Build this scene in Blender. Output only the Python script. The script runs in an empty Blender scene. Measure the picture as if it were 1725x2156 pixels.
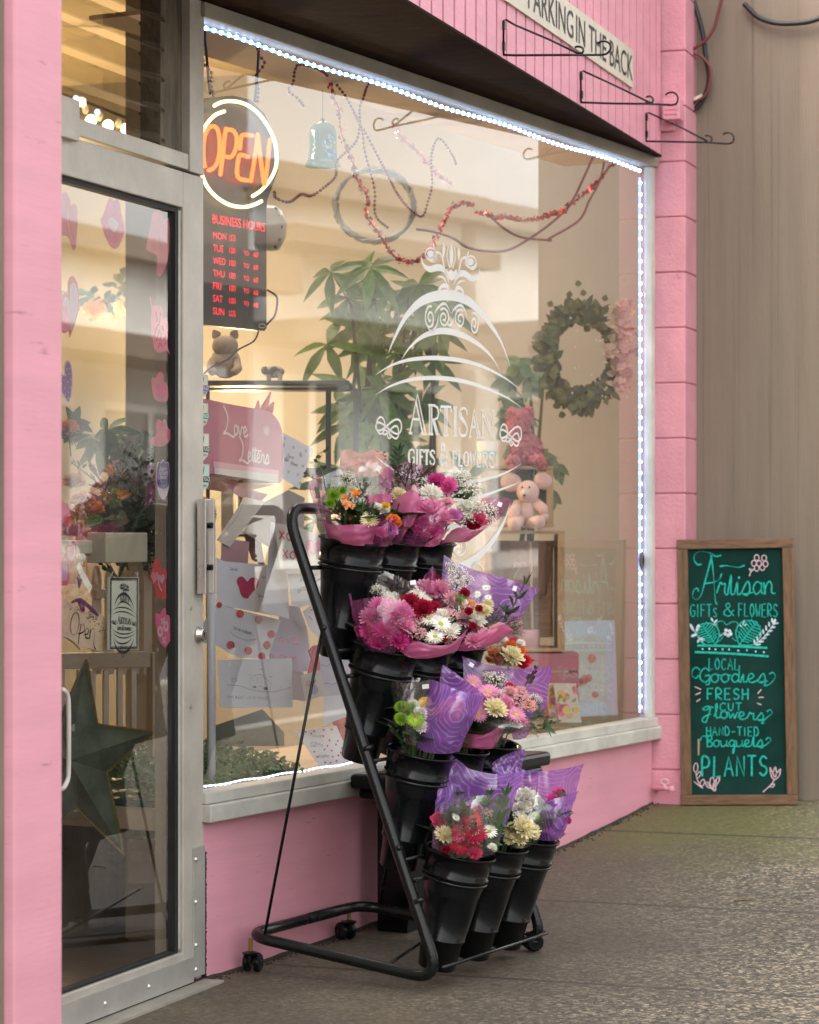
import bpy, math, random
from mathutils import Vector as V, Matrix, noise as mn
from mathutils.geometry import tessellate_polygon
random.seed(7)
R=math.radians
sc=bpy.context.scene
# ------------------------------------------------------------------ camera, sky, sun, exposure
F0,CX,HY=5300.0,862.5,1123.0            # focal length and horizon in units of the photo seen at 1725x2156
cd=bpy.data.cameras.new('camera'); cam=bpy.data.objects.new('camera',cd); sc.collection.objects.link(cam)
cam.rotation_euler=(R(90),0,0)
cd.sensor_fit='VERTICAL'; cd.sensor_height=36; cd.lens=F0/2156*36; cd.shift_y=(HY-1078)/2156
cd.clip_start=.05; cd.clip_end=3000
cd.dof.use_dof=True; cd.dof.focus_distance=6.75; cd.dof.aperture_fstop=5.6
sc.camera=cam
wd=bpy.data.worlds.new('World'); sc.world=wd; wd.use_nodes=True
n=wd.node_tree.nodes; l=wd.node_tree.links
sky=n.new('ShaderNodeTexSky'); sky.sky_type='NISHITA'; sky.sun_disc=False
SUN_EL,SUN_AZ=R(50),R(238)              # azimuth clockwise from +Y
sky.sun_elevation=SUN_EL; sky.sun_rotation=SUN_AZ; sky.air_density=1; sky.dust_density=6; sky.ozone_density=1
hs=n.new('ShaderNodeHueSaturation'); hs.inputs['Saturation'].default_value=.25
tn=n.new('ShaderNodeMixRGB'); tn.blend_type='MULTIPLY'; tn.inputs[0].default_value=1; tn.inputs[2].default_value=(1,.97,.925,1)   # warm, cloudy daylight
l.new(sky.outputs[0],hs.inputs['Color']); l.new(hs.outputs[0],tn.inputs[1]); l.new(tn.outputs[0],n['Background'].inputs[0])
n['Background'].inputs[1].default_value=.15
sl=bpy.data.lights.new('sun','SUN'); sl.energy=.8; sl.angle=R(40); sl.color=(1,.95,.88)
so=bpy.data.objects.new('sun',sl); sc.collection.objects.link(so)
sd=V((math.sin(SUN_AZ)*math.cos(SUN_EL),math.cos(SUN_AZ)*math.cos(SUN_EL),math.sin(SUN_EL)))
so.rotation_euler=(-sd).to_track_quat('-Z','Y').to_euler(); so.location=sd*30
sc.view_settings.view_transform='Standard'; sc.view_settings.look='None'; sc.view_settings.gamma=1
sc.view_settings.exposure=2.5
sc.render.engine='CYCLES'
cy=sc.cycles; cy.use_denoising=True; cy.max_bounces=8; cy.transparent_max_bounces=24; cy.caustics_reflective=False; cy.caustics_refractive=False
cy.sample_clamp_indirect=6; cy.blur_glossy=.5

# ------------------------------------------------------------------ helpers
def ray(px,py): return V(((px-CX)/F0,1,(HY-py)/F0))
def D(px,py,Y): return ray(px,py)*Y
def zm(x0,y0,w,zw):                     # maps a point of an enlarged look at the photo to the 1725-wide photo
    k=w/zw*.77389
    return lambda x,y:(x0*.77389+x*k, y0*.77389+y*k)
zD=lambda x,y:(x,y)
z1=zm(0,0,800,1725); z2=zm(700,0,800,1725); z3=zm(1400,0,829,1725); z4=zm(0,900,800,1725); z5=zm(700,900,800,1725)
z6=zm(1400,900,829,1725); z7=zm(0,1800,800,1725); z8=zm(700,1800,800,1725); zR=zm(1400,1800,829,1725)
zC=zm(1780,1420,449,1181); zM=zm(530,1060,420,1725); zL=zm(530,1450,470,1427); zW=zm(1000,640,480,1568); zS=zm(1280,1200,440,1186)
zDA=zm(160,480,340,1410); zDB=zm(160,1000,340,1357); zDC=zm(160,1500,340,1466)
zA=zm(820,1200,660,1725); zB=zm(1040,1720,600,1725); zO=zm(530,240,270,856); zT=zm(530,40,570,1725); zU=zm(740,640,380,1321); zV=zm(1440,740,320,1568)
class Pl:
    def __init__(s,o,ex,ez=(0,0,1)):
        s.o=V(o); s.ex=V(ex).normalized(); s.ez=V(ez).normalized(); s.n=s.ex.cross(s.ez).normalized()
    def hit(s,p,off=0):
        d=ray(*p); o=s.o+s.n*off
        return d*(o.dot(s.n)/d.dot(s.n))
    def st(s,p): q=s.hit(p)-s.o; return (q.dot(s.ex),q.dot(s.ez))
    def w(s,a,b,off=0): return s.o+s.ex*a+s.ez*b+s.n*off
    def shift(s,off): return Pl(s.o+s.n*off,s.ex,s.ez)
def smooth(p,k=5,closed=False):
    p=[tuple(q) for q in p]; m=len(p)
    if m<3: return p
    out=[]
    rng=range(m if closed else m-1)
    for i in rng:
        g=(lambda j:p[j%m]) if closed else (lambda j:p[min(max(j,0),m-1)])
        a,b,c,d=g(i-1),g(i),g(i+1),g(i+2)
        for j in range(k):
            t=j/k
            out.append(tuple(.5*(2*b[e]+(c[e]-a[e])*t+(2*a[e]-5*b[e]+4*c[e]-d[e])*t*t+(3*b[e]-a[e]-3*c[e]+d[e])*t**3) for e in range(len(b))))
    if not closed: out.append(p[-1])
    return out
def resample(p,k):
    p=[V(q) for q in p]; L=[0]
    for a,b in zip(p,p[1:]): L.append(L[-1]+(b-a).length)
    out=[];j=0
    for i in range(k):
        t=L[-1]*i/(k-1)
        while j<len(L)-2 and L[j+1]<t: j+=1
        u=(t-L[j])/max(L[j+1]-L[j],1e-9)
        out.append(p[j].lerp(p[j+1],min(max(u,0),1)))
    return out
ORG={}
def tag(o,label=None,cat=None,group=None,kind=None):
    for k,v in (('label',label),('category',cat),('group',group),('kind',kind)):
        if v: o[k]=v
    return o
def thing(name,label,cat,loc,group=None):
    o=bpy.data.objects.new(name,None); o.empty_display_size=.05; sc.collection.objects.link(o); o.location=loc; ORG[o.name]=V(loc)
    return tag(o,label,cat,group)
class MB:
    def __init__(s): s.v=[];s.f=[];s.m=[];s.i=0
    def add(s,vs,fs):
        b=len(s.v); s.v+=[V(q) for q in vs]
        for f in fs: s.f.append([b+j for j in f]); s.m.append(s.i)
    def obox(s,c,a,b,h):                # centre, three half-axis vectors
        c,a,b,h=V(c),V(a),V(b),V(h)
        vs=[c+a*i+b*j+h*k for k in(-1,1) for j in(-1,1) for i in(-1,1)]
        s.add(vs,[(0,2,3,1),(4,5,7,6),(0,1,5,4),(2,6,7,3),(0,4,6,2),(1,3,7,5)])
    def pbox(s,pl,a0,a1,b0,b1,o0,o1):   # box in a plane's frame
        c=pl.w((a0+a1)/2,(b0+b1)/2,(o0+o1)/2)
        s.obox(c,pl.ex*(a1-a0)/2,pl.ez*(b1-b0)/2,pl.n*(o1-o0)/2)
    def quad(s,a,b,c,d): s.add([a,b,c,d],[(0,1,2,3)])
    def tube(s,pts,r,k=8,cap=True,closed=False):
        pts=[V(q) for q in pts]; m=len(pts); base=len(s.v); u=None
        rr=r if isinstance(r,(list,tuple)) else [r]*m
        for i,p in enumerate(pts):
            a=pts[(i-1)%m] if closed or i>0 else p; b=pts[(i+1)%m] if closed or i<m-1 else p
            t=(b-a).normalized() if (b-a).length>1e-9 else V((0,0,1))
            if u is None: u=t.orthogonal().normalized()
            u=(u-t*u.dot(t)); u=u.normalized() if u.length>1e-6 else t.orthogonal().normalized()
            w=t.cross(u)
            s.v+=[p+(u*math.cos(2*math.pi*j/k)+w*math.sin(2*math.pi*j/k))*rr[i] for j in range(k)]
        for i in range(m if closed else m-1):
            for j in range(k):
                q=(j+1)%k; i2=(i+1)%m
                s.f.append([base+i*k+j,base+i*k+q,base+i2*k+q,base+i2*k+j]); s.m.append(s.i)
        if cap and not closed:
            s.f.append([base+j for j in range(k)][::-1]); s.m.append(s.i)
            s.f.append([base+(m-1)*k+j for j in range(k)]); s.m.append(s.i)
    def lathe(s,prof,o,ax=(0,0,1),k=24):
        o=V(o); ax=V(ax).normalized(); u=ax.orthogonal().normalized(); w=ax.cross(u); base=len(s.v); m=len(prof)
        for r,h in prof:
            s.v+=[o+ax*h+(u*math.cos(2*math.pi*j/k)+w*math.sin(2*math.pi*j/k))*max(r,1e-5) for j in range(k)]
        for i in range(m-1):
            for j in range(k):
                q=(j+1)%k; s.f.append([base+i*k+j,base+i*k+q,base+(i+1)*k+q,base+(i+1)*k+j]); s.m.append(s.i)
    def sphere(s,c,r,k=10,sq=(1,1,1)):
        c=V(c); base=len(s.v); h=max(k//2,3)
        for i in range(h+1):
            th=math.pi*i/h
            for j in range(k):
                ph=2*math.pi*j/k; s.v.append(c+V((math.sin(th)*math.cos(ph)*sq[0],math.sin(th)*math.sin(ph)*sq[1],math.cos(th)*sq[2]))*r)
        for i in range(h):
            for j in range(k):
                q=(j+1)%k; s.f.append([base+i*k+j,base+(i+1)*k+j,base+(i+1)*k+q,base+i*k+q]); s.m.append(s.i)
    def octa(s,c,r):
        c=V(c); s.add([c+V(d)*r for d in((1,0,0),(-1,0,0),(0,1,0),(0,-1,0),(0,0,1),(0,0,-1))],[(0,2,4),(2,1,4),(1,3,4),(3,0,4),(2,0,5),(1,2,5),(3,1,5),(0,3,5)])
    def poly(s,pl,pts,off=0,th=0):      # filled outline in a plane's frame, optional thickness behind it
        pts=[tuple(p) for p in pts]; tr=tessellate_polygon([[V((a,b,0)) for a,b in pts]]); m=len(pts)
        s.add([pl.w(a,b,off) for a,b in pts],tr)
        if th:
            s.add([pl.w(a,b,off-th) for a,b in pts],[t[::-1] for t in tr])
            s.add([pl.w(a,b,o) for o in(off,off-th) for a,b in pts],[(i,(i+1)%m,m+(i+1)%m,m+i) for i in range(m)])
    def ribbon(s,pl,pts,wd,off=0,taper=False,closed=False):
        m=len(pts); base=len(s.v)
        if m<2: return
        for i,(x,y) in enumerate(pts):
            a=pts[i-1] if i>0 or closed else pts[i]; b=pts[(i+1)%m] if i<m-1 or closed else pts[i]
            tx,ty=b[0]-a[0],b[1]-a[1]; q=math.hypot(tx,ty) or 1; nx,ny=-ty/q,tx/q
            h=wd/2
            if callable(taper): h*=taper(i/(m-1))
            elif taper: h*=max(math.sin(math.pi*min(max(i/(m-1),.0),1)),.06)
            s.v+=[pl.w(x+nx*h,y+ny*h,off),pl.w(x-nx*h,y-ny*h,off)]
        for i in range(m if closed else m-1):
            j=(i+1)%m; s.f.append([base+2*i,base+2*i+1,base+2*j+1,base+2*j]); s.m.append(s.i)
    def leaf(s,b,d,up,L,W,fold=.15,droop=.0,k=3):
        b,d=V(b),V(d).normalized(); up=V(up); sd_=d.cross(up); sd_=sd_.normalized() if sd_.length>1e-6 else d.orthogonal().normalized(); nn=sd_.cross(d)
        wf=(0,.62,1,.85,.5,0) if k>3 else (0,.9,.8,0); m=len(wf); base=len(s.v)
        for i in range(m):
            t=i/(m-1); c=b+d*L*t-nn*droop*L*t*t; h=W/2*wf[i]
            if i in(0,m-1): s.v.append(c)
            else: s.v+=[c+sd_*h+nn*fold*h,c,c-sd_*h+nn*fold*h]
        x=base
        rows=[[x]]; x+=1
        for i in range(1,m-1): rows.append([x,x+1,x+2]); x+=3
        rows.append([x])
        def F(*q): s.f.append(list(q)); s.m.append(s.i)
        F(rows[0][0],rows[1][1],rows[1][0]); F(rows[0][0],rows[1][2],rows[1][1])
        for a,c in zip(rows[1:-2],rows[2:-1]): F(a[0],a[1],c[1],c[0]); F(a[1],a[2],c[2],c[1])
        F(rows[-2][0],rows[-2][1],rows[-1][0]); F(rows[-2][1],rows[-2][2],rows[-1][0])
    def grid(s,rows):
        k=len(rows[0]); base=len(s.v)
        for r in rows: s.v+=[V(q) for q in r]
        for i in range(len(rows)-1):
            for j in range(k-1): s.f.append([base+i*k+j,base+i*k+j+1,base+(i+1)*k+j+1,base+(i+1)*k+j]); s.m.append(s.i)
    def mesh(s,name,mats,o=V((0,0,0)),smooth=False):
        me=bpy.data.meshes.new(name); me.from_pydata([q-o for q in s.v],[],s.f)
        for m_ in (mats if isinstance(mats,(list,tuple)) else [mats]): me.materials.append(m_)
        me.polygons.foreach_set('material_index',s.m)
        if smooth: me.polygons.foreach_set('use_smooth',[True]*len(me.polygons))
        me.update(); return me
    def build(s,name,mats,parent=None,base=None,smooth=False,label=None,cat=None,group=None,kind=None,bevel=0):
        o=ORG[parent.name] if parent else (V(base) if base is not None else V((0,0,0)))
        ob=bpy.data.objects.new(name,s.mesh(name,mats,o,smooth)); sc.collection.objects.link(ob); ORG[ob.name]=o
        if parent: ob.parent=parent
        else: ob.location=o
        if bevel:
            b=ob.modifiers.new('bevel','BEVEL'); b.width=bevel; b.segments=2; b.limit_method='ANGLE'
        return tag(ob,label,cat,group,kind)
def place(mesh,name,parent,p,rot=None,scale=1):   # a part that shares a mesh
    ob=bpy.data.objects.new(name,mesh); sc.collection.objects.link(ob); ORG[ob.name]=ORG[parent.name]; ob.parent=parent
    ob.location=V(p)-ORG[parent.name]
    if rot is not None: ob.rotation_mode='QUATERNION'; ob.rotation_quaternion=rot
    ob.scale=(scale,)*3 if not isinstance(scale,(tuple,list)) else scale
    return ob
def copy_tree(o,loc=None,parent=None):
    c=o.copy(); sc.collection.objects.link(c); ORG[c.name]=V(loc) if loc is not None else (ORG[parent.name] if parent else ORG[o.name])
    if parent: c.parent=parent
    elif loc is not None: c.location=loc
    for ch in [x for x in o.children]: copy_tree(ch,None,c)
    return c
TX={}
def text2d(body):
    if body not in TX:
        cu=bpy.data.curves.new('lettering','FONT'); cu.body=body; cu.resolution_u=3
        ob=bpy.data.objects.new('lettering',cu); sc.collection.objects.link(ob)
        dg=bpy.context.evaluated_depsgraph_get(); dg.update(); me=bpy.data.meshes.new_from_object(ob.evaluated_get(dg))
        vs=[(q.co.x,q.co.y) for q in me.vertices]; fs=[list(p.vertices) for p in me.polygons]
        x0=min(a for a,b in vs); x1=max(a for a,b in vs); y1=max(b for a,b in vs)
        TX[body]=([((a-x0)/(x1-x0),b/y1) for a,b in vs],fs)
        bpy.data.objects.remove(ob); bpy.data.curves.remove(cu); bpy.data.meshes.remove(me)
    return TX[body]
def put_text(mb,pl,body,bl,br,h,off=.001,slant=0):   # bl, br: plane coordinates of the baseline's ends
    vs,fs=text2d(body); dx,dz=br[0]-bl[0],br[1]-bl[1]
    mb.add([pl.w(bl[0]+dx*a+slant*b*h,bl[1]+dz*a+h*b,off) for a,b in vs],fs)

# ------------------------------------------------------------------ materials
def lin(c):
    if isinstance(c,str): c=[int(c[i:i+2],16)/255 for i in(0,2,4)]
    else: return tuple(c)
    return tuple(x/12.92 if x<=.04045 else ((x+.055)/1.055)**2.4 for x in c)
def math_(N,L,op,a,b=None):
    q=N.new('ShaderNodeMath'); q.operation=op
    for i,x in enumerate((a,b)):
        if x is None: continue
        if isinstance(x,(int,float)): q.inputs[i].default_value=x
        else: L.new(x,q.inputs[i])
    return q.outputs[0]
def M(name,col,rough=.6,metal=0,var=.12,vs=6,bump=0,bs=40,st=(1,1,1),emit=None,es=0,island=0,transl=0,spec=.5,col2=None,thr=(.35,.65),coat=0,scuff=0):
    m=bpy.data.materials.new(name); m.use_nodes=True; N=m.node_tree.nodes; L=m.node_tree.links; p=N['Principled BSDF']
    c=lin(col); p.inputs['Roughness'].default_value=rough; p.inputs['Metallic'].default_value=metal; p.inputs['Specular IOR Level'].default_value=spec
    p.inputs['Coat Weight'].default_value=coat
    p.inputs['Base Color'].default_value=(*c,1)
    tc=N.new('ShaderNodeTexCoord'); mp=N.new('ShaderNodeMapping'); mp.inputs['Scale'].default_value=st; L.new(tc.outputs['Object'],mp.inputs[0])
    src=None
    if var or col2:
        nz=N.new('ShaderNodeTexNoise'); nz.inputs['Scale'].default_value=vs; nz.inputs['Detail'].default_value=6; nz.inputs['Roughness'].default_value=.6; L.new(mp.outputs[0],nz.inputs['Vector'])
        cr=N.new('ShaderNodeValToRGB'); cr.color_ramp.elements[0].position=thr[0]; cr.color_ramp.elements[1].position=thr[1]
        a=lin(col2) if col2 else tuple(x*(1-var) for x in c); b=c if col2 else tuple(min(x*(1+var),1) for x in c)
        cr.color_ramp.elements[0].color=(*a,1); cr.color_ramp.elements[1].color=(*b,1); L.new(nz.outputs[0],cr.inputs[0]); src=cr.outputs[0]
        mr=N.new('ShaderNodeMapRange'); mr.inputs['To Min'].default_value=max(rough-.1,0); mr.inputs['To Max'].default_value=min(rough+.1,1); L.new(nz.outputs[0],mr.inputs[0]); L.new(mr.outputs[0],p.inputs['Roughness'])
    if island:
        g=N.new('ShaderNodeNewGeometry'); h=N.new('ShaderNodeHueSaturation'); r2=N.new('ShaderNodeMapRange'); r2.inputs['To Min'].default_value=1-island; r2.inputs['To Max'].default_value=1+island
        L.new(g.outputs['Random Per Island'],r2.inputs[0]); L.new(r2.outputs[0],h.inputs['Value'])
        r3=N.new('ShaderNodeMapRange'); r3.inputs['To Min'].default_value=.5-island*.05; r3.inputs['To Max'].default_value=.5+island*.05
        L.new(g.outputs['Random Per Island'],r3.inputs[0]); L.new(r3.outputs[0],h.inputs['Hue'])
        if src: L.new(src,h.inputs['Color'])
        else: h.inputs['Color'].default_value=(*c,1)
        src=h.outputs[0]
    if scuff:      # small chips, scratches and splashes
        n4=N.new('ShaderNodeTexNoise'); n4.inputs['Scale'].default_value=16; n4.inputs['Detail'].default_value=9; n4.inputs['Roughness'].default_value=.72; L.new(mp.outputs[0],n4.inputs['Vector'])
        c4=N.new('ShaderNodeValToRGB'); c4.color_ramp.elements[0].position=.63; c4.color_ramp.elements[1].position=.68; L.new(n4.outputs[0],c4.inputs[0])
        x4=N.new('ShaderNodeMixRGB'); L.new(math_(N,L,'MULTIPLY',c4.outputs[0],scuff),x4.inputs[0]); x4.inputs[2].default_value=(.16,.07,.07,1)
        n5=N.new('ShaderNodeTexNoise'); n5.inputs['Scale'].default_value=2.2; n5.inputs['Detail'].default_value=7; L.new(tc.outputs['Object'],n5.inputs['Vector'])
        c5=N.new('ShaderNodeValToRGB'); c5.color_ramp.elements[0].position=.5; c5.color_ramp.elements[1].position=.72; L.new(n5.outputs[0],c5.inputs[0])
        x5=N.new('ShaderNodeMixRGB'); L.new(math_(N,L,'MULTIPLY',c5.outputs[0],scuff*.45),x5.inputs[0]); L.new(src,x5.inputs[1]); x5.inputs[2].default_value=(c[0]*.62,c[1]*.55,c[2]*.55,1)
        L.new(x5.outputs[0],x4.inputs[1]); src=x4.outputs[0]
    if src: L.new(src,p.inputs['Base Color'])
    if bump:
        nb=N.new('ShaderNodeTexNoise'); nb.inputs['Scale'].default_value=bs; nb.inputs['Detail'].default_value=5; L.new(mp.outputs[0],nb.inputs['Vector'])
        bp=N.new('ShaderNodeBump'); bp.inputs['Strength'].default_value=bump; bp.inputs['Distance'].default_value=.01; L.new(nb.outputs[0],bp.inputs['Height']); L.new(bp.outputs[0],p.inputs['Normal'])
    if emit: p.inputs['Emission Color'].default_value=(*lin(emit),1); p.inputs['Emission Strength'].default_value=es
    if transl:
        t=N.new('ShaderNodeBsdfTranslucent'); mx=N.new('ShaderNodeMixShader'); mx.inputs[0].default_value=transl
        if src: L.new(src,t.inputs[0])
        else: t.inputs[0].default_value=(*c,1)
        L.new(p.outputs[0],mx.inputs[1]); L.new(t.outputs[0],mx.inputs[2]); L.new(mx.outputs[0],N['Material Output'].inputs[0])
    return m
def glass(name,ior=1.75,tint=(1,1,1),dirt=.04,rough=0.0):
    m=bpy.data.materials.new(name); m.use_nodes=True; N=m.node_tree.nodes; L=m.node_tree.links; N.remove(N['Principled BSDF'])
    t=N.new('ShaderNodeBsdfTransparent'); t.inputs[0].default_value=(*tint,1); g=N.new('ShaderNodeBsdfGlossy'); g.inputs['Roughness'].default_value=rough
    ge=N.new('ShaderNodeNewGeometry'); dp=N.new('ShaderNodeVectorMath'); dp.operation='DOT_PRODUCT'; L.new(ge.outputs['Normal'],dp.inputs[0]); L.new(ge.outputs['Incoming'],dp.inputs[1])
    r0=((ior-1)/(ior+1))**2; fr=math_(N,L,'ADD',math_(N,L,'MULTIPLY',math_(N,L,'POWER',math_(N,L,'SUBTRACT',1.0,math_(N,L,'ABSOLUTE',dp.outputs['Value'])),3.6),1-r0),r0)
    mx=N.new('ShaderNodeMixShader'); L.new(fr,mx.inputs[0]); L.new(t.outputs[0],mx.inputs[1]); L.new(g.outputs[0],mx.inputs[2])
    tc=N.new('ShaderNodeTexCoord'); nz=N.new('ShaderNodeTexNoise'); nz.inputs['Scale'].default_value=3; nz.inputs['Detail'].default_value=8; L.new(tc.outputs['Object'],nz.inputs['Vector'])
    d=N.new('ShaderNodeBsdfDiffuse'); d.inputs[0].default_value=(.6,.6,.56,1)
    mr=N.new('ShaderNodeMapRange'); mr.inputs['From Min'].default_value=.35; mr.inputs['From Max'].default_value=.8; mr.inputs['To Max'].default_value=dirt; L.new(nz.outputs[0],mr.inputs[0])
    m2=N.new('ShaderNodeMixShader'); L.new(mr.outputs[0],m2.inputs[0]); L.new(mx.outputs[0],m2.inputs[1]); L.new(d.outputs[0],m2.inputs[2])
    L.new(m2.outputs[0],N['Material Output'].inputs[0]); return m
def film(name,col,alpha,rough=.15,swirl=None,transl=.5,gloss=.12):
    m=bpy.data.materials.new(name); m.use_nodes=True; N=m.node_tree.nodes; L=m.node_tree.links; N.remove(N['Principled BSDF'])
    c=lin(col); t=N.new('ShaderNodeBsdfTransparent'); d=N.new('ShaderNodeBsdfDiffuse'); tl=N.new('ShaderNodeBsdfTranslucent'); g=N.new('ShaderNodeBsdfGlossy'); g.inputs['Roughness'].default_value=rough
    t.inputs[0].default_value=tuple(.55+.45*x**.6 for x in c)+(1,)
    tc=N.new('ShaderNodeTexCoord')
    nz=N.new('ShaderNodeTexNoise'); nz.inputs['Scale'].default_value=28; nz.inputs['Detail'].default_value=2; L.new(tc.outputs['Object'],nz.inputs['Vector'])
    bp=N.new('ShaderNodeBump'); bp.inputs['Strength'].default_value=.35; bp.inputs['Distance'].default_value=.01; L.new(nz.outputs[0],bp.inputs['Height'])
    for q in(d,tl,g): L.new(bp.outputs[0],q.inputs['Normal'])
    a=N.new('ShaderNodeMixShader'); a.inputs[0].default_value=transl; L.new(d.outputs[0],a.inputs[1]); L.new(tl.outputs[0],a.inputs[2])
    b=N.new('ShaderNodeMixShader'); b.inputs[0].default_value=alpha; L.new(t.outputs[0],b.inputs[1]); L.new(a.outputs[0],b.inputs[2])
    e=N.new('ShaderNodeMixShader'); e.inputs[0].default_value=gloss; L.new(b.outputs[0],e.inputs[1]); L.new(g.outputs[0],e.inputs[2])
    L.new(e.outputs[0],N['Material Output'].inputs[0])
    for q in(d,tl): q.inputs[0].default_value=(*c,1)
    if swirl:
        dn=N.new('ShaderNodeTexNoise'); dn.inputs['Scale'].default_value=9; dn.inputs['Detail'].default_value=1; L.new(tc.outputs['Object'],dn.inputs['Vector'])
        va=N.new('ShaderNodeMixRGB'); va.blend_type='ADD'; va.inputs[0].default_value=.06; L.new(tc.outputs['Object'],va.inputs[1]); L.new(dn.outputs['Color'],va.inputs[2])
        vo=N.new('ShaderNodeTexVoronoi'); vo.inputs['Scale'].default_value=6.5; L.new(va.outputs[0],vo.inputs['Vector'])
        s=math_(N,L,'SINE',math_(N,L,'MULTIPLY',vo.outputs['Distance'],84)); s=math_(N,L,'POWER',math_(N,L,'ADD',math_(N,L,'MULTIPLY',s,.5),.5),6)
        n3=N.new('ShaderNodeTexNoise'); n3.inputs['Scale'].default_value=26; n3.inputs['Detail'].default_value=4; L.new(tc.outputs['Object'],n3.inputs['Vector'])
        s=math_(N,L,'MULTIPLY',s,math_(N,L,'POWER',n3.outputs[0],1.4))
        mx=N.new('ShaderNodeMixRGB'); L.new(s,mx.inputs[0]); mx.inputs[1].default_value=(*c,1); mx.inputs[2].default_value=(*lin(swirl),1)
        for q in(d,tl): L.new(mx.outputs[0],q.inputs[0])
        L.new(math_(N,L,'MINIMUM',math_(N,L,'ADD',math_(N,L,'MULTIPLY',s,.55),alpha),1),b.inputs[0])
    return m
def emis(name,col,s):
    m=bpy.data.materials.new(name); m.use_nodes=True; N=m.node_tree.nodes; N.remove(N['Principled BSDF']); e=N.new('ShaderNodeEmission')
    e.inputs[0].default_value=(*col,1); e.inputs[1].default_value=s; m.node_tree.links.new(e.outputs[0],N['Material Output'].inputs[0]); return m
def wood(name,c1,c2,st=(14,14,1.2),rough=.6):
    return M(name,c2,rough=rough,col2=c1,vs=6,st=st,bump=.25,bs=14,thr=(.3,.7))

PINK=M('pink_paint',(.72,.315,.39),rough=.55,var=.07,vs=5,bump=.35,bs=60,st=(1,1,3))
PINKROUGH=M('pink_rough_wood',(.72,.325,.40),rough=.6,var=.05,vs=4,bump=.07,bs=34,st=(.4,.4,5),scuff=.6)
PINKBLOCK=M('pink_block_paint',(.66,.29,.355),rough=.6,var=.08,vs=7,bump=.3,bs=90,scuff=.35)
ALU=M('aged_aluminium',(.54,.51,.45),rough=.5,metal=.2,var=.14,vs=5,bump=.1,bs=60)
ALUD=M('dull_aluminium',(.42,.40,.33),rough=.5,metal=.3,var=.18,vs=5,bump=.1,bs=60)
SILL=M('painted_sill',(.54,.53,.47),rough=.5,var=.15,vs=6,bump=.25,bs=30)
BLACKP=M('black_plastic',(.005,.006,.007),rough=.2,var=.3,vs=9,bump=.03,bs=20,spec=.22)
BLACKM=M('black_metal',(.005,.007,.007),rough=.25,metal=.0,var=.3,vs=20,bump=.1,bs=200,spec=.35)
RUBBER=M('black_rubber',(.01,.011,.012),rough=.7,var=.2)
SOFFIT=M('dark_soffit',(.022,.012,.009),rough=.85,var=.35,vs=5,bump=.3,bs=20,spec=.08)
GLASS=glass('window_glass',ior=2.3); DGLASS=glass('door_glass',ior=2.25,tint=(.93,.92,.86),dirt=.07); LGLASS=glass('louvre_glass',ior=1.6,tint=(.85,.82,.7),dirt=.06)
WHITE=M('white_print',(.82,.82,.8),rough=.5,var=.03)
BLACKI=M('black_ink',(.02,.02,.025),rough=.6,var=0)
CREAMW=M('interior_wall',(.36,.35,.33),rough=.8,var=.05,vs=2,bump=.1,bs=90)
CEIL=M('interior_ceiling',(.50,.43,.32),rough=.8,var=.06,vs=2)
BOARD=M('display_floor',(.5,.42,.33),rough=.5,var=.12,vs=4,st=(1,6,1))
PAPER=M('white_paper',(.80,.80,.84),rough=.7,var=.04,transl=.15)
PAPERC=M('cream_paper',(.72,.66,.58),rough=.7,var=.05,transl=.25)
# ------------------------------------------------------------------ planes of the place (metres; the camera's eye is the origin)
UP=V((0,0,1)); Rv=V((.472,.8816,0)).normalized(); Fv=V((.3264,.9452,0)).normalized(); Nv=Fv.cross(UP); NW=Rv.cross(UP)
WIN=Pl((-.557,6.70,0),Rv); FRONT=Pl((.9336,9.38,0),Fv); DOOR=Pl((-.580,6.65,0),(.351,.936,0))
SOF=1.415
def zg(a):
    if a<5.95: return -1.193
    if a<9.3: return -1.193+.0168*(a-5.95)**2
    return -1.193+.0168*3.35**2+.045*min(a-9.3,20)
def gz(x,y): return zg(x*Fv.x+y*Fv.y)
def ab(a,b,z=None):                     # a along the street, b out from the shop front
    p=Fv*a+Nv*b+ (FRONT.o-Fv*FRONT.o.dot(Fv)); return V((p.x,p.y,zg(a) if z is None else z))
def bof(p): return (V(p)-FRONT.o).dot(Nv)
S1=WIN.st((1374,1200))[0]               # right end of the shop window
pl0=WIN.w(0,0); pr0=WIN.w(S1,0); aL,aR=pl0.dot(Fv),pr0.dot(Fv); bL,bR=bof(pl0),bof(pr0)
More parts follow.
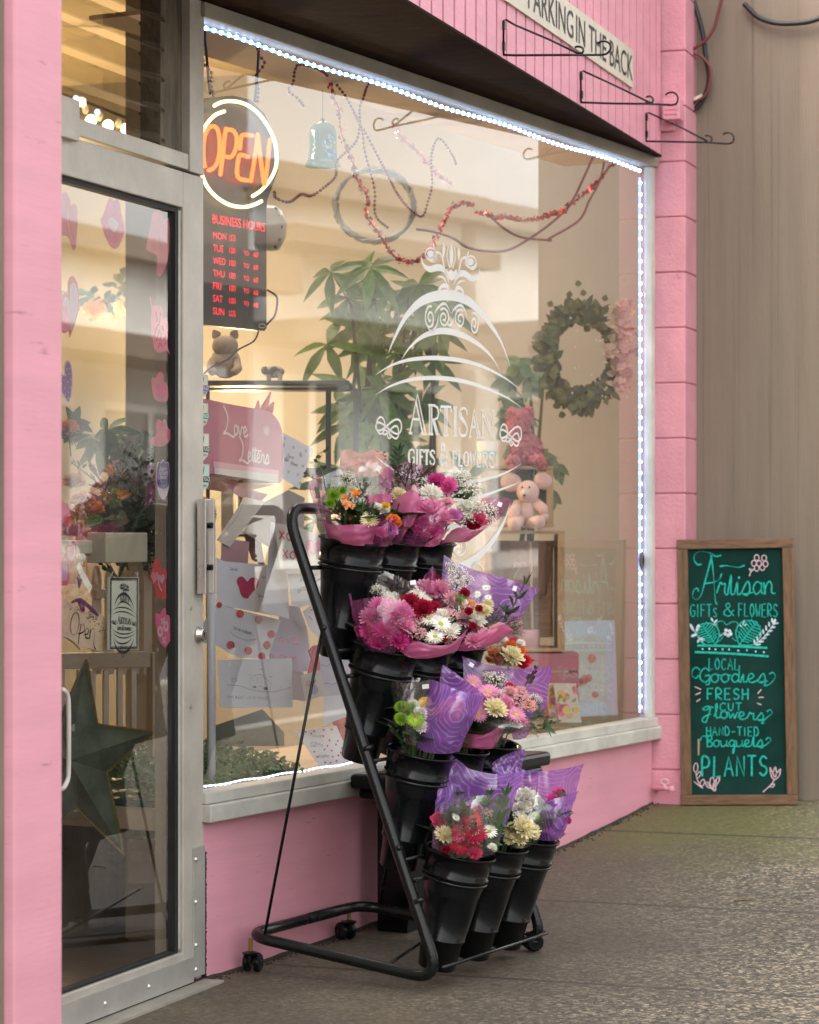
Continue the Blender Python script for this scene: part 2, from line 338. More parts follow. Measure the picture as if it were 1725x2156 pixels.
# ------------------------------------------------------------------ ground, pavement, road
def concrete():
    m=bpy.data.materials.new('exposed_aggregate'); m.use_nodes=True; N=m.node_tree.nodes; L=m.node_tree.links; p=N['Principled BSDF']
    tc=N.new('ShaderNodeTexCoord'); ob=tc.outputs['Object']
    def noise(s,d=5,v=ob):
        q=N.new('ShaderNodeTexNoise'); q.inputs['Scale'].default_value=s; q.inputs['Detail'].default_value=d; L.new(v,q.inputs['Vector']); return q
    vo=N.new('ShaderNodeTexVoronoi'); vo.inputs['Scale'].default_value=105; L.new(ob,vo.inputs['Vector'])
    vf=N.new('ShaderNodeTexVoronoi'); vf.inputs['Scale'].default_value=210; L.new(ob,vf.inputs['Vector'])
    se=N.new('ShaderNodeSeparateColor'); L.new(vo.outputs['Color'],se.inputs[0])
    cr=N.new('ShaderNodeValToRGB'); e=cr.color_ramp.elements; e[0].color=(.02,.018,.014,1); e[1].color=(.36,.31,.22,1)
    q=e.new(.45); q.color=(.074,.062,.042,1); q=e.new(.8); q.color=(.175,.145,.10,1); L.new(se.outputs[0],cr.inputs[0])
    # paste between the stones shows smooth and worn near the wall
    big=noise(1.3,6); sm=N.new('ShaderNodeMixRGB')
    sx=N.new('ShaderNodeSeparateXYZ'); L.new(ob,sx.inputs[0])
    b=math_(N,L,'SUBTRACT',math_(N,L,'ADD',math_(N,L,'MULTIPLY',sx.outputs[0],Nv.x),math_(N,L,'MULTIPLY',sx.outputs[1],Nv.y)),FRONT.o.dot(Nv))
    w=N.new('ShaderNodeMapRange'); w.inputs['From Min'].default_value=.85; w.inputs['From Max'].default_value=.1; L.new(math_(N,L,'ADD',b,math_(N,L,'MULTIPLY',math_(N,L,'SUBTRACT',big.outputs[0],.5),1.4)),w.inputs[0])
    pn=noise(60,4); pr=N.new('ShaderNodeValToRGB'); pr.color_ramp.elements[0].color=(.07,.058,.038,1); pr.color_ramp.elements[1].color=(.135,.112,.075,1); pr.color_ramp.elements[0].position=.3; pr.color_ramp.elements[1].position=.7; L.new(pn.outputs[0],pr.inputs[0])
    wf=math_(N,L,'MULTIPLY',w.outputs[0],.75); L.new(wf,sm.inputs[0]); L.new(cr.outputs[0],sm.inputs[1]); L.new(pr.outputs[0],sm.inputs[2])
    st=N.new('ShaderNodeMapRange'); st.inputs['From Min'].default_value=.3; st.inputs['From Max'].default_value=.7; st.inputs['To Min'].default_value=.62; st.inputs['To Max'].default_value=1.2; L.new(big.outputs[0],st.inputs[0])
    mu=N.new('ShaderNodeMixRGB'); mu.blend_type='MULTIPLY'; mu.inputs[0].default_value=1; L.new(sm.outputs[0],mu.inputs[1])
    cb=N.new('ShaderNodeCombineColor'); [L.new(st.outputs[0],cb.inputs[i]) for i in range(3)]; L.new(cb.outputs[0],mu.inputs[2])
    # moss by the corner
    mc=ab(9.0,.32); dx=math_(N,L,'SUBTRACT',sx.outputs[0],mc.x); dy=math_(N,L,'SUBTRACT',sx.outputs[1],mc.y)
    ds=math_(N,L,'SQRT',math_(N,L,'ADD',math_(N,L,'POWER',math_(N,L,'ABSOLUTE',math_(N,L,'MULTIPLY',dx,.75)),2),math_(N,L,'POWER',math_(N,L,'ABSOLUTE',math_(N,L,'MULTIPLY',dy,.8)),2)))
    mm=N.new('ShaderNodeMapRange'); mm.inputs['From Min'].default_value=.75; mm.inputs['From Max'].default_value=.05; L.new(math_(N,L,'ADD',ds,math_(N,L,'MULTIPLY',math_(N,L,'SUBTRACT',noise(3,6).outputs[0],.5),1.0)),mm.inputs[0])
    mo=N.new('ShaderNodeMixRGB'); L.new(math_(N,L,'MULTIPLY',mm.outputs[0],.75),mo.inputs[0]); L.new(mu.outputs[0],mo.inputs[1]); mo.inputs[2].default_value=(.10,.105,.022,1)
    # saw-cut joints across the pavement
    a=math_(N,L,'ADD',math_(N,L,'MULTIPLY',sx.outputs[0],Fv.x),math_(N,L,'MULTIPLY',sx.outputs[1],Fv.y)); a=math_(N,L,'ADD',a,math_(N,L,'MULTIPLY',noise(6,3).outputs[0],.012))
    j=math_(N,L,'ABSOLUTE',math_(N,L,'SUBTRACT',math_(N,L,'FRACT',math_(N,L,'DIVIDE',math_(N,L,'SUBTRACT',a,6.437+.006-.575),1.15)),.5))
    jm=math_(N,L,'LESS_THAN',j,.0095)
    jo=N.new('ShaderNodeMixRGB'); L.new(math_(N,L,'MULTIPLY',jm,.8),jo.inputs[0]); L.new(mo.outputs[0],jo.inputs[1]); jo.inputs[2].default_value=(.03,.026,.02,1)
    L.new(jo.outputs[0],p.inputs['Base Color'])
    rr=N.new('ShaderNodeMapRange'); rr.inputs['To Min'].default_value=.48; rr.inputs['To Max'].default_value=.8; L.new(big.outputs[0],rr.inputs[0]); L.new(rr.outputs[0],p.inputs['Roughness'])
    h=math_(N,L,'MULTIPLY',math_(N,L,'ADD',vo.outputs['Distance'],math_(N,L,'MULTIPLY',vf.outputs['Distance'],.5)),math_(N,L,'SUBTRACT',1.0,math_(N,L,'MULTIPLY',w.outputs[0],.7)))
    h=math_(N,L,'ADD',math_(N,L,'MULTIPLY',h,-1),math_(N,L,'MULTIPLY',jm,-2))
    bp=N.new('ShaderNodeBump'); bp.inputs['Strength'].default_value=.75; bp.inputs['Distance'].default_value=.003; L.new(h,bp.inputs['Height']); L.new(bp.outputs[0],p.inputs['Normal'])
    return m
def bstart(a):
    if a<aL: return bL-.04
    if a<aR: return bL+(bR-bL)*(a-aL)/(aR-aL)-.04
    return bR-.04
mb=MB(); As=[-25,-15,-8,-3,0,2,4]+[5+.2*i for i in range(26)]+[10.5,12,15,20,30,45]
mb.grid([[ab(a,b) for b in [bstart(a)]+[bstart(a)+(3.0-bstart(a))*t for t in(.2,.4,.6,.8,1)]] for a in As])
mb.build('pavement',concrete(),kind='structure')
ASPH=M('asphalt',(.05,.05,.052),rough=.75,var=.3,vs=2,bump=.5,bs=160); KERB=M('kerb_concrete',(.3,.29,.27),rough=.8,var=.15,vs=3,bump=.2)
mb=MB(); mb.grid([[ab(a,b,zg(a)-d) for b,d in((3.0,0),(3.13,.0),(3.13,.13))] for a in As]); mb.build('kerb',KERB,kind='structure')
mb=MB(); mb.grid([[ab(a,b,zg(a)-.13) for b in(3.13,10.6)] for a in As]); mb.build('road',ASPH,kind='structure')
mb=MB(); mb.grid([[ab(a,b,zg(a)-d) for b,d in((10.6,.13),(10.6,.0),(13.2,.0))] for a in As]); mb.build('far_pavement',KERB,kind='structure')
mb=MB(); mb.quad((-400,-400,-1.9),(400,-400,-1.9),(400,400,-1.9),(-400,400,-1.9)); mb.build('ground',M('earth',(.12,.11,.09),rough=.9),kind='structure')

# ------------------------------------------------------------------ the shop
SHOP=thing('flower_shop','pink flower shop front with slanted display window, glazed aluminium door and dark soffit','shop',(-.5,7.0,-1.19))
W0,WT=-.69,1.372                         # glass from sill to header
mb=MB(); mb.pbox(WIN,-.02,S1-.005,-1.5,-.765,-.12,0); mb.build('base_wall',PINKROUGH,SHOP)
mb=MB(); mb.pbox(WIN,.0,S1+.06,-.770,-.7225,-.12,.034); mb.build('window_sill',SILL,SHOP,bevel=.004)
wf=MB(); wf.pbox(WIN,.0,S1+.025,-.7215,W0,-.05,.02);  wf.pbox(WIN,S1-.035,S1,W0,WT,-.020,.012)
wfo=wf.build('window_frame',SILL,SHOP,bevel=.003)
mb=MB(); mb.pbox(WIN,-.01,S1+.02,WT,SOF-.003,-.05,.022); mb.build('header',M('shaded_header_trim',(.33,.31,.255),rough=.6,var=.15,vs=5),wfo,bevel=.003)  # darker than the frame: shade under the soffit put into the colour
mb=MB(); mb.quad(WIN.w(.0,W0,-.012),WIN.w(S1-.035,W0,-.012),WIN.w(S1-.035,WT,-.012),WIN.w(.0,WT,-.012)); mb.build('window_pane',GLASS,wfo)
# door
sR=DOOR.st((422,1200))[0]; sG=DOOR.st((379,1200))[0]; LT,LB=.947,-1.172; sL=-.98
dm=MB(); dm.pbox(DOOR,sG,sR,LB,LT,-.035,.01); dm.pbox(DOOR,sL,sG-.0005,.852,LT,-.035,.01); dm.pbox(DOOR,sL,sG-.0005,LB,-1.097,-.035,.01); dm.pbox(DOOR,sL-.1,sL,LB,LT,-.035,.01)
dm.pbox(DOOR,sG-.012,sG-.001,-1.09,.845,-.02,.004)
door=dm.build('door',ALU,SHOP,bevel=.003)
mb=MB(); mb.pbox(DOOR,sG-.03,sG-.0125,-1.096,.85,-.025,.001); mb.pbox(DOOR,sL,sG-.031,.838,.851,-.025,.001); mb.pbox(DOOR,sL,sG-.031,-1.096,-1.090,-.025,.001); mb.build('gasket',RUBBER,door)
mb=MB(); mb.quad(DOOR.w(sL,-1.09,-.01),DOOR.w(sG-.03,-1.09,-.01),DOOR.w(sG-.03,.838,-.01),DOOR.w(sL,.838,-.01)); mb.build('door_glass',DGLASS,door)
hs_=DOOR.st((411,1300))[0]; zt=(HY-z4(0,985)[1])/F0*6.62; zb=(HY-z4(0,1545)[1])/F0*6.62
mb=MB(); mb.pbox(DOOR,hs_-.027,hs_+.027,zb,zt,.028,.036); mb.pbox(DOOR,hs_-.03,hs_-.022,zb,zt,.02,.045); mb.pbox(DOOR,hs_+.022,hs_+.03,zb,zt,.02,.045); mb.build('pull_handle',M('satin_steel',(.55,.53,.5),rough=.3,metal=.8,var=.1),door,bevel=.002)
mb=MB()
for zz in(zt-.07,zb+.07): mb=MB(); mb.tube([DOOR.w(hs_,zz,.0),DOOR.w(hs_,zz,.05)],.008,10); mb.build('handle_bolt',BLACKM,door)
lk=DOOR.hit(z4(1140,1782)); mb=MB(); mb.lathe([(.0,.03),(.014,.03),(.017,.026),(.022,.016),(.022,.0)],lk,DOOR.n,24); mb.build('lock_cylinder',M('lock_steel',(.45,.43,.38),rough=.25,metal=.9,var=.1),door,smooth=False)
mb=MB(); q=lk+DOOR.n*.0305; mb.obox(q,UP*.006,DOOR.ex*.0015,DOOR.n*.0006); mb.build('keyhole',BLACKM,door)
for p in(z4(1120,1625),z7(1118,262)): mb=MB(); mb.lathe([(0,.004),(.006,.003),(.007,0)],DOOR.hit(p,.01),DOOR.n,12); mb.build('screw_cap',ALUD,door)
mb=MB(); s2=DOOR.st(z7(1155,1500))[0]; ztp=(HY-z7(0,1095)[1])/F0*6.64
mb.pbox(DOOR,s2-.05,sR-.004,LB,ztp,.0105,.016); mb.pbox(DOOR,sL,s2-.051,LB-.01,LB+.055,.0105,.016); mb.build('brush_holder',M('bright_aluminium',(.55,.54,.5),rough=.4,metal=.5,var=.1),door)
SCS=M('screw_steel',(.6,.6,.58),rough=.3,metal=.9,var=0)
for x,y in((1150,1160),(1150,1410),(1150,1663),(1150,1805),(875,1905),(618,2005)): mb=MB(); mb.lathe([(0,.006),(.004,.004),(.007,.0)],DOOR.hit(z7(x,y),.016),DOOR.n,10); mb.build('screw',SCS,door)
mb=MB()
for i in range(240):
    s=sL+(sR-sL)*i/240; mb.pbox(DOOR,s,s+.0045,LB-.028-random.random()*.012,LB-.009,.006+random.random()*.004,.012)
for i in range(170):
    z=LB-.02+(ztp-LB+.0)*i/170; mb.pbox(DOOR,sR-.004,sR+.012+random.random()*.006,z,z+.0035,.004,.009+random.random()*.003)
mb.build('brush_strip',RUBBER,door)
# push bar inside the door
mb=MB(); a=DOOR.st((178,1152)); b=DOOR.st((262,1152)); c=DOOR.st((345,1152))
zbar=-.034
mb.pbox(DOOR,a[0]-.2,b[0],zbar-.017,zbar+.017,-.11,-.075); mb.build('push_bar',ALU,door,bevel=.003)
mb=MB(); mb.pbox(DOOR,DOOR.st((251,0))[0],DOOR.st((338,0))[0],zbar-.04,zbar+.036,-.09,-.036); mb.pbox(DOOR,b[0],c[0]+.06,zbar-.02,zbar+.018,-.115,-.0905); mb.build('bar_bracket',ALUD,door,bevel=.003)
# D handle of the sliding bolt at the door's hinge side
mb=MB(); pts=[DOOR.hit(z7(*q),.03) for q in((372,165),(392,190),(402,240),(404,420),(403,640),(395,700),(372,745))]; pts=[V(q) for q in smooth(pts,4)]; mb.tube([pts[0]-DOOR.n*.03]+pts+[pts[-1]-DOOR.n*.03],.006,8); mb.build('grab_handle',M('white_handle',(.6,.58,.54),rough=.35,var=.1),door,smooth=True)
# post and transom
mb=MB(); sp=DOOR.st((392,1200))[0]; mb.pbox(DOOR,sp,sR-.002,LT+.006,SOF,-.10,.012); mb.pbox(DOOR,sR-.03,sR-.006,-1.2,LT+.005,-.12,-.037); mb.build('door_post',ALU,SHOP,bevel=.002)
TB0,TB1=.956,.998
mb=MB(); mb.pbox(DOOR,sL-.1,sp-.0006,TB0,TB1,-.09,.008); mb.pbox(DOOR,sL-.1,DOOR.st((145,300))[0]-.0,TB0-.02,TB1+.035,.0085,.03)
tr=mb.build('transom_frame',ALU,SHOP,bevel=.002)
mb=MB(); mb.pbox(DOOR,DOOR.st((347,200))[0],sp-.001,TB1+.0005,SOF,-.07,-.012); mb.build('louvre_jamb',M('dark_weathered_wood',(.14,.115,.08),rough=.7,var=.4,vs=6,st=(6,6,1),bump=.4),tr)
for i in range(6):
    z=1.015+.078*i
    mb=MB(); a0,b0=sL,DOOR.st((347,200))[0]
    p=[DOOR.w(a0,z-.006,.006),DOOR.w(b0,z-.006,.006),DOOR.w(b0,z+.073,-.055),DOOR.w(a0,z+.073,-.055)]; mb.quad(*p); tk=DOOR.n*.005+UP*.003; mb.quad(p[0]-tk,p[1]-tk,p[1],p[0])
    mb.build('louvre_slat',LGLASS,tr)
    if i<5:
        mb=MB(); e=DOOR.w(b0+.012,z+.01,-.008); mb.obox(e+UP*.03-DOOR.n*.035,DOOR.ex*.006,(UP*.04-DOOR.n*.032),(DOOR.n+UP*.8)*.004); mb.build('louvre_clip',BLACKM,tr)
# left pillar, right column, soffit, fascia
sp1=FRONT.st((131.5,1200))[0]; sp0=FRONT.st((31,1500))[0]
mb=MB(); mb.pbox(FRONT,sp0,sp1,-1.5,3.0,-.48,0); mb.build('pillar',PINKROUGH,SHOP,bevel=.004)
c0=WIN.w(S1+.001,0,-.01); COL=Pl(c0,Nv)                # the column's face that looks down the street
COL=Pl(c0,Nv,UP); wcol=COL.st((1443.5,1200))[0]
mb=MB(); zz=-1.3; k=0
while zz<3.0:
    h=.207; jit=random.uniform(-.001,.001)
    mb.obox(c0+Nv*(wcol/2-.02)+Fv*(.1+jit)+UP*(zz+h/2),Nv*(wcol/2+.02),Fv*.10,UP*(h/2-.0022)); zz+=h
mb.build('column',PINKBLOCK,SHOP,bevel=.004)
mb=MB(); mb.obox(c0+Nv*(wcol/2-.023)+Fv*.104+UP*.85,Nv*(wcol/2+.017),Fv*.097,UP*2.15); mb.build('column_mortar',PINKBLOCK,SHOP)
sf=FRONT.st((1391,322))[0]
mb=MB(); pp_=[FRONT.w(sf,0,-.021),FRONT.w(-6,0,-.021),DOOR.w(-3.5,0,-.06),DOOR.w(.03,0,-.06),WIN.w(S1,0,-.052)]; mb.add([q+UP*(SOF+d) for d in(0,.018) for q in pp_],[(0,1,2,3,4),(9,8,7,6,5)]+[(i,5+i,5+(i+1)%5,(i+1)%5) for i in range(5)]); mb.build('soffit',SOFFIT,SHOP)
mb=MB(); mb.pbox(WIN,0,S1,1.40,1.413,-.36,-.0525); mb.build('display_soffit',M('pale_soffit',(.55,.47,.43),rough=.8,var=.06,vs=3),SHOP)
mb=MB(); s=-9.0
while s<sf-.01:
    mb.pbox(FRONT,s,min(s+.086,sf),SOF-.004,3.0,-.004,.0); s+=.1005
mb.build('fascia',PINK,SHOP)
mb=MB(); mb.pbox(FRONT,-9,sf-.001,SOF-.001,2.99,-.020,-.005); mb.build('fascia_groove',M('shaded_groove',(.20,.06,.085),rough=.8,var=.2),SHOP)  # shade of the grooves put into a darker pink backing
mb=MB(); mb.pbox(FRONT,-9,sf,SOF-.012,SOF-.0045,-.02,.004); mb.build('fascia_drip',SOFFIT,SHOP)
mb=MB(); mb.pbox(FRONT,-9.2,1.2,3.0,3.08,-6.5,.02); mb.build('roof',SOFFIT,SHOP)
# interior
PC=V((.915,9.98,0)); PART=Pl(PC,Nv)                      # party wall, seen square on
mb=MB(); mb.obox(PC-Nv*3.0+Fv*.06+UP*.3,Nv*3.05,Fv*.06,UP*1.8); mb.build('party_wall',CREAMW,SHOP)
mb=MB(); q0,q1=c0+Fv*.205,PC-Fv*.001; mb.obox((q0+q1)/2+Nv*.03+UP*.3,(q1-q0)/2,Nv*.025,UP*1.8); mb.build('return_wall',CREAMW,SHOP)
bk=PC-Nv*5.6; mb=MB(); mb.obox(bk-Fv*4.0+UP*.3,Fv*4.4,Nv*.06,UP*1.8); mb.build('back_wall',CREAMW,SHOP)
mb=MB(); mb.obox(PC-Nv*3.1-Fv*6.6+UP*.3,Nv*2.4,Fv*.06,UP*1.8); mb.build('side_wall',CREAMW,SHOP)
mb=MB(); mb.add([PC+UP*1.92+Nv*.2+Fv*.1,PC+UP*1.92-Nv*5.7+Fv*.1,PC+UP*1.92-Nv*5.7-Fv*8,PC+UP*1.92-Nv*.4-Fv*8],[(0,1,2,3)]); mb.build('ceiling',CEIL,SHOP)
mb=MB(); q=UP*-1.2; mb.add([PC+q,PC+q-Nv*5.7,PC+q-Nv*5.7-Fv*7,PC+q-Nv*.62-Fv*7,pl0+q],[(0,1,2,3,4)]); mb.build('shop_floor',M('floor_boards',(.30,.22,.15),rough=.35,var=.25,vs=5,st=(1,7,1)),SHOP)
mb=MB(); mb.pbox(WIN,0,S1,SOF+.021,1.95,-.05,-.03); mb.pbox(DOOR,-2,.0,SOF+.021,1.95,-.05,-.03); mb.build('header_wall',CREAMW,SHOP)
mb=MB(); mb.pbox(WIN,.0,S1+.02,-.80,-.742,-.85,-.121); mb.pbox(WIN,.0,S1+.02,-1.2,-.801,-.85,-.80); mb.pbox(WIN,.0,S1-.01,-.742,-.7225,-.1,-.0505); mb.build('display_platform',BOARD,SHOP)
q=D(297,1200,7.45); q2=D(388,1200,7.75); mb=MB(); dx=(q2-q).normalized(); mb.obox((q+q2)/2+UP*.36,(q2-q)/2,dx.cross(UP)*.05,UP*1.55); mb.build('inner_partition',M('olive_partition',(.5,.46,.36),rough=.7,var=.08,vs=2),SHOP)
mb=MB(); mb.pbox(DOOR,-2.3,sL-.101,-1.2,1.95,-.1,-.04); mb.build('recess_wall',PINKROUGH,SHOP)
mb=MB(); mb.pbox(DOOR,sL-.1,sR,-1.3,-1.186,-.2,.07); mb.build('threshold',ALUD,SHOP)
# next-door walls
mb=MB(); mb.obox(PC+Nv*.0+UP*1.0+Nv*(.75)-Fv*.20,Nv*.01,Fv*.01,UP*.01) if 0 else None
w0=c0+Nv*(wcol+.004)+Fv*.185
RW=M('weathered_render',(.225,.186,.145),rough=.85,var=.16,vs=2.2,st=(7,7,.45),bump=.2,bs=40,col2=(.172,.141,.108),spec=.2,thr=(.2,.8))
N_=RW.node_tree.nodes; L_=RW.node_tree.links; pb_=N_['Principled BSDF']; old=pb_.inputs['Base Color'].links[0].from_socket
tc_=N_.new('ShaderNodeTexCoord'); mp_=N_.new('ShaderNodeMapping'); mp_.inputs['Scale'].default_value=(60,60,.35); L_.new(tc_.outputs['Object'],mp_.inputs[0]); nz_=N_.new('ShaderNodeTexNoise'); nz_.inputs['Scale'].default_value=1; nz_.inputs['Detail'].default_value=5; nz_.inputs['Roughness'].default_value=.7; L_.new(mp_.outputs[0],nz_.inputs['Vector'])
cr_=N_.new('ShaderNodeValToRGB'); cr_.color_ramp.elements[0].position=.58; cr_.color_ramp.elements[1].position=.72; L_.new(nz_.outputs[0],cr_.inputs[0]); mx_=N_.new('ShaderNodeMixRGB'); L_.new(math_(N_,L_,'MULTIPLY',cr_.outputs[0],.55),mx_.inputs[0]); L_.new(old,mx_.inputs[1]); mx_.inputs[2].default_value=(.075,.062,.05,1); L_.new(mx_.outputs[0],pb_.inputs['Base Color'])
mb=MB(); mb.obox(w0+Nv*.19+Fv*.13+UP*1.0,Nv*.30,Fv*.13,UP*2.6)
RWALL=mb.build('rendered_wall',RW,base=w0,label='tall brown weathered rendered wall behind the chalkboard sign',cat='wall')
mb=MB(); mb.pbox(FRONT,sp0-6,sp0-.004,-1.5,3.4,-.5,-.02); mb.build('neighbour_wall',M('olive_render',(.2,.18,.13),rough=.8,var=.15,vs=3),base=FRONT.w(sp0-3,-1.2),label='olive rendered wall left of the pink pillar',cat='wall')

# ------------------------------------------------------------------ across the street (seen in the glass)
CRR=M('cream_render',(.66,.68,.66),rough=.8,var=.1,vs=1); DKB=M('brown_canopy',(.14,.11,.085),rough=.8); wm=M('dark_glazing',(.07,.08,.08),rough=.1,var=.1,spec=.8)
FAR=Pl(ab(22,13.2,0),Fv*-1)             # faces the flower shop; its first axis runs back down the street
def far_shop(lab,s0,s1,ztop,bands,wins,wmat=None):
    t=thing('shop_building',lab,'building',FAR.w((s0+s1)/2,-1)); mb=MB(); mb.pbox(FAR,s0,s1,-1.4,ztop,-8,0); mb.build('wall',wmat or CRR,t)
    mb=MB(); mb.pbox(FAR,s0-.2,s1+.2,ztop,ztop+.3,-8.2,.3); mb.build('roof',M('roof_edge',(.2,.17,.14),rough=.8),t)
    for z0_,z1_,o in bands: mb=MB(); mb.pbox(FAR,s0,s1,z0_,z1_,.001,o); mb.build('canopy',DKB,t)
    for i in range(wins):
        w_=(s1-s0)/wins; s=s0+w_*i+.5; mb=MB(); mb.pbox(FAR,s,s+w_-1,-.3,1.7,.001,.02); w=mb.build('window',wm,t)
        mb=MB(); mb.pbox(FAR,s-.08,s+w_-.92,1.7,1.8,.0005,.06); mb.pbox(FAR,s-.08,s+w_-.92,-.4,-.3,.0005,.08); mb.pbox(FAR,s+w_/2-.55,s+w_/2-.45,-.3,1.7,.021,.05); mb.build('frame',WHITE,w)
far_shop('cream shop across the street with a brown roof edge and awning',-4.2,-.3,3.82,((3.2,3.4,.6),(2.1,2.35,1.0)),2)
far_shop('dull brown taller shop across the street',-.2,14,7.0,((2.6,3.0,.8),),4,M('dull_brown_render',(.22,.18,.14),rough=.8))
far_shop('low cream shop across the street with flat roof, farther up the road',-22,-4.5,3.8,((2.3,2.6,1.2),),5)
# up the street, past the brown wall
NB=thing('shop_building','grey neighbouring shop past the brown wall','building',ab(20,.2,-1)); NP=Pl(ab(20,.2,0),Fv)
mb=MB(); mb.pbox(NP,-9.5,14,-1.4,4.2,-7,0); mb.build('wall',M('grey_render',(.42,.40,.37),rough=.8,var=.12,vs=1),NB)
mb=MB(); mb.pbox(NP,-9.5,14.2,4.2,4.5,-7,.3); mb.build('roof',DKB,NB)
for i in range(4):
    s=-8+i*5.4; mb=MB(); mb.pbox(NP,s,s+3.6,.1,2.2,.001,.02); w=mb.build('window',wm,NB); mb=MB(); mb.pbox(NP,s-.1,s+3.7,2.2,2.32,.0005,.06); mb.pbox(NP,s-.1,s+3.7,-.02,.1,.0005,.09); mb.build('frame',WHITE,w)
EB=thing('street_block','pale two-storey block closing the far end of the street','building',ab(75,8,0)); EP=Pl(ab(75,8,0),Nv)
mb=MB(); mb.pbox(EP,-30,40,-2,7.5,-10,0); mb.build('wall',CRR,EB)
mb=MB(); mb.pbox(EP,-30.3,40.3,7.5,8,-10.3,.3); mb.build('roof',DKB,EB)
for i in range(12):
    for z in(1.2,4.6): mb=MB(); mb.pbox(EP,-28+i*5.6,-25.4+i*5.6,z,z+1.6,.001,.05); mb.build('window',wm,EB)
# ------------------------------------------------------------------ lettering made of strokes
SER={'A':[[(.06,0),(.48,1),(.94,0)],[(.38,.82),(.78,0)],[(.24,.36),(.64,.36)],[(0,0),(.2,0)],[(.68,0),(1,0)]],
'R':[[(.12,0),(.12,1)],[(.3,0),(.3,.94)],[(0,1),(.55,1),(.82,.92),(.9,.74),(.8,.57),(.5,.5),(.3,.5)],[(.5,.5),(.86,0),(1,0)],[(.38,.5),(.72,0),(1,0)],[(0,0),(.42,0)]],
'T':[[(0,.82),(.03,1),(.97,1),(1,.82)],[(.41,.98),(.41,0)],[(.59,.98),(.59,0)],[(.28,0),(.72,0)]],
'I':[[(.35,0),(.35,1)],[(.65,0),(.65,1)],[(.1,1),(.9,1)],[(.1,0),(.9,0)]],
'S':[[(.9,.75),(.85,.93),(.5,1),(.15,.9),(.08,.72),(.3,.58),(.7,.44),(.92,.28),(.8,.06),(.45,0),(.12,.08),(.05,.28)],[(.3,.84),(.25,.74),(.5,.6),(.82,.42)]],
'N':[[(.12,0),(.12,1)],[(0,1),(.25,1),(.9,.05),(.9,1)],[(.12,.93),(.8,0),(.9,0)],[(0,0),(.26,0)],[(.76,1),(1,1)]],
'G':[[(.9,.75),(.85,.93),(.5,1),(.15,.85),(.03,.5),(.15,.13),(.5,0),(.85,.08),(.88,.42)],[(.6,.42),(1,.42)],[(.22,.82),(.17,.5),(.27,.15)]],
'F':[[(.12,0),(.12,1)],[(.3,0),(.3,1)],[(0,1),(.9,1),(.95,.82)],[(.3,.52),(.7,.52)],[(.7,.62),(.7,.42)],[(0,0),(.44,0)]],
'L':[[(.12,0),(.12,1)],[(.3,0),(.3,1)],[(0,1),(.42,1)],[(0,0),(.9,0),(.97,.22)]],
'O':[[(.5,1),(.15,.85),(.03,.5),(.15,.15),(.5,0),(.85,.15),(.97,.5),(.85,.85),(.5,1)],[(.24,.82),(.18,.5),(.26,.16)],[(.76,.82),(.82,.5),(.74,.16)]],
'W':[[(0,1),(.22,1)],[(.08,1),(.3,0),(.5,.85),(.7,0),(.93,1)],[(.2,1),(.36,.2)],[(.58,.95),(.74,.2)],[(.8,1),(1,1)]],
'E':[[(.12,0),(.12,1)],[(.3,0),(.3,1)],[(0,1),(.9,1),(.93,.82)],[(.3,.52),(.68,.52)],[(0,0),(.9,0),(.97,.2)]],
'&':[[(.95,0),(.3,.68),(.28,.9),(.45,1),(.6,.88),(.55,.7),(.15,.42),(.05,.2),(.25,0),(.6,.06),(.85,.4),(.98,.42)],[(.2,.4),(.16,.2),(.35,.06)]]}
CAP={'A':[[(0,0),(.45,1),(.9,0)],[(.2,.4),(.72,.4)]],'C':[[(.85,.85),(.5,1),(.12,.75),(.08,.3),(.4,0),(.85,.15)]],'D':[[(.1,0),(.1,1),(.6,.9),(.85,.5),(.6,.08),(.1,0)]],
'E':[[(.85,1),(.1,1),(.1,0),(.85,0)],[(.1,.52),(.7,.52)]],'F':[[(.85,1),(.1,1),(.1,0)],[(.1,.52),(.7,.52)]],'G':[[(.85,.85),(.5,1),(.12,.75),(.08,.3),(.4,0),(.8,.1),(.85,.45),(.5,.45)]],
'H':[[(.1,0),(.1,1)],[(.85,0),(.85,1)],[(.1,.5),(.85,.5)]],'I':[[(.4,0),(.4,1)]],'L':[[(.15,1),(.1,0),(.8,0)]],'N':[[(.1,0),(.1,1),(.85,0),(.85,1)]],'O':[[(.45,1),(.1,.7),(.1,.3),(.45,0),(.8,.3),(.8,.7),(.45,1)]],
'P':[[(.1,0),(.1,1),(.65,.95),(.8,.7),(.6,.48),(.1,.45)]],'R':[[(.1,0),(.1,1),(.65,.95),(.8,.7),(.6,.5),(.1,.48),(.85,0)]],'S':[[(.8,.85),(.45,1),(.12,.8),(.3,.55),(.7,.42),(.8,.2),(.45,0),(.08,.15)]],
'T':[[(0,1),(.9,1)],[(.45,1),(.45,0)]],'U':[[(.1,1),(.12,.3),(.45,0),(.75,.3),(.8,1)]],'W':[[(0,1),(.22,0),(.45,.7),(.68,0),(.9,1)]],'V':[[(0,1),(.45,0),(.9,1)]],'Y':[[(0,1),(.45,.5),(.9,1)],[(.45,.5),(.45,0)]],'X':[[(.05,0),(.85,1)],[(.05,1),(.85,0)]],'M':[[(0,0),(.15,1),(.45,.3),(.75,1),(.9,0)]],
'-':[[(.1,.45),(.8,.45)]],'&':SER['&'][:1],'B':[[(.1,0),(.1,1),(.6,.95),(.7,.72),(.5,.53),(.1,.5),(.65,.48),(.8,.25),(.6,.03),(.1,0)]],'s':[[(.7,.6),(.4,.68),(.15,.55),(.35,.36),(.65,.26),(.6,.05),(.1,.04)]]}
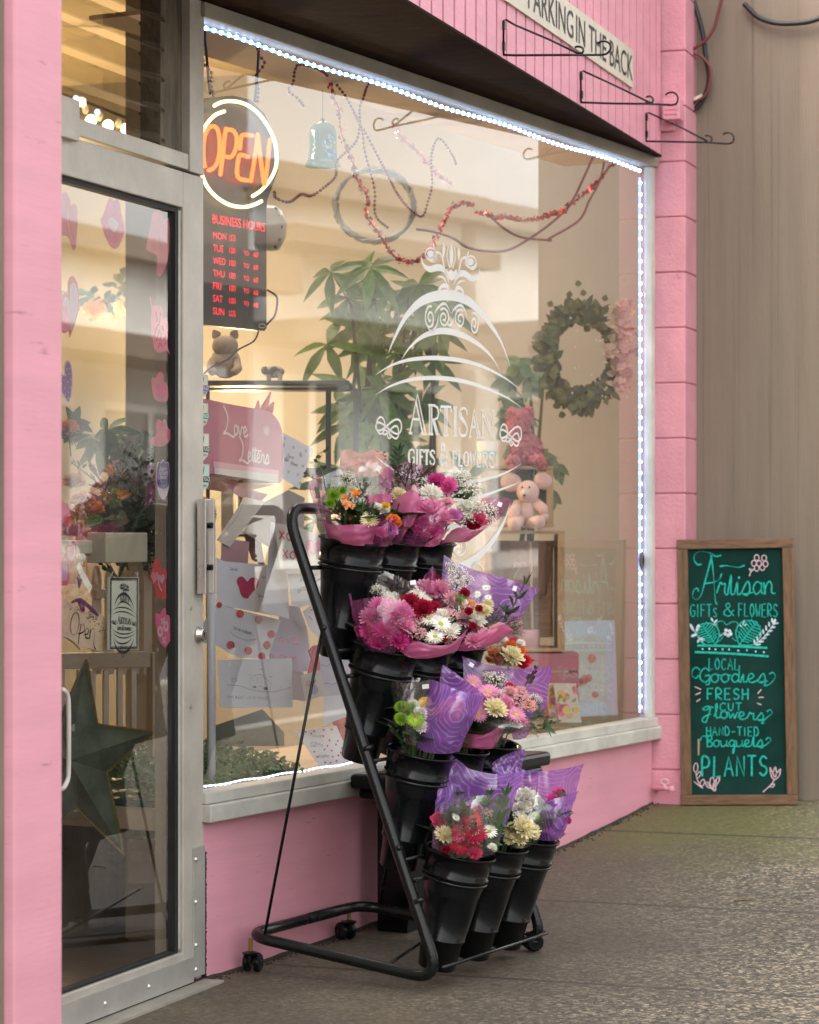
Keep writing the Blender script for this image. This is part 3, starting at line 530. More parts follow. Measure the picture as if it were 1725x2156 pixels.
CUR={'a':[(.8,.75),(.4,.95),(.1,.5),(.35,.05),(.75,.4),(.8,.9),(.78,.2),(1,.1)],'d':[(.75,.75),(.4,.95),(.1,.5),(.35,.05),(.75,.4),(.82,1.9),(.78,.2),(1,.1)],'e':[(0,.3),(.55,.55),(.6,.85),(.35,.98),(.12,.6),(.25,.1),(.6,.05),(1,.3)],
'i':[(0,.1),(.4,.95),(.4,.2),(.6,.05),(1,.2)],'l':[(0,.2),(.5,1.3),(.45,1.85),(.25,1.6),(.35,.2),(.6,.05),(1,.2)],'n':[(.05,.9),(.15,0),(.2,.6),(.5,.95),(.7,.7),(.7,.15),(1,.1)],'o':[(.6,.95),(.2,.8),(.1,.35),(.4,.02),(.75,.3),(.7,.8),(.5,.95),(.8,.8),(1,.8)],
'p':[(.1,.95),(.2,-.9),(.2,.6),(.5,.98),(.8,.6),(.6,.1),(.25,.15)],'q':[(.75,.75),(.4,.95),(.1,.5),(.35,.05),(.7,.4),(.75,.95),(.7,-.5),(.55,-.9),(.6,-.3),(1,.2)],'r':[(0,.2),(.3,.95),(.45,.8),(.7,.85),(.65,.3),(.8,.05),(1,.2)],'s':[(0,.1),(.55,1),(.75,.4),(.5,0),(.15,.1),(.5,.1),(1,.2)],
't':[(0,.2),(.45,1.5),(.4,.3),(.6,.05),(1,.2)],'u':[(0,.9),(.1,.2),(.35,.05),(.7,.4),(.75,.95),(.75,.2),(1,.1)],'v':[(0,.9),(.3,.05),(.65,.8),(.75,.9),(1,.8)],'w':[(0,.9),(.15,.1),(.45,.7),(.6,.1),(.85,.8),(1,.85)],
'G':[(.95,1.5),(.55,1.95),(.15,1.4),(.1,.5),(.5,.02),(.9,.4),(.9,.9),(.5,.85),(.95,.95),(.9,-.2),(.6,-.3)],'F':[(1,1.7),(.5,1.9),(.1,1.5),(.4,1.35),(.75,1.75),(.55,.4),(.35,-.5),(.05,-.2),(.3,.4),(.8,.75)],'B':[(.05,1.6),(.35,1.9),(.3,-.1),(.3,1.6),(.7,1.9),(.8,1.3),(.35,1),(.85,.7),(.75,.1),(.3,.1)],
'L':[(.1,1.9),(.45,1.2),(.35,.4),(.1,.05),(.4,.1),(.9,-.1),(1,.1)],'O':[(.6,1.9),(.2,1.4),(.1,.6),(.4,.02),(.85,.6),(.8,1.5),(.55,1.9)]}
def word(mb,st,w,x0,x1,y0,y1,h,wd,off,font=CAP,gap=.18,slant=0,var=0):   # st maps enlarged-look pixels to the plane; y0,y1 baseline at both ends
    cu=not isinstance(next(iter(font.values()))[0],list)
    wid=[.62 if c in'iIlt' else .5 if c==' ' else 1 for c in w]; tot=sum(wid)+gap*(len(w)-1); x=0
    pl,fn=st
    for c,k in zip(w,wid):
        if c!=' ':
            for s in ([font[c]] if cu else font[c]):
                pts=[]
                for a,b in s:
                    X=x0+(x1-x0)*(x+a*k)/tot+slant*b*h; Y=y0+(y1-y0)*(x+a*k)/tot-b*h+random.uniform(-var,var)*h
                    pts.append(pl.st(fn(X,Y)))
                if len(pts)>2 and (cu or c in'CDGOSPRUBs&'): pts=smooth(pts,4)
                mb.ribbon(pl,pts,wd,off)
        x+=k+gap
def line(mb,st,pts,wd,off,taper=False,sm=True,closed=False):
    pl,fn=st; q=[pl.st(fn(*p)) for p in pts]
    mb.ribbon(pl,smooth(q,5,closed) if sm and len(q)>2 else q,wd,off,taper,closed)
def fill(mb,st,pts,off,th=0,sm=True,k=4):
    pl,fn=st; q=[pl.st(fn(*p)) for p in pts]; mb.poly(pl,smooth(q,k,True) if sm else q,off,th)
def ell(cx,cy,rx,ry,k=14,a0=0,a1=2*math.pi,rot=0):
    o=[]
    for i in range(k):
        t=a0+(a1-a0)*i/(k if abs(a1-a0-2*math.pi)<1e-6 else k-1); x,y=rx*math.cos(t),ry*math.sin(t); o.append((cx+x*math.cos(rot)-y*math.sin(rot),cy+x*math.sin(rot)+y*math.cos(rot)))
    return o
def spiral(cx,cy,rx,ry,turns,k=22,a0=0,d=1):
    return [(cx+rx*(1-i/k*.85)*math.cos(a0+d*turns*2*math.pi*i/k),cy+ry*(1-i/k*.85)*math.sin(a0+d*turns*2*math.pi*i/k)) for i in range(k+1)]
def heart(cx,cy,w,h,rot=0):
    o=[]
    for i in range(24):
        t=2*math.pi*i/24; x=16*math.sin(t)**3/17*w/2; y=-(13*math.cos(t)-5*math.cos(2*t)-2*math.cos(3*t)-math.cos(4*t))/15*h/2
        o.append((cx+x*math.cos(rot)-y*math.sin(rot),cy+x*math.sin(rot)+y*math.cos(rot)))
    return o
# ------------------------------------------------------------------ the shop's mark, drawn once and used on the window and the plaque
def logo(mb,st,off,k=1,lo=True):
    Lw=lambda p,w,t=True: line(mb,st,p,w*k,off,t)
    Lw([(215,1045),(260,930),(350,750),(450,630),(560,560),(700,530),(800,537),(920,582),(1030,680),(1130,810),(1220,960),(1295,1165)],.026)
    Lw([(330,1105),(400,1000),(500,910),(600,865),(700,850),(800,865),(920,910),(1040,990),(1130,1080),(1200,1195)],.016)
    Lw([(100,1240),(220,1165),(380,1110),(560,1090),(720,1095),(900,1120),(1080,1180),(1250,1270),(1390,1375)],.011)
    Lw([(100,1418),(220,1345),(380,1290),(560,1268),(750,1275),(930,1310),(1100,1370),(1260,1440),(1395,1530)],.011)
    Q=lambda x,y:(( z5(x,y)[0]-zW(0,0)[0])/(zW(1,0)[0]-zW(0,0)[0]),(z5(x,y)[1]-zW(0,0)[1])/(zW(0,1)[1]-zW(0,0)[1]))
    for p,w in(([(715,735),(780,790),(900,850),(1050,885),(1220,890),(1350,870),(1470,835),(1565,780)],.011),([(720,815),(830,920),(1000,985),(1150,1000),(1300,978),(1450,930),(1565,885)],.011),
               ([(790,960),(850,1070),(960,1140),(1100,1160),(1250,1130),(1370,1060),(1430,990)],.014),([(760,1000),(800,1130),(870,1260),(960,1350),(1080,1395),(1200,1390),(1300,1335),(1400,1230),(1470,1110),(1502,1010)],.026)):
        Lw([Q(*q) for q in p],w)
    for cx,cy,d in((1020,1270,1),(1110,1280,-1),(1200,1270,1)): Lw([Q(*q) for q in spiral(cx,cy,50,62,1.6,a0=-1.5,d=d)],.005,False)
    for p in([(1200,1440),(1260,1400),(1300,1360),(1340,1390),(1335,1430)],[(1000,1440),(950,1410),(920,1450)],[(1040,1420),(1080,1500),(1100,1560)],[(1160,1420),(1130,1500),(1100,1560)]): Lw([Q(*q) for q in p],.007)
    for cx,cy,rx,ry,d,a in((582,735,48,110,-1,-1.2),(705,735,52,90,1,-2.2),(850,745,52,90,-1,-1.0),(975,790,42,105,1,-2.0)): Lw(spiral(cx,cy,rx,ry,1.7,a0=a,d=d),.0055,False)
    for p in([(625,700),(640,660),(690,610),(730,620),(770,700)],[(770,700),(800,650),(850,620),(890,660),(920,760)],[(560,820),(600,850),(640,800),(660,700)],[(720,760),(760,800),(800,720)]): Lw(p,.007)
    Lw([(505,180),(525,260),(580,300),(650,285),(700,300),(735,360),(750,430)],.017); Lw([(1027,285),(1010,360),(960,385),(890,340),(840,345),(810,390),(795,440)],.017)
    Lw([(640,145),(685,175),(705,260),(720,350)],.006,False); Lw([(905,190),(862,215),(845,290),(830,350)],.006,False)
    Lw([(645,365),(700,375),(740,440)],.006); Lw([(895,405),(850,410),(815,450)],.006)
    fill(mb,st,[(645,522),(665,455),(710,425),(745,440),(755,505),(725,470),(690,470)],off); fill(mb,st,[(900,560),(880,490),(845,450),(815,455),(800,505),(840,480),(870,505)],off)
    fill(mb,st,[(728,300),(750,325),(770,305),(795,325),(820,300),(818,370),(770,400),(738,365)],off)
    fill(mb,st,[(705,70),(716,130),(703,200),(692,130)],off); fill(mb,st,[(772,80),(790,180),(772,285),(757,180)],off); fill(mb,st,[(838,100),(850,160),(840,220),(830,160)],off)
    Lw([(745,90),(735,190),(760,290)],.004,False); Lw([(800,100),(808,190),(785,290)],.004,False)
    for cx,cy in((590,165),(945,235)):
        fill(mb,st,ell(cx-4,cy,28,33),off); Lw(ell(cx,cy,46,52)+[ell(cx,cy,46,52)[0]],.005,False); Lw(ell(cx+6,cy+8,44,60,10,-1,2),.006)
    fill(mb,st,[(612,70),(630,120),(632,165),(612,110)],off); fill(mb,st,[(625,170),(634,200),(622,245),(612,205)],off); fill(mb,st,[(930,140),(920,180),(908,190),(915,160)],off); fill(mb,st,[(915,210),(925,250),(918,280),(906,240)],off)
    for c,x0,x1,t0,b0 in(('A',395,555,1410,1762),('R',568,670,1512,1768),('T',676,772,1524,1775),('I',784,826,1530,1778),('S',838,918,1535,1783),('A',928,1030,1548,1790),('N',1036,1152,1558,1798)):
        for s in SER[c]:
            q=[(x0+(x1-x0)*a,b0+(t0-b0)*b+(x0+(x1-x0)*a-(x0+x1)/2)*.06) for a,b in s]; line(mb,st,q,.0062*k,off,False,c in'SO')
    xs=[('G',390,448),('I',458,478),('F',488,528),('T',533,575),('S',582,628),('&',668,735),('F',780,828),('L',832,872),('O',878,930),('W',934,990),('E',996,1038),('R',1046,1096),('S',1105,1155)]
    for c,x0,x1 in xs:
        t0=(1905+(x0-390)*.04) if c!='&' else 1850; b0=2028+(x0-390)*.045
        for s in SER[c]:
            q=[(x0+(x1-x0)*a,b0+(t0-b0)*b) for a,b in s]; line(mb,st,q,(.0048 if c!='&' else .009)*k,off,False,c in'SOGR&')
    for cx,cy,sx in((215,1700,1),(1298,1765,.84)):
        Lw([(cx+115*sx*math.sin(t),cy-95*math.sin(t)*math.cos(t)*1.05-20*math.cos(t)) for t in [2*math.pi*i/28 for i in range(29)]],.0048,False)
        Lw([(cx+(20+70*math.sin(t))*sx,cy+50+50*math.sin(t)*math.cos(t)*1.5+25*math.cos(t)) for t in [2*math.pi*i/24 for i in range(25)]],.0045,False)
        Lw(ell(cx-70*sx,cy-10,38*sx,75,12)+[ell(cx-70*sx,cy-10,38*sx,75,12)[0]],.0045,False); Lw(spiral(cx+5,cy+70,22*sx,40,1.3),.004,False)
mb=MB(); logo(mb,(WIN,zW),-.0105,1.3)
mb.build('window_lettering',M('white_vinyl',(.8,.8,.78),rough=.5,var=.02),base=WIN.hit(zW(750,1500)),label='white shop mark of arches, flowers and lettering on the display window',cat='window decal')
# ------------------------------------------------------------------ sign above, hooks, cables
pw=FRONT.st(z3(660,500)); hgt=.135
mb=MB(); mb.pbox(FRONT,pw[0]-2.02,pw[0],pw[1],pw[1]+hgt,.001,.008)
sg=thing('parking_sign','cream strip sign on the pink fascia with black capital lettering','sign',FRONT.w(pw[0]-1,pw[1]))
mb.build('board',M('cream_sign',(.6,.55,.45),rough=.5,var=.08),sg)
mb=MB(); hT=.088
def asp(t):
    cu=bpy.data.curves.new('lettering','FONT'); cu.body=t; ob=bpy.data.objects.new('lettering',cu); sc.collection.objects.link(ob); bpy.context.view_layer.update(); w=ob.dimensions.x; bpy.data.objects.remove(ob); bpy.data.curves.remove(cu); return w
xa=FRONT.st(z3(335,300))[0]; xb=FRONT.st(z3(655,400))[0]; k=(xb-xa)/asp('IN THE BACK'); wp=asp('PARKING')*k
put_text(mb,FRONT,'IN THE BACK',(xa,pw[1]+.024),(xb,pw[1]+.024),hT,.0095); put_text(mb,FRONT,'PARKING',(xa-wp-.28*k,pw[1]+.024),(xa-.28*k,pw[1]+.024),hT,.0095)
mb.build('lettering',BLACKI,sg)
BR=[('black wire plant bracket on the fascia beneath the cream sign, nearest the door',z2(1445,325),[z2(1445,120),z2(1460,116),z3(0,140),z3(200,225),z3(355,300)],[z2(1445,322),z3(0,313),z3(300,311),z3(480,311)],[z3(355,300),z3(385,298),z3(388,275),z3(365,263),z3(342,268)],[z3(480,311),z3(520,305),z3(545,275),z3(535,243),z3(500,233),z3(470,245)]),
('black wire plant bracket on the fascia under the right end of the cream sign',z3(375,580),[z3(375,405),z3(390,402),z3(560,480),z3(770,582)],[z3(377,580),z3(560,586),z3(760,588),z3(890,594)],[z3(740,582),z3(775,582),z3(785,562),z3(768,545),z3(745,550)],[z3(890,594),z3(918,585),z3(925,550),z3(905,525),z3(875,525),z3(855,538)]),
('black wire plant bracket nearest the brown wall, at the fascia end',z3(745,800),[z3(745,640),z3(760,638),z3(930,715),z3(1090,798)],[z3(745,800),z3(930,803),z3(1090,806),z3(1205,814)],[z3(1085,803),z3(1110,805),z3(1118,785),z3(1100,768),z3(1080,770)],[z3(1205,814),z3(1235,805),z3(1242,775),z3(1225,755),z3(1200,752),z3(1180,762)])]
for lab,m0,top,bot,h1,h2 in BR:
    p0=FRONT.hit(m0,.002); B=Pl(p0,Nv,UP); mb=MB()
    t=thing('plant_bracket',lab,'bracket',p0,'wire plant brackets on the fascia')
    a=[B.hit(q) for q in top]; b=[B.hit(q) for q in bot]; mb.tube([b[0],a[0]]+a[1:],.0035,6); mb.tube(b,.0035,6); mb.build('bracket_arm',BLACKM,t,smooth=True)
    for h in(h1,h2): mb=MB(); mb.tube([V(q) for q in smooth([B.hit(q) for q in h],4)],.0033,6); mb.build('hook',BLACKM,t,smooth=True)
    for z in(.25,.85): mb=MB(); q=b[0].lerp(a[0],z); mb.obox(q+Nv*.002,Nv*.004,Fv*.007,UP*.012); mb.build('mount_clip',BLACKM,t)
BW=Pl(w0,Nv).shift(.03)
def cable(name,pts,r,mat,lab,pl=BW):
    mb=MB(); q=[V(x) for x in smooth([pl.hit(p) for p in pts],6)]; mb.tube(q,r,8); return mb.build(name,mat,base=q[0],smooth=True,label=lab,cat='cable')
BLC=M('black_cable',(.012,.012,.014),rough=.5,var=.2)
cable('cable',[z3(1000,-40),z3(1040,90),z3(1068,200),z3(1085,330),z3(1102,440),z3(1080,540),z3(1030,610),z3(962,652)],.009,BLC,'thick black cable hanging down into the pink junction box')
cable('cable',[z3(1180,-30),z3(1150,90),z3(1125,170),z3(1080,230),z3(1000,288),z3(1010,300),z3(1060,322),z3(1108,385),z3(1105,480),z3(1075,545),z3(1010,580)],.006,M('red_cable',(.12,.025,.025),rough=.5),'thin dark red cable kinked against the column edge',BW.shift(.02))
cable('cable',[z3(1300,20),z3(1370,90),z3(1440,122),z3(1520,134),z3(1650,126),z3(1740,100)],.010,BLC,'black cable looping across the top of the brown wall')
JB=thing('junction_box','pink painted junction box on the column where the cables enter','junction box',COL.hit(z3(920,640)))
mb=MB(); a=COL.st(z3(850,700)); b=COL.st(z3(965,575)); mb.pbox(COL,a[0]+.012,b[0],a[1],b[1],.02,.085); mb.build('housing',PINKBLOCK,JB,bevel=.004)
mb=MB(); mb.pbox(COL,a[0]-.03,a[0]+.04,a[1]-.03,b[1]+.01,.001,.019); mb.build('back_plate',PINKBLOCK,JB,bevel=.002)
mb=MB()
for i in range(3): z=a[1]+(b[1]-a[1])*(.25+.22*i); mb.pbox(COL,a[0]+.022,b[0]-.01,z,z+.004,.0855,.088)
mb.build('cover_rib',PINKBLOCK,JB)
mb=MB(); mb.tube([BW.hit(z3(960,610)),BW.hit(z3(1000,580)),BW.hit(z3(1065,545))],.011,10); mb.build('conduit',M('pale_conduit',(.5,.42,.36),rough=.5),JB,smooth=True)
mb=MB(); p=COL.hit(z3(805,700),.0); mb.lathe([(.03,0),(.03,.012),(.024,.018),(.0,.02)],p+COL.n*.0005,COL.n,20); mb.build('cover_disc',PINKBLOCK,JB)
# tap
tp=COL.hit(zR(850,715),.06); T=thing('garden_tap','small pink painted tap low in the corner by the column','tap',tp)
mb=MB(); a=COL.hit(zR(795,722),.03); b=COL.hit(zR(885,722),.06); mb.tube([a-COL.n*.06,a,tp,b],.010,10); mb.tube([b+UP*.012,b-UP*.012],.013,10); mb.tube([b,COL.hit(zR(903,732),.065)],.006,8); mb.build('tap_body',PINKBLOCK,T,smooth=True)
mb=MB(); hh=COL.hit(zR(850,682),.06); mb.tube([hh+ (Nv*math.cos(x)+UP*math.sin(x)*.75)*.014 for x in [2*math.pi*i/16 for i in range(16)]],.004,8,closed=True); mb.tube([hh-UP*.01,tp],.005,8); mb.build('tap_handle',M('pale_pink_paint',(.7,.4,.44),rough=.5),T,smooth=True)
# ------------------------------------------------------------------ light strips
DIO=emis('led_diode',(.45,.66,1.0),5.5); TAPE=emis('led_tape',(.17,.42,1.0),.8); TAPEW=emis('led_tape_white',(.9,.85,1.0),.3)
dmesh=MB(); dmesh.sphere((0,0,0),.0062,8,(1,.6,1)); dmesh=dmesh.mesh('led_diode',DIO,smooth=True)
def strip(lab,fn,n_,tape=TAPE,w=.004,dm=dmesh):
    t=thing('led_strip',lab,'light strip',fn(0),'light strips round the display window'); mb=MB(); mb.tube([fn(i/40) for i in range(41)],w,6); mb.build('tape',tape,t)
    for i in range(n_): place(dm,'diode',t,fn((i+.5)/n_)+NW*.003)
zt=lambda s:1.358-.006*math.sin(s*9)
strip('bright white light strip along the top of the display window',lambda u:WIN.w(.01+u*(S1-.06),1.357+.004*math.sin(u*23),-.028),80)
strip('bright white light strip running down the right window frame',lambda u:WIN.w(S1-.052,1.33-u*2.0,-.03),48)
fl_=MB(); fl_.sphere((0,0,0),.004,8,(1,.6,.8)); fl_=fl_.mesh('soft_diode',emis('soft_diode',(.9,.88,1),.9),smooth=True)
strip('light strip lying on the display floor along the window glass',lambda u:WIN.w(.02+u*1.0,-.6835+.0015*math.sin(u*30),-.04),40,TAPEW,.003,fl_)
t=thing('strip_controller','small black inline controller on the vertical light strip','controller',WIN.w(S1-.052,-.24,-.02)); q=WIN.hit(z6(720,1300),-.02)
mb=MB(); mb.sphere(q,.022,12,(.5,.5,1.6)); mb.build('case',BLACKP,t,smooth=True)
# ------------------------------------------------------------------ OPEN sign with opening hours
SP=WIN.shift(-.055); stO=(SP,zO)
OS=thing('open_sign','lit OPEN sign with red opening hours panel hanging behind the window','sign',SP.hit(zO(330,2060)))
mb=MB(); fill(mb,stO,[(140,80),(330,62),(480,98),(600,215),(690,400),(730,560),(716,720),(662,870),(625,965),(618,1080),(620,1500),(620,2070),(600,2094),(330,2066),(45,2036),(30,1900),(30,1000),(30,700),(30,420),(34,200),(60,112)],0,.022,sm=False)
mb.build('panel',M('sign_panel',(.014,.016,.017),rough=.35,var=.2),OS)
RING=emis('warm_white_tube',(1,.74,.34),.62); LET=emis('orange_red_tube',(1,.07,.01),1.3)
def stube(pts,r,mat,nm):
    pl=SP.shift(.016); mb=MB(); q=[V(x) for x in smooth([pl.hit(zO(*p)) for p in pts],6)]; mb.tube(q,r,10)
    for e in(q[0],q[-1]): mb.sphere(e,r,10)
    mb.build(nm,mat,OS,smooth=True)
stube([(170,150),(240,118),(330,112),(430,135),(530,200),(620,310),(680,430),(706,560),(700,680),(650,790),(570,885),(500,930)],.0052,RING,'ring_tube')
stube([(255,200),(180,230),(110,300),(60,390),(42,500),(42,620),(62,740),(110,850),(190,940),(300,1005),(420,1025),(510,1005),(575,975)],.0052,RING,'ring_tube')
for p in([(88,672),(76,600),(80,450),(110,360),(155,328),(195,352),(214,430),(214,550),(195,640),(160,690),(122,708)],[(222,742),(240,600),(266,372),(285,358),(330,366),(358,410),(362,480),(340,560),(305,595),(266,588)],[(498,410),(425,402),(400,425),(390,520)],[(458,592),(395,575),(374,630),(366,735),(390,780),(456,795)],[(486,798),(520,590),(541,420),(546,420),(566,590),(598,815),(606,815),(628,650),(648,445)]): stube(p,.0056,LET,'letter_tube')
RED=emis('red_lettering',(1,.04,.06),.42); mb=MB(); pt=lambda x,y:SP.st(zO(x,y))
put_text(mb,SP,'BUSINESS HOURS',pt(152,1163),pt(605,1240),.0245,.001)
rows=[('MON',270,'LOS',''),('TUE',245,'100','60'),('WED',262,'100','60'),('THU',255,'100','60'),('FRI',226,'100','60'),('SAT',238,'100','60'),('SUN',252,'LOS','')]
bx=MB(); gl=MB()
for i,(d,x1,t1,t2) in enumerate(rows):
    y=1297+i*108.5; f=lambda x:y+(x-155)*.12
    put_text(mb,SP,d,pt(157,f(157)),pt(x1,f(x1)),.0185,.001); put_text(mb,SP,t1,pt(296,f(296)),pt(350,f(350)),.0165,.001)
    fill(bx,stO,[(285,f(285)+14),(405,f(405)+14),(405,f(405)-66),(285,f(285)-66)],.0004,sm=False); fill(bx,stO,[(483,f(483)+22),(597,f(597)+22),(597,f(597)-58),(483,f(483)-58)],.0004,sm=False)
    if t2: put_text(mb,SP,'TO',pt(420,f(420)+2),pt(468,f(468)+2),.0125,.001); put_text(mb,SP,t2,pt(506,f(506)+8),pt(545,f(545)+8),.014,.001)
mb.build('lettering',RED,OS); bx.build('display_window',M('dark_red_display',(.02,.006,.008),rough=.3,var=0),OS)
mb=MB(); line(mb,stO,ell(580,2050,28,17)+[ell(580,2050,28,17)[0]],.0018,.001); mb.build('maker_mark',ALU,OS)
mb=MB(); pl=SP.shift(-.03)
for p in([zT(90,40),zT(85,200),zT(95,300),zT(105,420),zT(115,560),zT(130,660)],[zT(530,190),zT(525,330),zT(515,500),zT(495,720)]): mb.tube([V(q) for q in smooth([pl.hit(x) for x in p],4)],.004,6)
mb.build('hanging_wire',BLC,OS,smooth=True)
mb=MB(); mb.tube([V(q) for q in smooth([pl.hit(x) for x in(z4(1518,0),z4(1490,60),z4(1400,110),z4(1340,165),z4(1240,215),z4(1180,270))],5)],.0025,6); mb.tube([V(q) for q in smooth([pl.hit(x) for x in(zO(628,1740),zO(700,1790),zO(712,1850),zO(690,1960),zO(620,2040))],5)],.003,6); mb.build('power_cord',BLC,OS,smooth=True)
# ------------------------------------------------------------------ garlands
BEAD=M('red_bead',(.20,.018,.035),rough=.18,var=.2,spec=.8,coat=.5); FOIL=M('red_foil',(.5,.03,.06),rough=.25,metal=.6,var=.2,island=.35)
def beads(lab,pts,dep,r=.0052,sp=.0135):
    pl=WIN.shift(dep); q=[V(x) for x in smooth([pl.hit(p)+NW*random.uniform(-.015,.015) for p in pts],6)]
    L=sum((b-a).length for a,b in zip(q,q[1:])); mb=MB(); mb.tube(q,.0012,4)
    for p in resample(q,max(int(L/sp),2)): mb.sphere(p,r,8)
    mb.build('bead_garland',BEAD,base=q[0],smooth=True,label=lab,cat='garland',group='red bead garlands in the window')
beads('dark red bead string hanging above the left of the lit sign',[zT(30,120),zT(60,240),zT(75,300),zT(85,410),zT(100,480),zT(130,560),zT(175,660)],-.09)
beads('dark red bead string hanging straight down to the lit sign ring',[zT(505,200),zT(510,320),zT(540,400),zT(535,500),zT(525,600),zT(495,715)],-.09)
beads('short bead string curling up to the window header, left of the bell',[zT(870,750),zT(815,690),zT(805,620),zT(825,560),zT(855,450),zT(890,408),zT(980,450),zT(1085,500)],-.12)
beads('bead string swagging from the sign ring past the bell up to the header',[zT(625,1465),zT(680,1510),zT(750,1545),zT(880,1480),zT(980,1490),zT(1050,1420),zT(1130,1330),zT(1200,1200),zT(1320,1050),zT(1350,900),zT(1380,760),zT(1400,680),zT(1440,600),zT(1478,520)],-.12)
beads('bead string falling from the header in front of the dark round wreath',[zT(1190,580),zT(1240,680),zT(1300,800),zT(1400,950),zT(1430,1100),zT(1460,1300),zT(1470,1450),zT(1510,1650),zT(1600,1750)],-.16)
beads('bead string looping through a tall narrow peak mid window',[z2(640,760),z2(700,930),z2(760,1020),z2(840,1130),z2(900,1210),z2(970,1270),z2(1000,1180),z2(1020,1080),z2(1040,920),z2(1080,810),z2(1130,900),z2(1170,960)],-.2)
beads('long bead string in a deep swag reaching the top right corner',[z2(950,1345),z2(1050,1360),z2(1130,1400),z2(1240,1450),z2(1360,1475),z2(1480,1465),z2(1600,1400),z2(1720,1300),z3(300,1150),z3(400,1000),z3(470,860)],-.14)
beads('darker bead string in a shallow swag below the right foil garland',[z2(1330,1240),z2(1450,1330),z2(1570,1390),z2(1700,1410),z3(200,1350),z3(350,1250),z3(430,1130),z3(470,1020),z3(515,880)],-.18)
hm=MB()
def foil(lab,pts,dep,dn=150,w=.015,mat=FOIL):
    pl=WIN.shift(dep); q=[V(x) for x in smooth([pl.hit(p) for p in pts],6)]; L=sum((b-a).length for a,b in zip(q,q[1:])); mb=MB(); mb.tube(q,.002,4)
    for p in resample(q,int(L*dn)):
        d=V((random.gauss(0,1),random.gauss(0,1),random.gauss(0,1))).normalized(); fr=Pl(p+d*random.uniform(0,w),d.orthogonal(),d.orthogonal().cross(d)); s=random.uniform(.004,.0105)
        mb.poly(fr,[(x*s,-y*s) for x,y in heart(0,0,2,2)[::3]],0)
    mb.build('foil_garland',mat,base=q[0],label=lab,cat='garland',group='red foil heart garlands')
foil('red foil heart garland sagging from the header down past the round wreath',[z2(430,430),z2(440,560),z2(480,640),z2(490,760),z2(520,850),z2(560,950),z2(600,1080),z2(650,1160),z2(640,1260),z2(720,1380),z2(800,1500),z2(900,1535),z2(1000,1480),z2(1060,1370),z2(1120,1250),z2(1180,1200),z2(1270,1200)],-.25,260)
foil('red foil heart garland rising to the top right window corner',[z2(1290,1250),z2(1450,1275),z2(1600,1290),z2(1720,1260),z3(280,1190),z3(350,1130),z3(440,1060),z3(510,980),z3(575,905)],-.1,260)
foil('pale pink foil heart garland crossing the upper middle of the window',[z2(780,730),z2(860,820),z2(950,900),z2(1040,1000),z2(1150,1090)],-.3,170,.018,M('pink_foil',(.75,.35,.4),rough=.3,metal=.5,island=.2))
# bell
bp=D(680,306,7.95); t=thing('glass_bell','teal glass bell hanging on a thread behind the window','bell',bp)
mb=MB(); k=7.95/F0; mb.lathe([(4*k,50*k),(10*k,49*k),(24*k,40*k),(29*k,26*k),(29*k,-10*k),(31*k,-30*k),(38*k,-44*k),(36*k,-44*k),(27*k,-28*k),(25*k,20*k),(18*k,36*k)],bp,UP,28)
mb.build('bell_body',film('teal_glass','5FB3A6',.5,.05,transl=.5,gloss=.2),t,smooth=True)
mb=MB(); mb.tube([bp+UP*50*k,D(680,165,7.95)],.0012,5); mb.tube([bp+UP*48*k,bp+UP*56*k],.006,8); mb.build('thread',BLC,t)
wc=D(789,433,8.7); t=thing('vine_wreath','dark round vine wreath hanging high behind the garlands','wreath',wc); mb=MB(); q=8.7/F0
for j in range(7):
    ph=random.random()*6; mb.tube([wc+V((1,.25,0))*((82+5*math.sin(9*x+ph)+random.uniform(-2,2))*q*math.cos(x))+UP*((76+5*math.cos(7*x+ph)+random.uniform(-2,2))*q*math.sin(x))+V((0,1,0))*.015*math.sin(5*x+ph) for x in [2*math.pi*i/40 for i in range(40)]],.0055,5,closed=True)
mb.build('twig_ring',M('grey_twig',(.34,.35,.32),rough=.8,var=.3),t)
# ------------------------------------------------------------------ paper cut-outs stuck inside the door glass
def pm(n,c,**k): return M(n,c,rough=.6,var=.1,vs=30,transl=.3,**k)
SPK=pm('pale_pink_paper',(.74,.24,.33)); SHP=pm('hot_pink_paper',(.80,.17,.36)); SRD=pm('red_paper',(.62,.06,.08)); SLV=pm('lilac_paper',(.55,.33,.55)); SPU=pm('purple_paper',(.30,.14,.42)); SWH=pm('white_cut_paper',(.72,.6,.66)); SCR=pm('crimson_paper',(.5,.06,.16))
GI=-.0135
def cut(lab,st,base,mat,shapes,cat='paper cut-out',nm='paper_heart',grp='valentine cut-outs on the door glass'):
    # shapes: first is the body, then (part name, material, outlines)
    pl,fn=st; o=pl.hit(fn(*base),GI); mb=MB(); fill(mb,st,shapes[0],GI,.0006)
    t=mb.build(nm,mat,base=o,label=lab,cat=cat,group=grp)
    for i,(pn,pmat,outs) in enumerate(shapes[1:]):
        mb=MB()
        for q in outs:
            if isinstance(q,tuple): line(mb,st,q[0],q[1],GI+.0004*(i+1))
            else: fill(mb,st,q,GI+.0004*(i+1))
        mb.build(pn,pmat,t)
    return t
A_=(DOOR,zDA); B_=(DOOR,zDB); C_=(DOOR,zDC)
cut('pale pink double heart high on the door glass by the pillar',A_,(160,500),SPK,[[(40,340),(75,300),(95,200),(130,170),(165,200),(190,280),(185,330),(215,305),(250,320),(272,400),(265,600),(235,840),(160,680),(60,650),(20,500)],('inner_heart',SWH,[([(165,360),(160,520),(200,700),(235,830)],.002)])])
lips=[(555,440),(590,340),(620,260),(650,245),(685,275),(715,255),(745,300),(760,410),(800,575),(775,690),(725,800),(660,805),(610,735),(560,610),(530,490)]
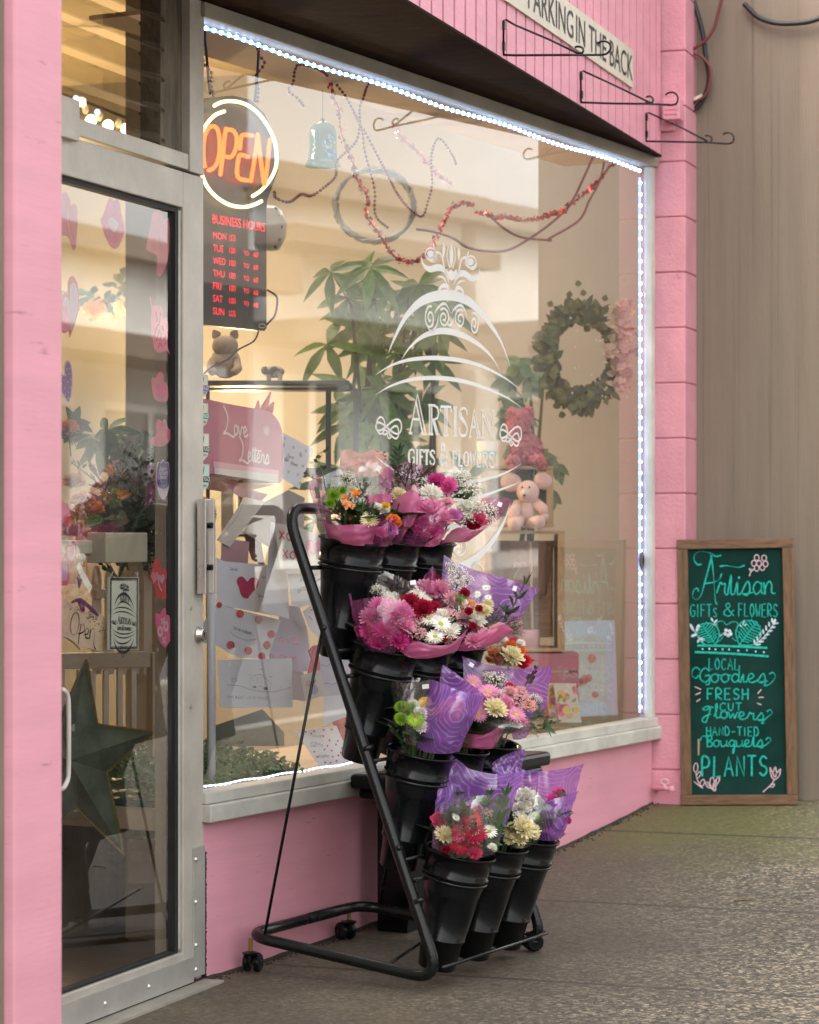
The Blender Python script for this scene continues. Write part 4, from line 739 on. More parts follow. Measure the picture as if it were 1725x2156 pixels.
cut('pink lips cut-out with small hearts at the top of the door glass',A_,(670,540),SHP,[lips,('mouth_opening',SWH,[[(612,490),(665,465),(725,540),(672,630)]]),('small_heart',SPK,[heart(x,y,40,70) for x,y in((630,310),(715,330),(670,390),(608,420),(565,500),(600,550),(715,450),(755,470),(755,600),(715,640),(655,660),(600,640),(635,760),(700,770))])],nm='paper_lips')
cut('pale pink overlapping hearts at the top right of the door glass',A_,(1190,650),SPK,[[(1045,820),(1080,600),(1110,430),(1160,370),(1215,390),(1235,470),(1290,470),(1305,600),(1290,900),(1230,1080),(1180,1130),(1155,1060),(1160,890)],('heart_tip',SHP,[([(1180,680),(1195,720),(1180,760)],.003)])])
cut('red edged lilac heart with small pink heart on the door by the pillar',A_,(190,1450),SRD,[[(60,1650),(90,1580),(70,1450),(90,1350),(130,1310),(160,1340),(160,1200),(190,1130),(230,1130),(270,1220),(288,1400),(270,1560),(182,1812),(170,1745),(110,1765)],('lilac_heart',SLV,[[(100,1450),(120,1370),(160,1370),(180,1400),(185,1250),(215,1195),(255,1240),(275,1400),(250,1580),(195,1740),(160,1560)]]),('pink_heart',SHP,[[(60,1680),(95,1590),(100,1500),(140,1460),(165,1540),(185,1700),(150,1745),(90,1740)]])])
cut('pink leaf shaped heart with red strokes below the top right hearts',A_,(1190,1650),SHP,[[(1078,1355),(1095,1370),(1115,1450),(1190,1455),(1235,1520),(1235,1600),(1270,1610),(1290,1700),(1280,1900),(1310,2010),(1265,1960),(1190,1990),(1130,1930),(1100,1750),(1090,1600),(1100,1480)],('brush_stroke',SCR,[([(1150,1520),(1165,1640)],.006),([(1200,1530),(1190,1650)],.005),([(1160,1690),(1190,1660)],.004),([(1215,1680),(1235,1740)],.008),([(1125,1800),(1160,1700)],.005),([(1150,1860),(1190,1730)],.005),([(1195,1850),(1210,1760)],.005),([(1235,1840),(1265,1790)],.006),([(1175,1940),(1195,1880),(1225,1930)],.005),([(1240,1900),(1262,1870)],.005)])])
cut('purple white-spotted heart on the door glass beside the pillar',B_,(130,180),SWH,[[(40,180),(45,90),(80,55),(112,75),(115,-30),(150,-80),(190,-40),(205,80),(200,250),(165,405),(110,310),(60,260)],('purple_heart',SPU,[[(52,180),(58,95),(85,68),(120,90),(125,-20),(150,-62),(180,-30),(195,80),(190,240),(163,375),(110,295),(68,245)]]),('white_spot',SWH,[ell(x,y,6,9,8) for x,y in((82,95),(128,80),(165,70),(112,140),(150,155),(82,175),(183,125),(118,220),(155,265),(122,290),(160,335),(182,215),(140,15),(172,10),(58,145))])])
cut('faded pink blossom cut-out half way down the door edge',B_,(1150,230),SPK,[[(1060,120),(1100,110),(1130,60),(1160,40),(1190,80),(1195,150),(1230,180),(1240,300),(1220,365),(1120,360),(1075,290)],('petal',SHP,[[(1110,200),(1160,150),(1210,220),(1190,320),(1130,310)]])],nm='paper_blossom')
cut('pale pink three-lobed cut-out above the purple shield sticker',B_,(1160,720),SPK,[[(1060,780),(1110,720),(1105,620),(1130,565),(1165,580),(1175,640),(1185,570),(1220,570),(1235,650),(1275,690),(1265,780),(1200,850),(1120,855),(1070,835)],('petal',SHP,[[(1230,680),(1270,690),(1260,770),(1225,760)]])],nm='paper_blossom')
cut('faded red cut-out at the pillar side of the push bar',B_,(110,1560),SHP,[[(60,1560),(90,1440),(130,1480),(175,1540),(180,1680),(140,1745),(110,1660),(60,1640)],('red_patch',SRD,[[(105,1640),(170,1580),(165,1700),(135,1730)]])])
cut('small red and white layered heart hanging at the push bar',B_,(190,2000),SRD,[[(130,1960),(150,1920),(185,1930),(200,1890),(225,1890),(245,1950),(235,2060),(195,2125),(150,2070)],('white_heart',SWH,[[(142,1970),(160,1940),(188,1950),(205,1905),(225,1915),(235,1965),(225,2050),(195,2100),(160,2060)]]),('pink_heart',SHP,[[(165,1990),(185,1975),(205,1950),(218,1970),(212,2030),(192,2050)]])])
cut('large red bordered heart partly hidden behind the pillar, under the push bar',C_,(110,260),SRD,[[(0,180),(60,170),(95,110),(140,20),(190,40),(185,200),(172,385),(100,400),(0,390)],('lilac_heart',SLV,[[(20,220),(80,230),(110,110),(150,70),(160,200),(155,330),(80,345),(20,330)]])])
cut('red and pink cluster of hearts low on the door edge',C_,(1230,320),SRD,[[(1165,180),(1180,100),(1210,85),(1245,130),(1250,195),(1300,200),(1325,260),(1310,400),(1310,545),(1200,540),(1185,420),(1140,340),(1135,260)],('pink_heart',SPK,[heart(1180,300,95,150,.1)]),('purple_heart',SLV,[heart(1258,320,85,120,-.1)]),('pale_heart',SWH,[([(1215,300),(1230,400),(1262,470)],.004)])])
cut('pink scalloped cut-out with white XO letters low on the door',C_,(1280,900),SHP,[[(1190,735),(1240,735),(1290,665),(1315,700),(1310,740),(1350,755),(1365,830),(1380,1010),(1340,1080),(1300,1125),(1240,1060),(1210,950)],('lettering',SWH,[([(1255,795),(1300,840)],.007),([(1295,780),(1262,850)],.007),(ell(1312,880,22,45)+[ell(1312,880,22,45)[0]],.008),(ell(1245,940,24,48)+[ell(1245,940,24,48)[0]],.008),([(1270,1010),(1310,1075)],.007),([(1310,1005),(1275,1080)],.007)])],nm='paper_tag')
# security shield sticker
sh=[(1117,1045),(1160,1030),(1185,995),(1210,1030),(1248,1045),(1248,1305),(1185,1437),(1117,1295)]
t=cut('small purple and white shield sticker at the right edge of the door glass',B_,(1185,1200),SWH,[sh,('purple_field',M('deep_purple',(.07,.035,.2),rough=.4),[[(1126,1055),(1163,1040),(1185,1015),(1207,1040),(1240,1055),(1240,1290),(1126,1285)]])],cat='sticker',nm='shield_sticker',grp=None)
mb=MB(); pt=lambda x,y:DOOR.st(zDB(x,y))
for w,x0,x1,y,h in(('Protected by',1150,1218,1108,.009),('TELUS Security',1132,1236,1160,.013),('Business',1150,1216,1208,.011),('1-855-416-1337',1146,1224,1254,.0075)): put_text(mb,DOOR,w,pt(x0,y),pt(x1,y+4),h,GI+.0012)
mb.build('lettering',SWH,t)
mb=MB(); put_text(mb,DOOR,'TELUS',pt(1165,1332),pt(1212,1334),.006,GI+.0012); mb.build('maker_lettering',SPU,t)
# framed plaque with the shop's mark
PQ=DOOR.shift(-.03); stP=(PQ,zDC)
t=thing('shop_plaque','white hanging plaque with black shop mark and double border inside the door','plaque',PQ.hit(zDC(760,1150)))
mb=MB(); fill(mb,stP,[(594,303),(938,306),(932,1150),(588,1153)],0,.005,sm=False); mb.build('plate',M('plaque_white',(.62,.66,.62),rough=.4,var=.04),t)
c=[PQ.st(zDC(*q)) for q in((594,303),(938,306),(932,1150),(588,1153))]
def pq(x,y):                            # logo pixels -> plaque
    u=.09+.82*(x-90)/1320; v=.075+.85*(y-60)/2560
    a=(c[0][0]*(1-u)+c[1][0]*u,c[0][1]*(1-u)+c[1][1]*u); b=(c[3][0]*(1-u)+c[2][0]*u,c[3][1]*(1-u)+c[2][1]*u)
    return (a[0]*(1-v)+b[0]*v,a[1]*(1-v)+b[1]*v)
class Flat:
    def st(s,p): return p
    def w(s,a,b,off=0): return PQ.w(a,b,off)
mb=MB(); logo(mb,(Flat(),pq),.0006,.30)
for fr,w in(((.04,.02),.006),((.07,.042),.0016)):
    u,v=fr; q=[(90+1320*(x-.09)/.82,60+2560*(y-.075)/.85) for x,y in((u,v),(1-u,v),(1-u,1-v),(u,1-v),(u,v))]; mb2=[pq(*z) for z in q]; mb.ribbon(PQ,mb2,w if fr[0]<.05 else .0016,.0006)
mb.build('lettering',BLACKI,t)
mb=MB()
for a,b in((590,640),(900,925)): mb.tube([PQ.hit(zDC(a,250)),PQ.hit(zDC(a+20,300))],.0015,5); mb.tube([PQ.hit(zDC(b,230)),PQ.hit(zDC(a+20,300))],.0015,5)
mb.build('hanger',ALU,t)
# wooden Open tag
TG=DOOR.shift(-.05); stT=(TG,zDC)
t=thing('open_tag','speckled cream wooden tag reading Open on a purple ribbon inside the door','hanging sign',TG.hit(zDC(300,1000)))
mb=MB(); fill(mb,stT,[(-40,560),(60,545),(130,590),(220,650),(290,705),(370,690),(450,710),(530,770),(575,850),(590,950),(570,1100),(540,1165),(460,1175),(360,1135),(300,1140),(265,1155),(235,1120),(160,1050),(60,1000),(-40,1000)],0,.006); mb.build('board',M('cream_wood',(.62,.48,.36),rough=.6,var=.12,vs=12),t)
mb=MB()
for p in([(205,715),(165,750),(138,850),(145,950),(180,985),(220,930),(238,830),(230,750),(205,715)],[(258,850),(240,980),(228,1090),(245,960),(270,860),(300,870),(300,930),(260,960),(225,965)],[(300,980),(340,965),(345,915),(325,905),(308,945),(315,1010),(350,1020)],[(368,905),(360,1030),(368,960),(395,905),(420,930),(412,1050),(415,1120),(435,1150)]): line(mb,stT,p,.0042,.0006,lambda u:.6+.4*math.sin(u*9))
mb.build('lettering',M('plum_ink',(.05,.02,.05),rough=.6),t)
mb=MB()
for i in range(70):
    a=random.random(); x=330+240*a+random.gauss(0,15); y=740+330*a*a+random.gauss(0,40)*(1-.3*a)
    if x<572: mb.poly(TG,[TG.st(zDC(*q)) for q in ell(x,min(y,1130),random.uniform(3,8),random.uniform(4,10),6)],.0006)
for i in range(20): x=random.uniform(60,250); y=random.uniform(590,660)+(x-60)*.4; mb.poly(TG,[TG.st(zDC(*q)) for q in ell(x,y,5,7,6)],.0006)
mb.build('speckles',M('plum_speckle',(.09,.04,.06),rough=.6),t)
mb=MB(); line(mb,stT,[(140,600),(230,570),(300,610),(380,680),(462,755)],.012,.002,lambda u:.5+.5*math.sin(3*u)); line(mb,stT,[(215,585),(250,660),(285,690),(270,620),(230,575)],.01,.003); line(mb,stT,[(235,400),(225,200),(205,80)],.006,.002); line(mb,stT,[(215,300),(240,420),(270,240)],.008,.001); mb.build('ribbon',M('purple_ribbon',(.10,.03,.11),rough=.3,var=.2),t)
t=thing('white_peg','white plastic peg and strap hanging at the push bar by the pillar','peg',TG.hit(zDC(280,250)))
mb=MB(); line(mb,stT,[(205,150),(270,290),(360,450)],.022,.004,lambda u:1); mb.build('strap',WHITE,t); mb=MB(); mb.sphere(TG.hit(zDC(275,75)),.009,12,(1,1,1.3)); mb.build('peg_head',WHITE,t,smooth=True)
# ------------------------------------------------------------------ award stickers at the window's left edge
OW=-.0108; LB_=M('label_cream',(.55,.55,.42),rough=.5,var=.05); LG=M('label_mint',(.42,.6,.52),rough=.5,var=.05)
IVY=M('ribbon_purple',(.07,.02,.18),rough=.5); GRN=M('ribbon_green',(.0,.22,.16),rough=.5); BLK=M('ribbon_black',(.01,.015,.018),rough=.5)
stW4=(WIN,z4)
def shield(lab,cx,y0,y1,w,mat,rib,ry,l2):
    o=WIN.hit(z4(cx,y1),OW); t=thing('award_sticker',lab,'sticker',o,'award shield stickers on the window edge'); h=y1-y0; x0,x1=cx-w/2,cx+w/2
    mb=MB(); fill(mb,stW4,[(x0,y0),(x1,y0+6),(x1,y0+h*.62),(x1-w*.12,y0+h*.85),(cx,y1),(x0+w*.12,y0+h*.82),(x0,y0+h*.6)],OW,.0004,sm=False); mb.build('label',mat,t)
    mb=MB(); fill(mb,stW4,[(x0-4,ry),(x1+9,ry+3),(x1+4,ry+20),(x1+8,ry+38),(x0-4,ry+34)],OW+.0004,sm=False); mb.build('ribbon',rib,t)
    mb=MB(); pt=lambda x,y:WIN.st(z4(x,y)); put_text(mb,WIN,'FIRST PLACE',pt(x0+2,ry+28),pt(x1+2,ry+31),.011,OW+.0008); mb.build('ribbon_lettering',WHITE,t)
    mb=MB(); line(mb,stW4,[(cx-3,y0+22),(cx-16,y0+30),(cx-20,y0+62),(cx-8,y0+60),(cx+2,y0+18),(cx-4,y0+64)],.002,OW+.0008); put_text(mb,WIN,l2,pt(cx-14,y0+h*.82+4),pt(cx+16,y0+h*.82+4),.009,OW+.0008); mb.build('lettering',BLACKI,t)
    mb=MB(); q=[(x0+3,y0+4),(x1-3,y0+9),(x1-3,y0+h*.6),(x1-w*.15,y0+h*.83),(cx,y1-7),(x0+w*.15,y0+h*.8),(x0+3,y0+h*.58)]; line(mb,stW4,q+[q[0]],.0012,OW+.0006,sm=False); mb.build('border',ALUD,t)
shield('cream shield award sticker with purple ribbon, topmost of four on the window edge',1213,252,392,56,LB_,IVY,318,'News')
shield('cream shield award sticker with green ribbon on the window edge',1212,420,563,60,LB_,GRN,480,'News')
shield('cream shield award sticker with black ribbon on the window edge',1215,598,760,64,M('label_white',(.6,.6,.52),rough=.5),BLK,676,'News')
shield('mint shield award sticker with black ribbon, lowest of four on the window edge',1216,778,940,66,LG,BLK,852,'News')
o=WIN.hit(z4(1230,1075),OW); t=thing('award_seal','black round award seal with laurel edge and 2024 beside the door handle','sticker',o)
mb=MB(); fill(mb,stW4,[(1196,975)]+[(1196+94*math.sin(a),1075-103*math.cos(a)) for a in [math.pi*i/14 for i in range(1,14)]]+[(1196,1175),(1150,1160),(1150,990)],OW,.0004,sm=False); mb.build('seal',M('seal_black',(.012,.014,.016),rough=.4),t)
mb=MB(); pt=lambda x,y:WIN.st(z4(x,y))
for w,x0,x1,y,h in(('2024',1204,1238,1003,.012),('BUSINESS',1165,1256,1092,.0135),('EXCELLENCE',1160,1270,1117,.0135),('AWARDS',1176,1256,1144,.0135)): put_text(mb,WIN,w,pt(x0,y),pt(x1,y+2),h,OW+.0006)
mb.build('lettering',M('copper_print',(.5,.27,.17),rough=.4),t)
mb=MB()
for w,x0,x1,y,h in(('Chamber',1212,1252,1030,.008),('Award',1216,1248,1048,.008)): put_text(mb,WIN,w,pt(x0,y),pt(x1,y+1),h,OW+.0006)
mb.build('blue_lettering',M('blue_print',(.05,.25,.4),rough=.4),t)
mb=MB()
for i in range(13):
    a=math.pi*(.18+.7*i/12); x,y=1196+84*math.sin(a),1075-94*math.cos(a); fill(mb,stW4,ell(x-5,y,4,9,7,rot=a-.6),OW+.0006); fill(mb,stW4,ell(x+7,y,4,9,7,rot=a+.6),OW+.0006)
mb.build('laurel',M('gold_print',(.42,.35,.2),rough=.4),t)
mb=MB()
for i in range(5): fill(mb,stW4,[(1203+i*11+6*math.sin(k*math.pi/5)*(1 if k%2==0 else .45),1167-6*math.cos(k*math.pi/5)*(1 if k%2==0 else .45)) for k in range(10)],OW+.0006,sm=False)
mb.build('star',WHITE,t)

# ------------------------------------------------------------------ chalkboard sign
cb0=D(1440,1695,9.375); cb1=D(1681,1694,9.325); ctop=D(1424,1132,9.405)
exC=(cb1-cb0).normalized(); ezC=(ctop-cb0); ezC=(ezC-exC*ezC.dot(exC)).normalized(); CB=Pl(cb0,exC,ezC); WC=(cb1-cb0).length; HC=1.0
b_=[CB.st(zC(*q)) for q in((215,2020),(1030,2020),(960,130),(160,112))]
x0,x1=min(b_[0][0],b_[3][0]),max(b_[1][0],b_[2][0]); HC=(b_[2][1]+b_[3][1])/2; gap=.0
CBT=thing('chalkboard_sign','green chalkboard sign in brown wooden frame standing against the wall','chalkboard sign',cb0.lerp(cb1,.5))
FW=wood('frame_wood',(.07,.035,.014),(.19,.10,.045),st=(14,14,2)); FWH=wood('frame_wood_across',(.07,.035,.015),(.20,.105,.048),st=(2,14,14))
rail=.033
for nm,a0,a1,z0_,z1_,mt in(('bottom_rail',x0,x1,0,.036,FWH),('top_rail',x0,x1,HC-.036,HC,FWH),('stile',x0+.001,x0+.041,.0365,HC-.0365,FW),('stile',x1-.041,x1-.001,.0365,HC-.0365,FW)):
    mb=MB(); mb.pbox(CB,a0,a1,z0_,z1_,-.022,.0); mb.build(nm,mt,CBT,bevel=.002)
mb=MB(); mb.pbox(CB,x0+.03,x1-.03,.03,HC-.03,-.0215,-.018)
mb.build('board',M('chalkboard_green',(.003,.027,.022),rough=.85,var=.0,vs=4,col2=(.012,.045,.038),thr=(.3,.62),bump=.1,bs=60,spec=.12),CBT)
oc=-.0172; stc=(CB.shift(0),zC)
def chalk(n,c): return M(n,c,rough=.95,var=.35,vs=160,spec=.1)
TEAL=chalk('teal_chalk',(.02,.45,.36)); ROSE=chalk('pink_chalk',(.72,.5,.56)); PALE=chalk('pale_blue_chalk',(.55,.66,.74))
mb=MB(); K=.0034
for p in([(340,300),(312,305),(288,275),(290,235),(330,210),(400,222),(440,245),(482,238)],[(414,240),(390,330),(360,440),(335,525),(300,556),(275,530),(285,488),(308,475),(318,497)],[(406,235),(420,330),(430,450),(438,560),(452,592)], [(362,440),(430,430),(470,405),(482,370)],[(470,318),(520,312),(600,325),(648,310)],[(700,330),(690,345)]): line(mb,stc,p,K*1.35,oc,lambda u:.75+.45*math.sin(u*7+1))
word(mb,stc,'rtisan',448,868,528,520,100,K*1.45,oc,CUR,gap=-.08); fill(mb,stc,ell(608,398,7,9,10),oc)
for w,x0_,x1_,y0,y1,h,k in(('GIFTs',258,458,676,680,88,1),('&',495,575,672,674,90,1.1),('FLOWERS',602,888,676,682,92,1),('LOCAL',388,612,1056,1060,80,1),('FRESH',376,680,1272,1272,78,1.45),('CUT',470,632,1352,1352,56,1.1),('HAND-TIED',372,752,1530,1533,62,1.1),('PLANTS',338,820,1825,1815,140,1.9)): word(mb,stc,w,x0_,x1_,y0,y1,h,K*k,oc,var=.03)
for w,x0_,x1_,y0,y1,h in(('G',322,402,1148,1148,52),('F',338,425,1412,1412,48),('B',362,424,1612,1612,42),('oodies',400,815,1150,1152,66),('lowers',430,800,1405,1425,56),('ouquets',420,790,1612,1612,52)): word(mb,stc,w,x0_,x1_,y0,y1,h,K*1.3,oc,CUR,gap=-.06)
for p in([(330,1060),(300,1042),(275,1062),(272,1100),(298,1120),(318,1098)],[(800,1150),(790,1172),(830,1160),(868,1110),(850,1078),(825,1090)],[(790,1440),(770,1440),(810,1400),(845,1370),(830,1345),(808,1360)],[(332,1565),(340,1540),(365,1532)],[(780,1615),(765,1618),(810,1590),(838,1560),(818,1545),(800,1562)]): line(mb,stc,p,K*1.2,oc,lambda u:.8+.4*math.sin(u*8))
line(mb,stc,[(310,885),(500,888),(810,902)],.0085,oc,lambda u:.9); line(mb,stc,[(292,932),(500,940),(820,962)],.0085,oc,lambda u:.9)
for a,b,sx in(((340,730),(440,880),1),((735,715),(610,880),-1)):
    mx_,my=(a[0]+b[0])/2,(a[1]+b[1])/2; dx,dy=b[0]-a[0],b[1]-a[1]; nx,ny=dy*.38,-dx*.38
    line(mb,stc,[a,(mx_-dx*.25+nx,my-dy*.25+ny),(mx_+dx*.2+nx,my+dy*.2+ny),b],K*1.2,oc); line(mb,stc,[a,(mx_-dx*.25-nx,my-dy*.25-ny),(mx_+dx*.2-nx,my+dy*.2-ny),b],K*1.2,oc); line(mb,stc,[a,b],K,oc)
    for i in range(8):
        t_=.12+.1*i; px,py=a[0]+dx*t_,a[1]+dy*t_; g=math.sin(math.pi*(t_*.8+.12))*.9
        for s_ in(1,-1): line(mb,stc,[(px,py),(px+nx*s_*g-dx*.08,py+ny*s_*g-dy*.08)],K*1.1,oc)
line(mb,stc,[(455,760),(450,720),(490,710),(520,735),(560,715),(600,725),(590,770),(610,800),(590,850),(560,830)],K*.8,oc); line(mb,stc,[(445,800),(490,815),(470,850),(440,860)],K*.8,oc)
mb.build('teal_lettering',TEAL,CBT)
mb=MB()
for cx,cy in((735,255),(788,258),(715,295),(752,297),(798,300),(735,330),(775,325)): line(mb,stc,ell(cx,cy,17,21,9)+[ell(cx,cy,17,21,9)[0]],K*.9,oc)
for p in([(720,335),(695,355),(682,388)],[(690,355),(682,330)],[(290,1180),(335,1200)],[(295,1238),(332,1222)],[(303,1288),(330,1268)],[(768,1200),(742,1230)],[(748,1258),(786,1256)],[(738,1298),(768,1310)],[(300,1800),(310,1850),(345,1905)],[(285,1860),(350,1910)],[(400,1890),(440,1930)],[(380,1875),(430,1930)],[(445,1850),(438,1930)],[(830,1760),(840,1820),(862,1845),(895,1820),(905,1770),(880,1795),(868,1755),(850,1795),(832,1758)],[(862,1845),(840,1880),(780,1935)],[(835,1885),(862,1878),(850,1900),(825,1895)],[(850,1800),(862,1830)],[(875,1800),(870,1830)]): line(mb,stc,p,K,oc)
for cx,cy,rx,ry,ro in((298,1760,15,32,.1),(318,1812,12,26,.5),(345,1870,14,26,.4),(415,1870,16,40,.0),(445,1865,13,38,.6),(388,1885,14,26,-.7)): line(mb,stc,ell(cx,cy,rx,ry,12,rot=ro)+[ell(cx,cy,rx,ry,12,rot=ro)[0]],K*.9,oc)
mb.build('pink_drawing',ROSE,CBT)
mb=MB()
for cx,cy,rx,ry,ro in((270,755,10,28,-.5),(312,760,12,30,.3),(285,812,10,24,1.2),(345,838,9,20,-1.2),(318,850,8,18,.6),(415,700,6,18,-.5),(440,712,6,18,.7),(432,735,5,14,1.4),(640,720,5,20,.3),(622,745,5,12,-.8),(652,738,5,12,1.0)): fill(mb,stc,ell(cx,cy,rx,ry,10,rot=ro),oc)
line(mb,stc,[(262,740),(300,800),(350,860)],K*.9,oc); line(mb,stc,[(720,880),(800,810),(868,712)],K,oc)
for i in range(7):
    t_=i/6.5; px,py=730+138*t_,872-165*t_**1.1; fill(mb,stc,ell(px-12,py-16,6,19,9,rot=-.1),oc); fill(mb,stc,ell(px+16,py+6,6,19,9,rot=1.4),oc)
fill(mb,stc,ell(862,716,10,24,10,rot=.3),oc)
for cx,cy in((515,775),(540,782),(508,800),(530,812),(548,802)): fill(mb,stc,ell(cx,cy,12,13,9),oc)
line(mb,stc,[(490,800),(470,820)],K*.8,oc)
for x,y in((347,910),(395,908),(440,912),(490,912),(536,913),(603,922),(665,918),(728,927),(786,933)): fill(mb,stc,ell(x,y,6,7,8),oc)
mb.build('pale_drawing',PALE,CBT)
mb=MB(); fill(mb,stc,[(312,1555),(326,1555),(324,1672),(312,1672)],oc+.002,.002,sm=False); mb.build('chalk_stick',M('tan_stick',(.35,.27,.18),rough=.8),CBT)

# ------------------------------------------------------------------ the flower rack
RO=V((-.44,6.80,0))
def rk(u,w,z): return RO+Rv*u+NW*w+UP*z
UW=.64
RK=thing('flower_rack','black tubular steel flower rack on castors with tiers of bucket rings','flower rack',rk(UW/2,.3,-1.19))
def bend(pts,rad,k=6):
    out=[pts[0]]
    for a,b,c in zip(pts,pts[1:],pts[2:]):
        p=b+(a-b).normalized()*rad; q=b+(c-b).normalized()*rad
        for i in range(k+1): t_=i/k; out.append(p*(1-t_)**2+b*2*t_*(1-t_)+q*t_*t_)
    return out+[pts[-1]]
TR=.0155
ZT,ZF,ZB=.068,-1.160,-1.085
lt=.132; lf=.590
def legw(z): return .179+(-.072-z)/2.53
for u,nm in((0,'side_frame'),(UW,'side_frame')):
    mb=MB(); s_=1 if u==0 else -1
    pts=[rk(UW/2,legw(ZT),ZT),rk(u,legw(ZT),ZT),rk(u,lf,ZF),rk(u,0,ZB),rk(UW/2,0,ZB)]
    mb.tube(bend(pts,.085,8),TR,14); mb.build('side_frame',BLACKM,RK,smooth=True)
mb=MB()
for z in(-.56,-.95):
    for u in(0,UW): w=legw(z); a=rk(u,w,z); d_=(rk(u,legw(z-.02),z-.02)-a).normalized(); mb.tube([a,a+d_*.012],TR+.0018,14)
mb.build('tube_joint',BLACKM,RK,smooth=True)
mb=MB(); mb.tube([rk(0,legw(-.25)-.012,-.25),rk(.0,.055,-1.09)],.0042,8); mb.build('brace_rod',BLACKM,RK,smooth=True)
mb=MB(); mb.tube([rk(UW,legw(-.25)-.012,-.25),rk(UW,.055,-1.09)],.0042,8); mb.build('brace_rod',BLACKM,RK,smooth=True)
mb=MB(); mb.tube([rk(.0,.42,-1.14),rk(UW,.36,-1.07)],.0045,8); mb.build('cross_rod',BLACKM,RK,smooth=True)
mb=MB()
for z in(-.25,-.82): mb.sphere(rk(-.014,legw(z),z),.008,10)
mb.build('bolt',BLACKM,RK,smooth=True)
def caster(u,w,z0,ang=.4,kind=True):
    p=rk(u,w,z0-TR); d_=Matrix.Rotation(ang,3,'Z')@Rv; x=d_.cross(UP); g=gz(p.x,p.y); wr=.026; wc_=V((p.x,p.y,g+wr+.001))+d_*.018
    mb=MB(); mb.tube([p+UP*.003,V((p.x,p.y,g+wr*2+.006))],.006,8); f=mb.build('caster_stem',M('brass_stem',(.3,.2,.07),rough=.4,metal=.7),RK)
    mb=MB(); 
    mb.lathe([(0,-.006),(.02,-.006),(.024,-.0),(.0,.006)],V((p.x,p.y,g+wr*2+.004)),UP,16); mb.obox(wc_+UP*.014-d_*.006,d_*.022,x*.005,UP*.014); mb.build('caster_fork',BLACKP,RK)
    mb=MB()
    for s_ in(1,-1): mb.lathe([(0,.0),(wr*.6,.0),(wr*.7,.003),(wr,.004),(wr,.014),(wr*.85,.018),(wr*.4,.018),(0,.021)],wc_+x*s_*.005,x*s_,22)
    mb.build('caster_wheel',BLACKP,RK)
caster(.02,-.0,ZB,.2); caster(.56,.0,ZB,1.1); caster(UW+.02,lf-.03,ZF+.075,2.4)
TIER=[(.2635,-.022,.2135,-.334),(.3628,-.309,.281,-.61),(.4736,-.562,.40,-.891),(.588,-.835,.515,-1.148)]
US=[.12,.32,.52]
BH=.322; RT,RB=.092,.050
def bucket_mesh():
    mb=MB(); h=BH
    pr=[(0,.004),(RB-.004,.0),(RB,.004),(RB+.006,h*.25),(RB+.0105,h*.255),(RB+.0112,h*.27),(RB+.009,h*.275),(RT-.011,h*.79),(RT-.004,h*.795),(RT-.003,h*.81),(RT-.007,h*.815),(RT-.002,h*.975),(RT+.004,h*.98),(RT+.0045,h*.995),(RT+.001,h),(RT-.004,h*.985),(RT-.009,h*.8),(RB-.006,.02),(0,.018)]
    mb.lathe(pr,(0,0,0),UP,40); return mb
rowname=['top','second','third','bottom']; posname=['nearest the door','middle one','farthest from the door']
BK=[]
bproto=None; ringp=None
for i,(wt,zt_,wb,zb_) in enumerate(TIER):
    ax=(NW*(wt-wb)+UP*(zt_-zb_)); ax.normalize()
    mb=MB()
    for du in(-.0,):
        zr=zt_-.07; wr_=wt-.012
        mb.tube([rk(0,legw(zr),zr),rk(0,legw(zr)+.02,zr),rk(0.03,wr_-.09,zr)],.004,6)
        mb.tube([rk(0,legw(zr),zr),rk(UW,legw(zr),zr)],.006,8)
        mb.tube([rk(0,legw(zt_-.29),zt_-.29),rk(UW,legw(zt_-.29),zt_-.29)],.005,8)
    mb.build('tier_bar',BLACKM,RK,smooth=True)
    for j,u in enumerate(US):
        bot=rk(u,wb,zb_); rim=bot+ax*BH
        u_=ax.cross(Rv).normalized(); mb=MB(); rc=bot+ax*BH*.765; mb.tube([rc+(Rv*math.cos(x)+u_*math.sin(x))*(RT-.0075) for x in [2*math.pi*k/32 for k in range(32)]],.004,6,closed=True); mb.tube([rc-NW*(RT-.01),rk(u,legw(zt_-.07),zt_-.07)],.004,6)
        mb.build('bucket_ring',BLACKM,RK,smooth=True)
        lab='black plastic flower bucket in the %s tier, %s'%(rowname[i],posname[j])
        if bproto is None:
            ob=bpy.data.objects.new('flower_bucket',bucket_mesh().mesh('flower_bucket',BLACKP,smooth=True)); sc.collection.objects.link(ob); bproto=ob
        else: ob=bproto.copy(); sc.collection.objects.link(ob)
        ob.location=bot; ob.rotation_mode='QUATERNION'; ob.rotation_quaternion=ax.to_track_quat('Z','Y'); ORG[ob.name]=bot
        tag(ob,lab,'bucket','black flower buckets on the rack'); BK.append((bot,rim,ax))
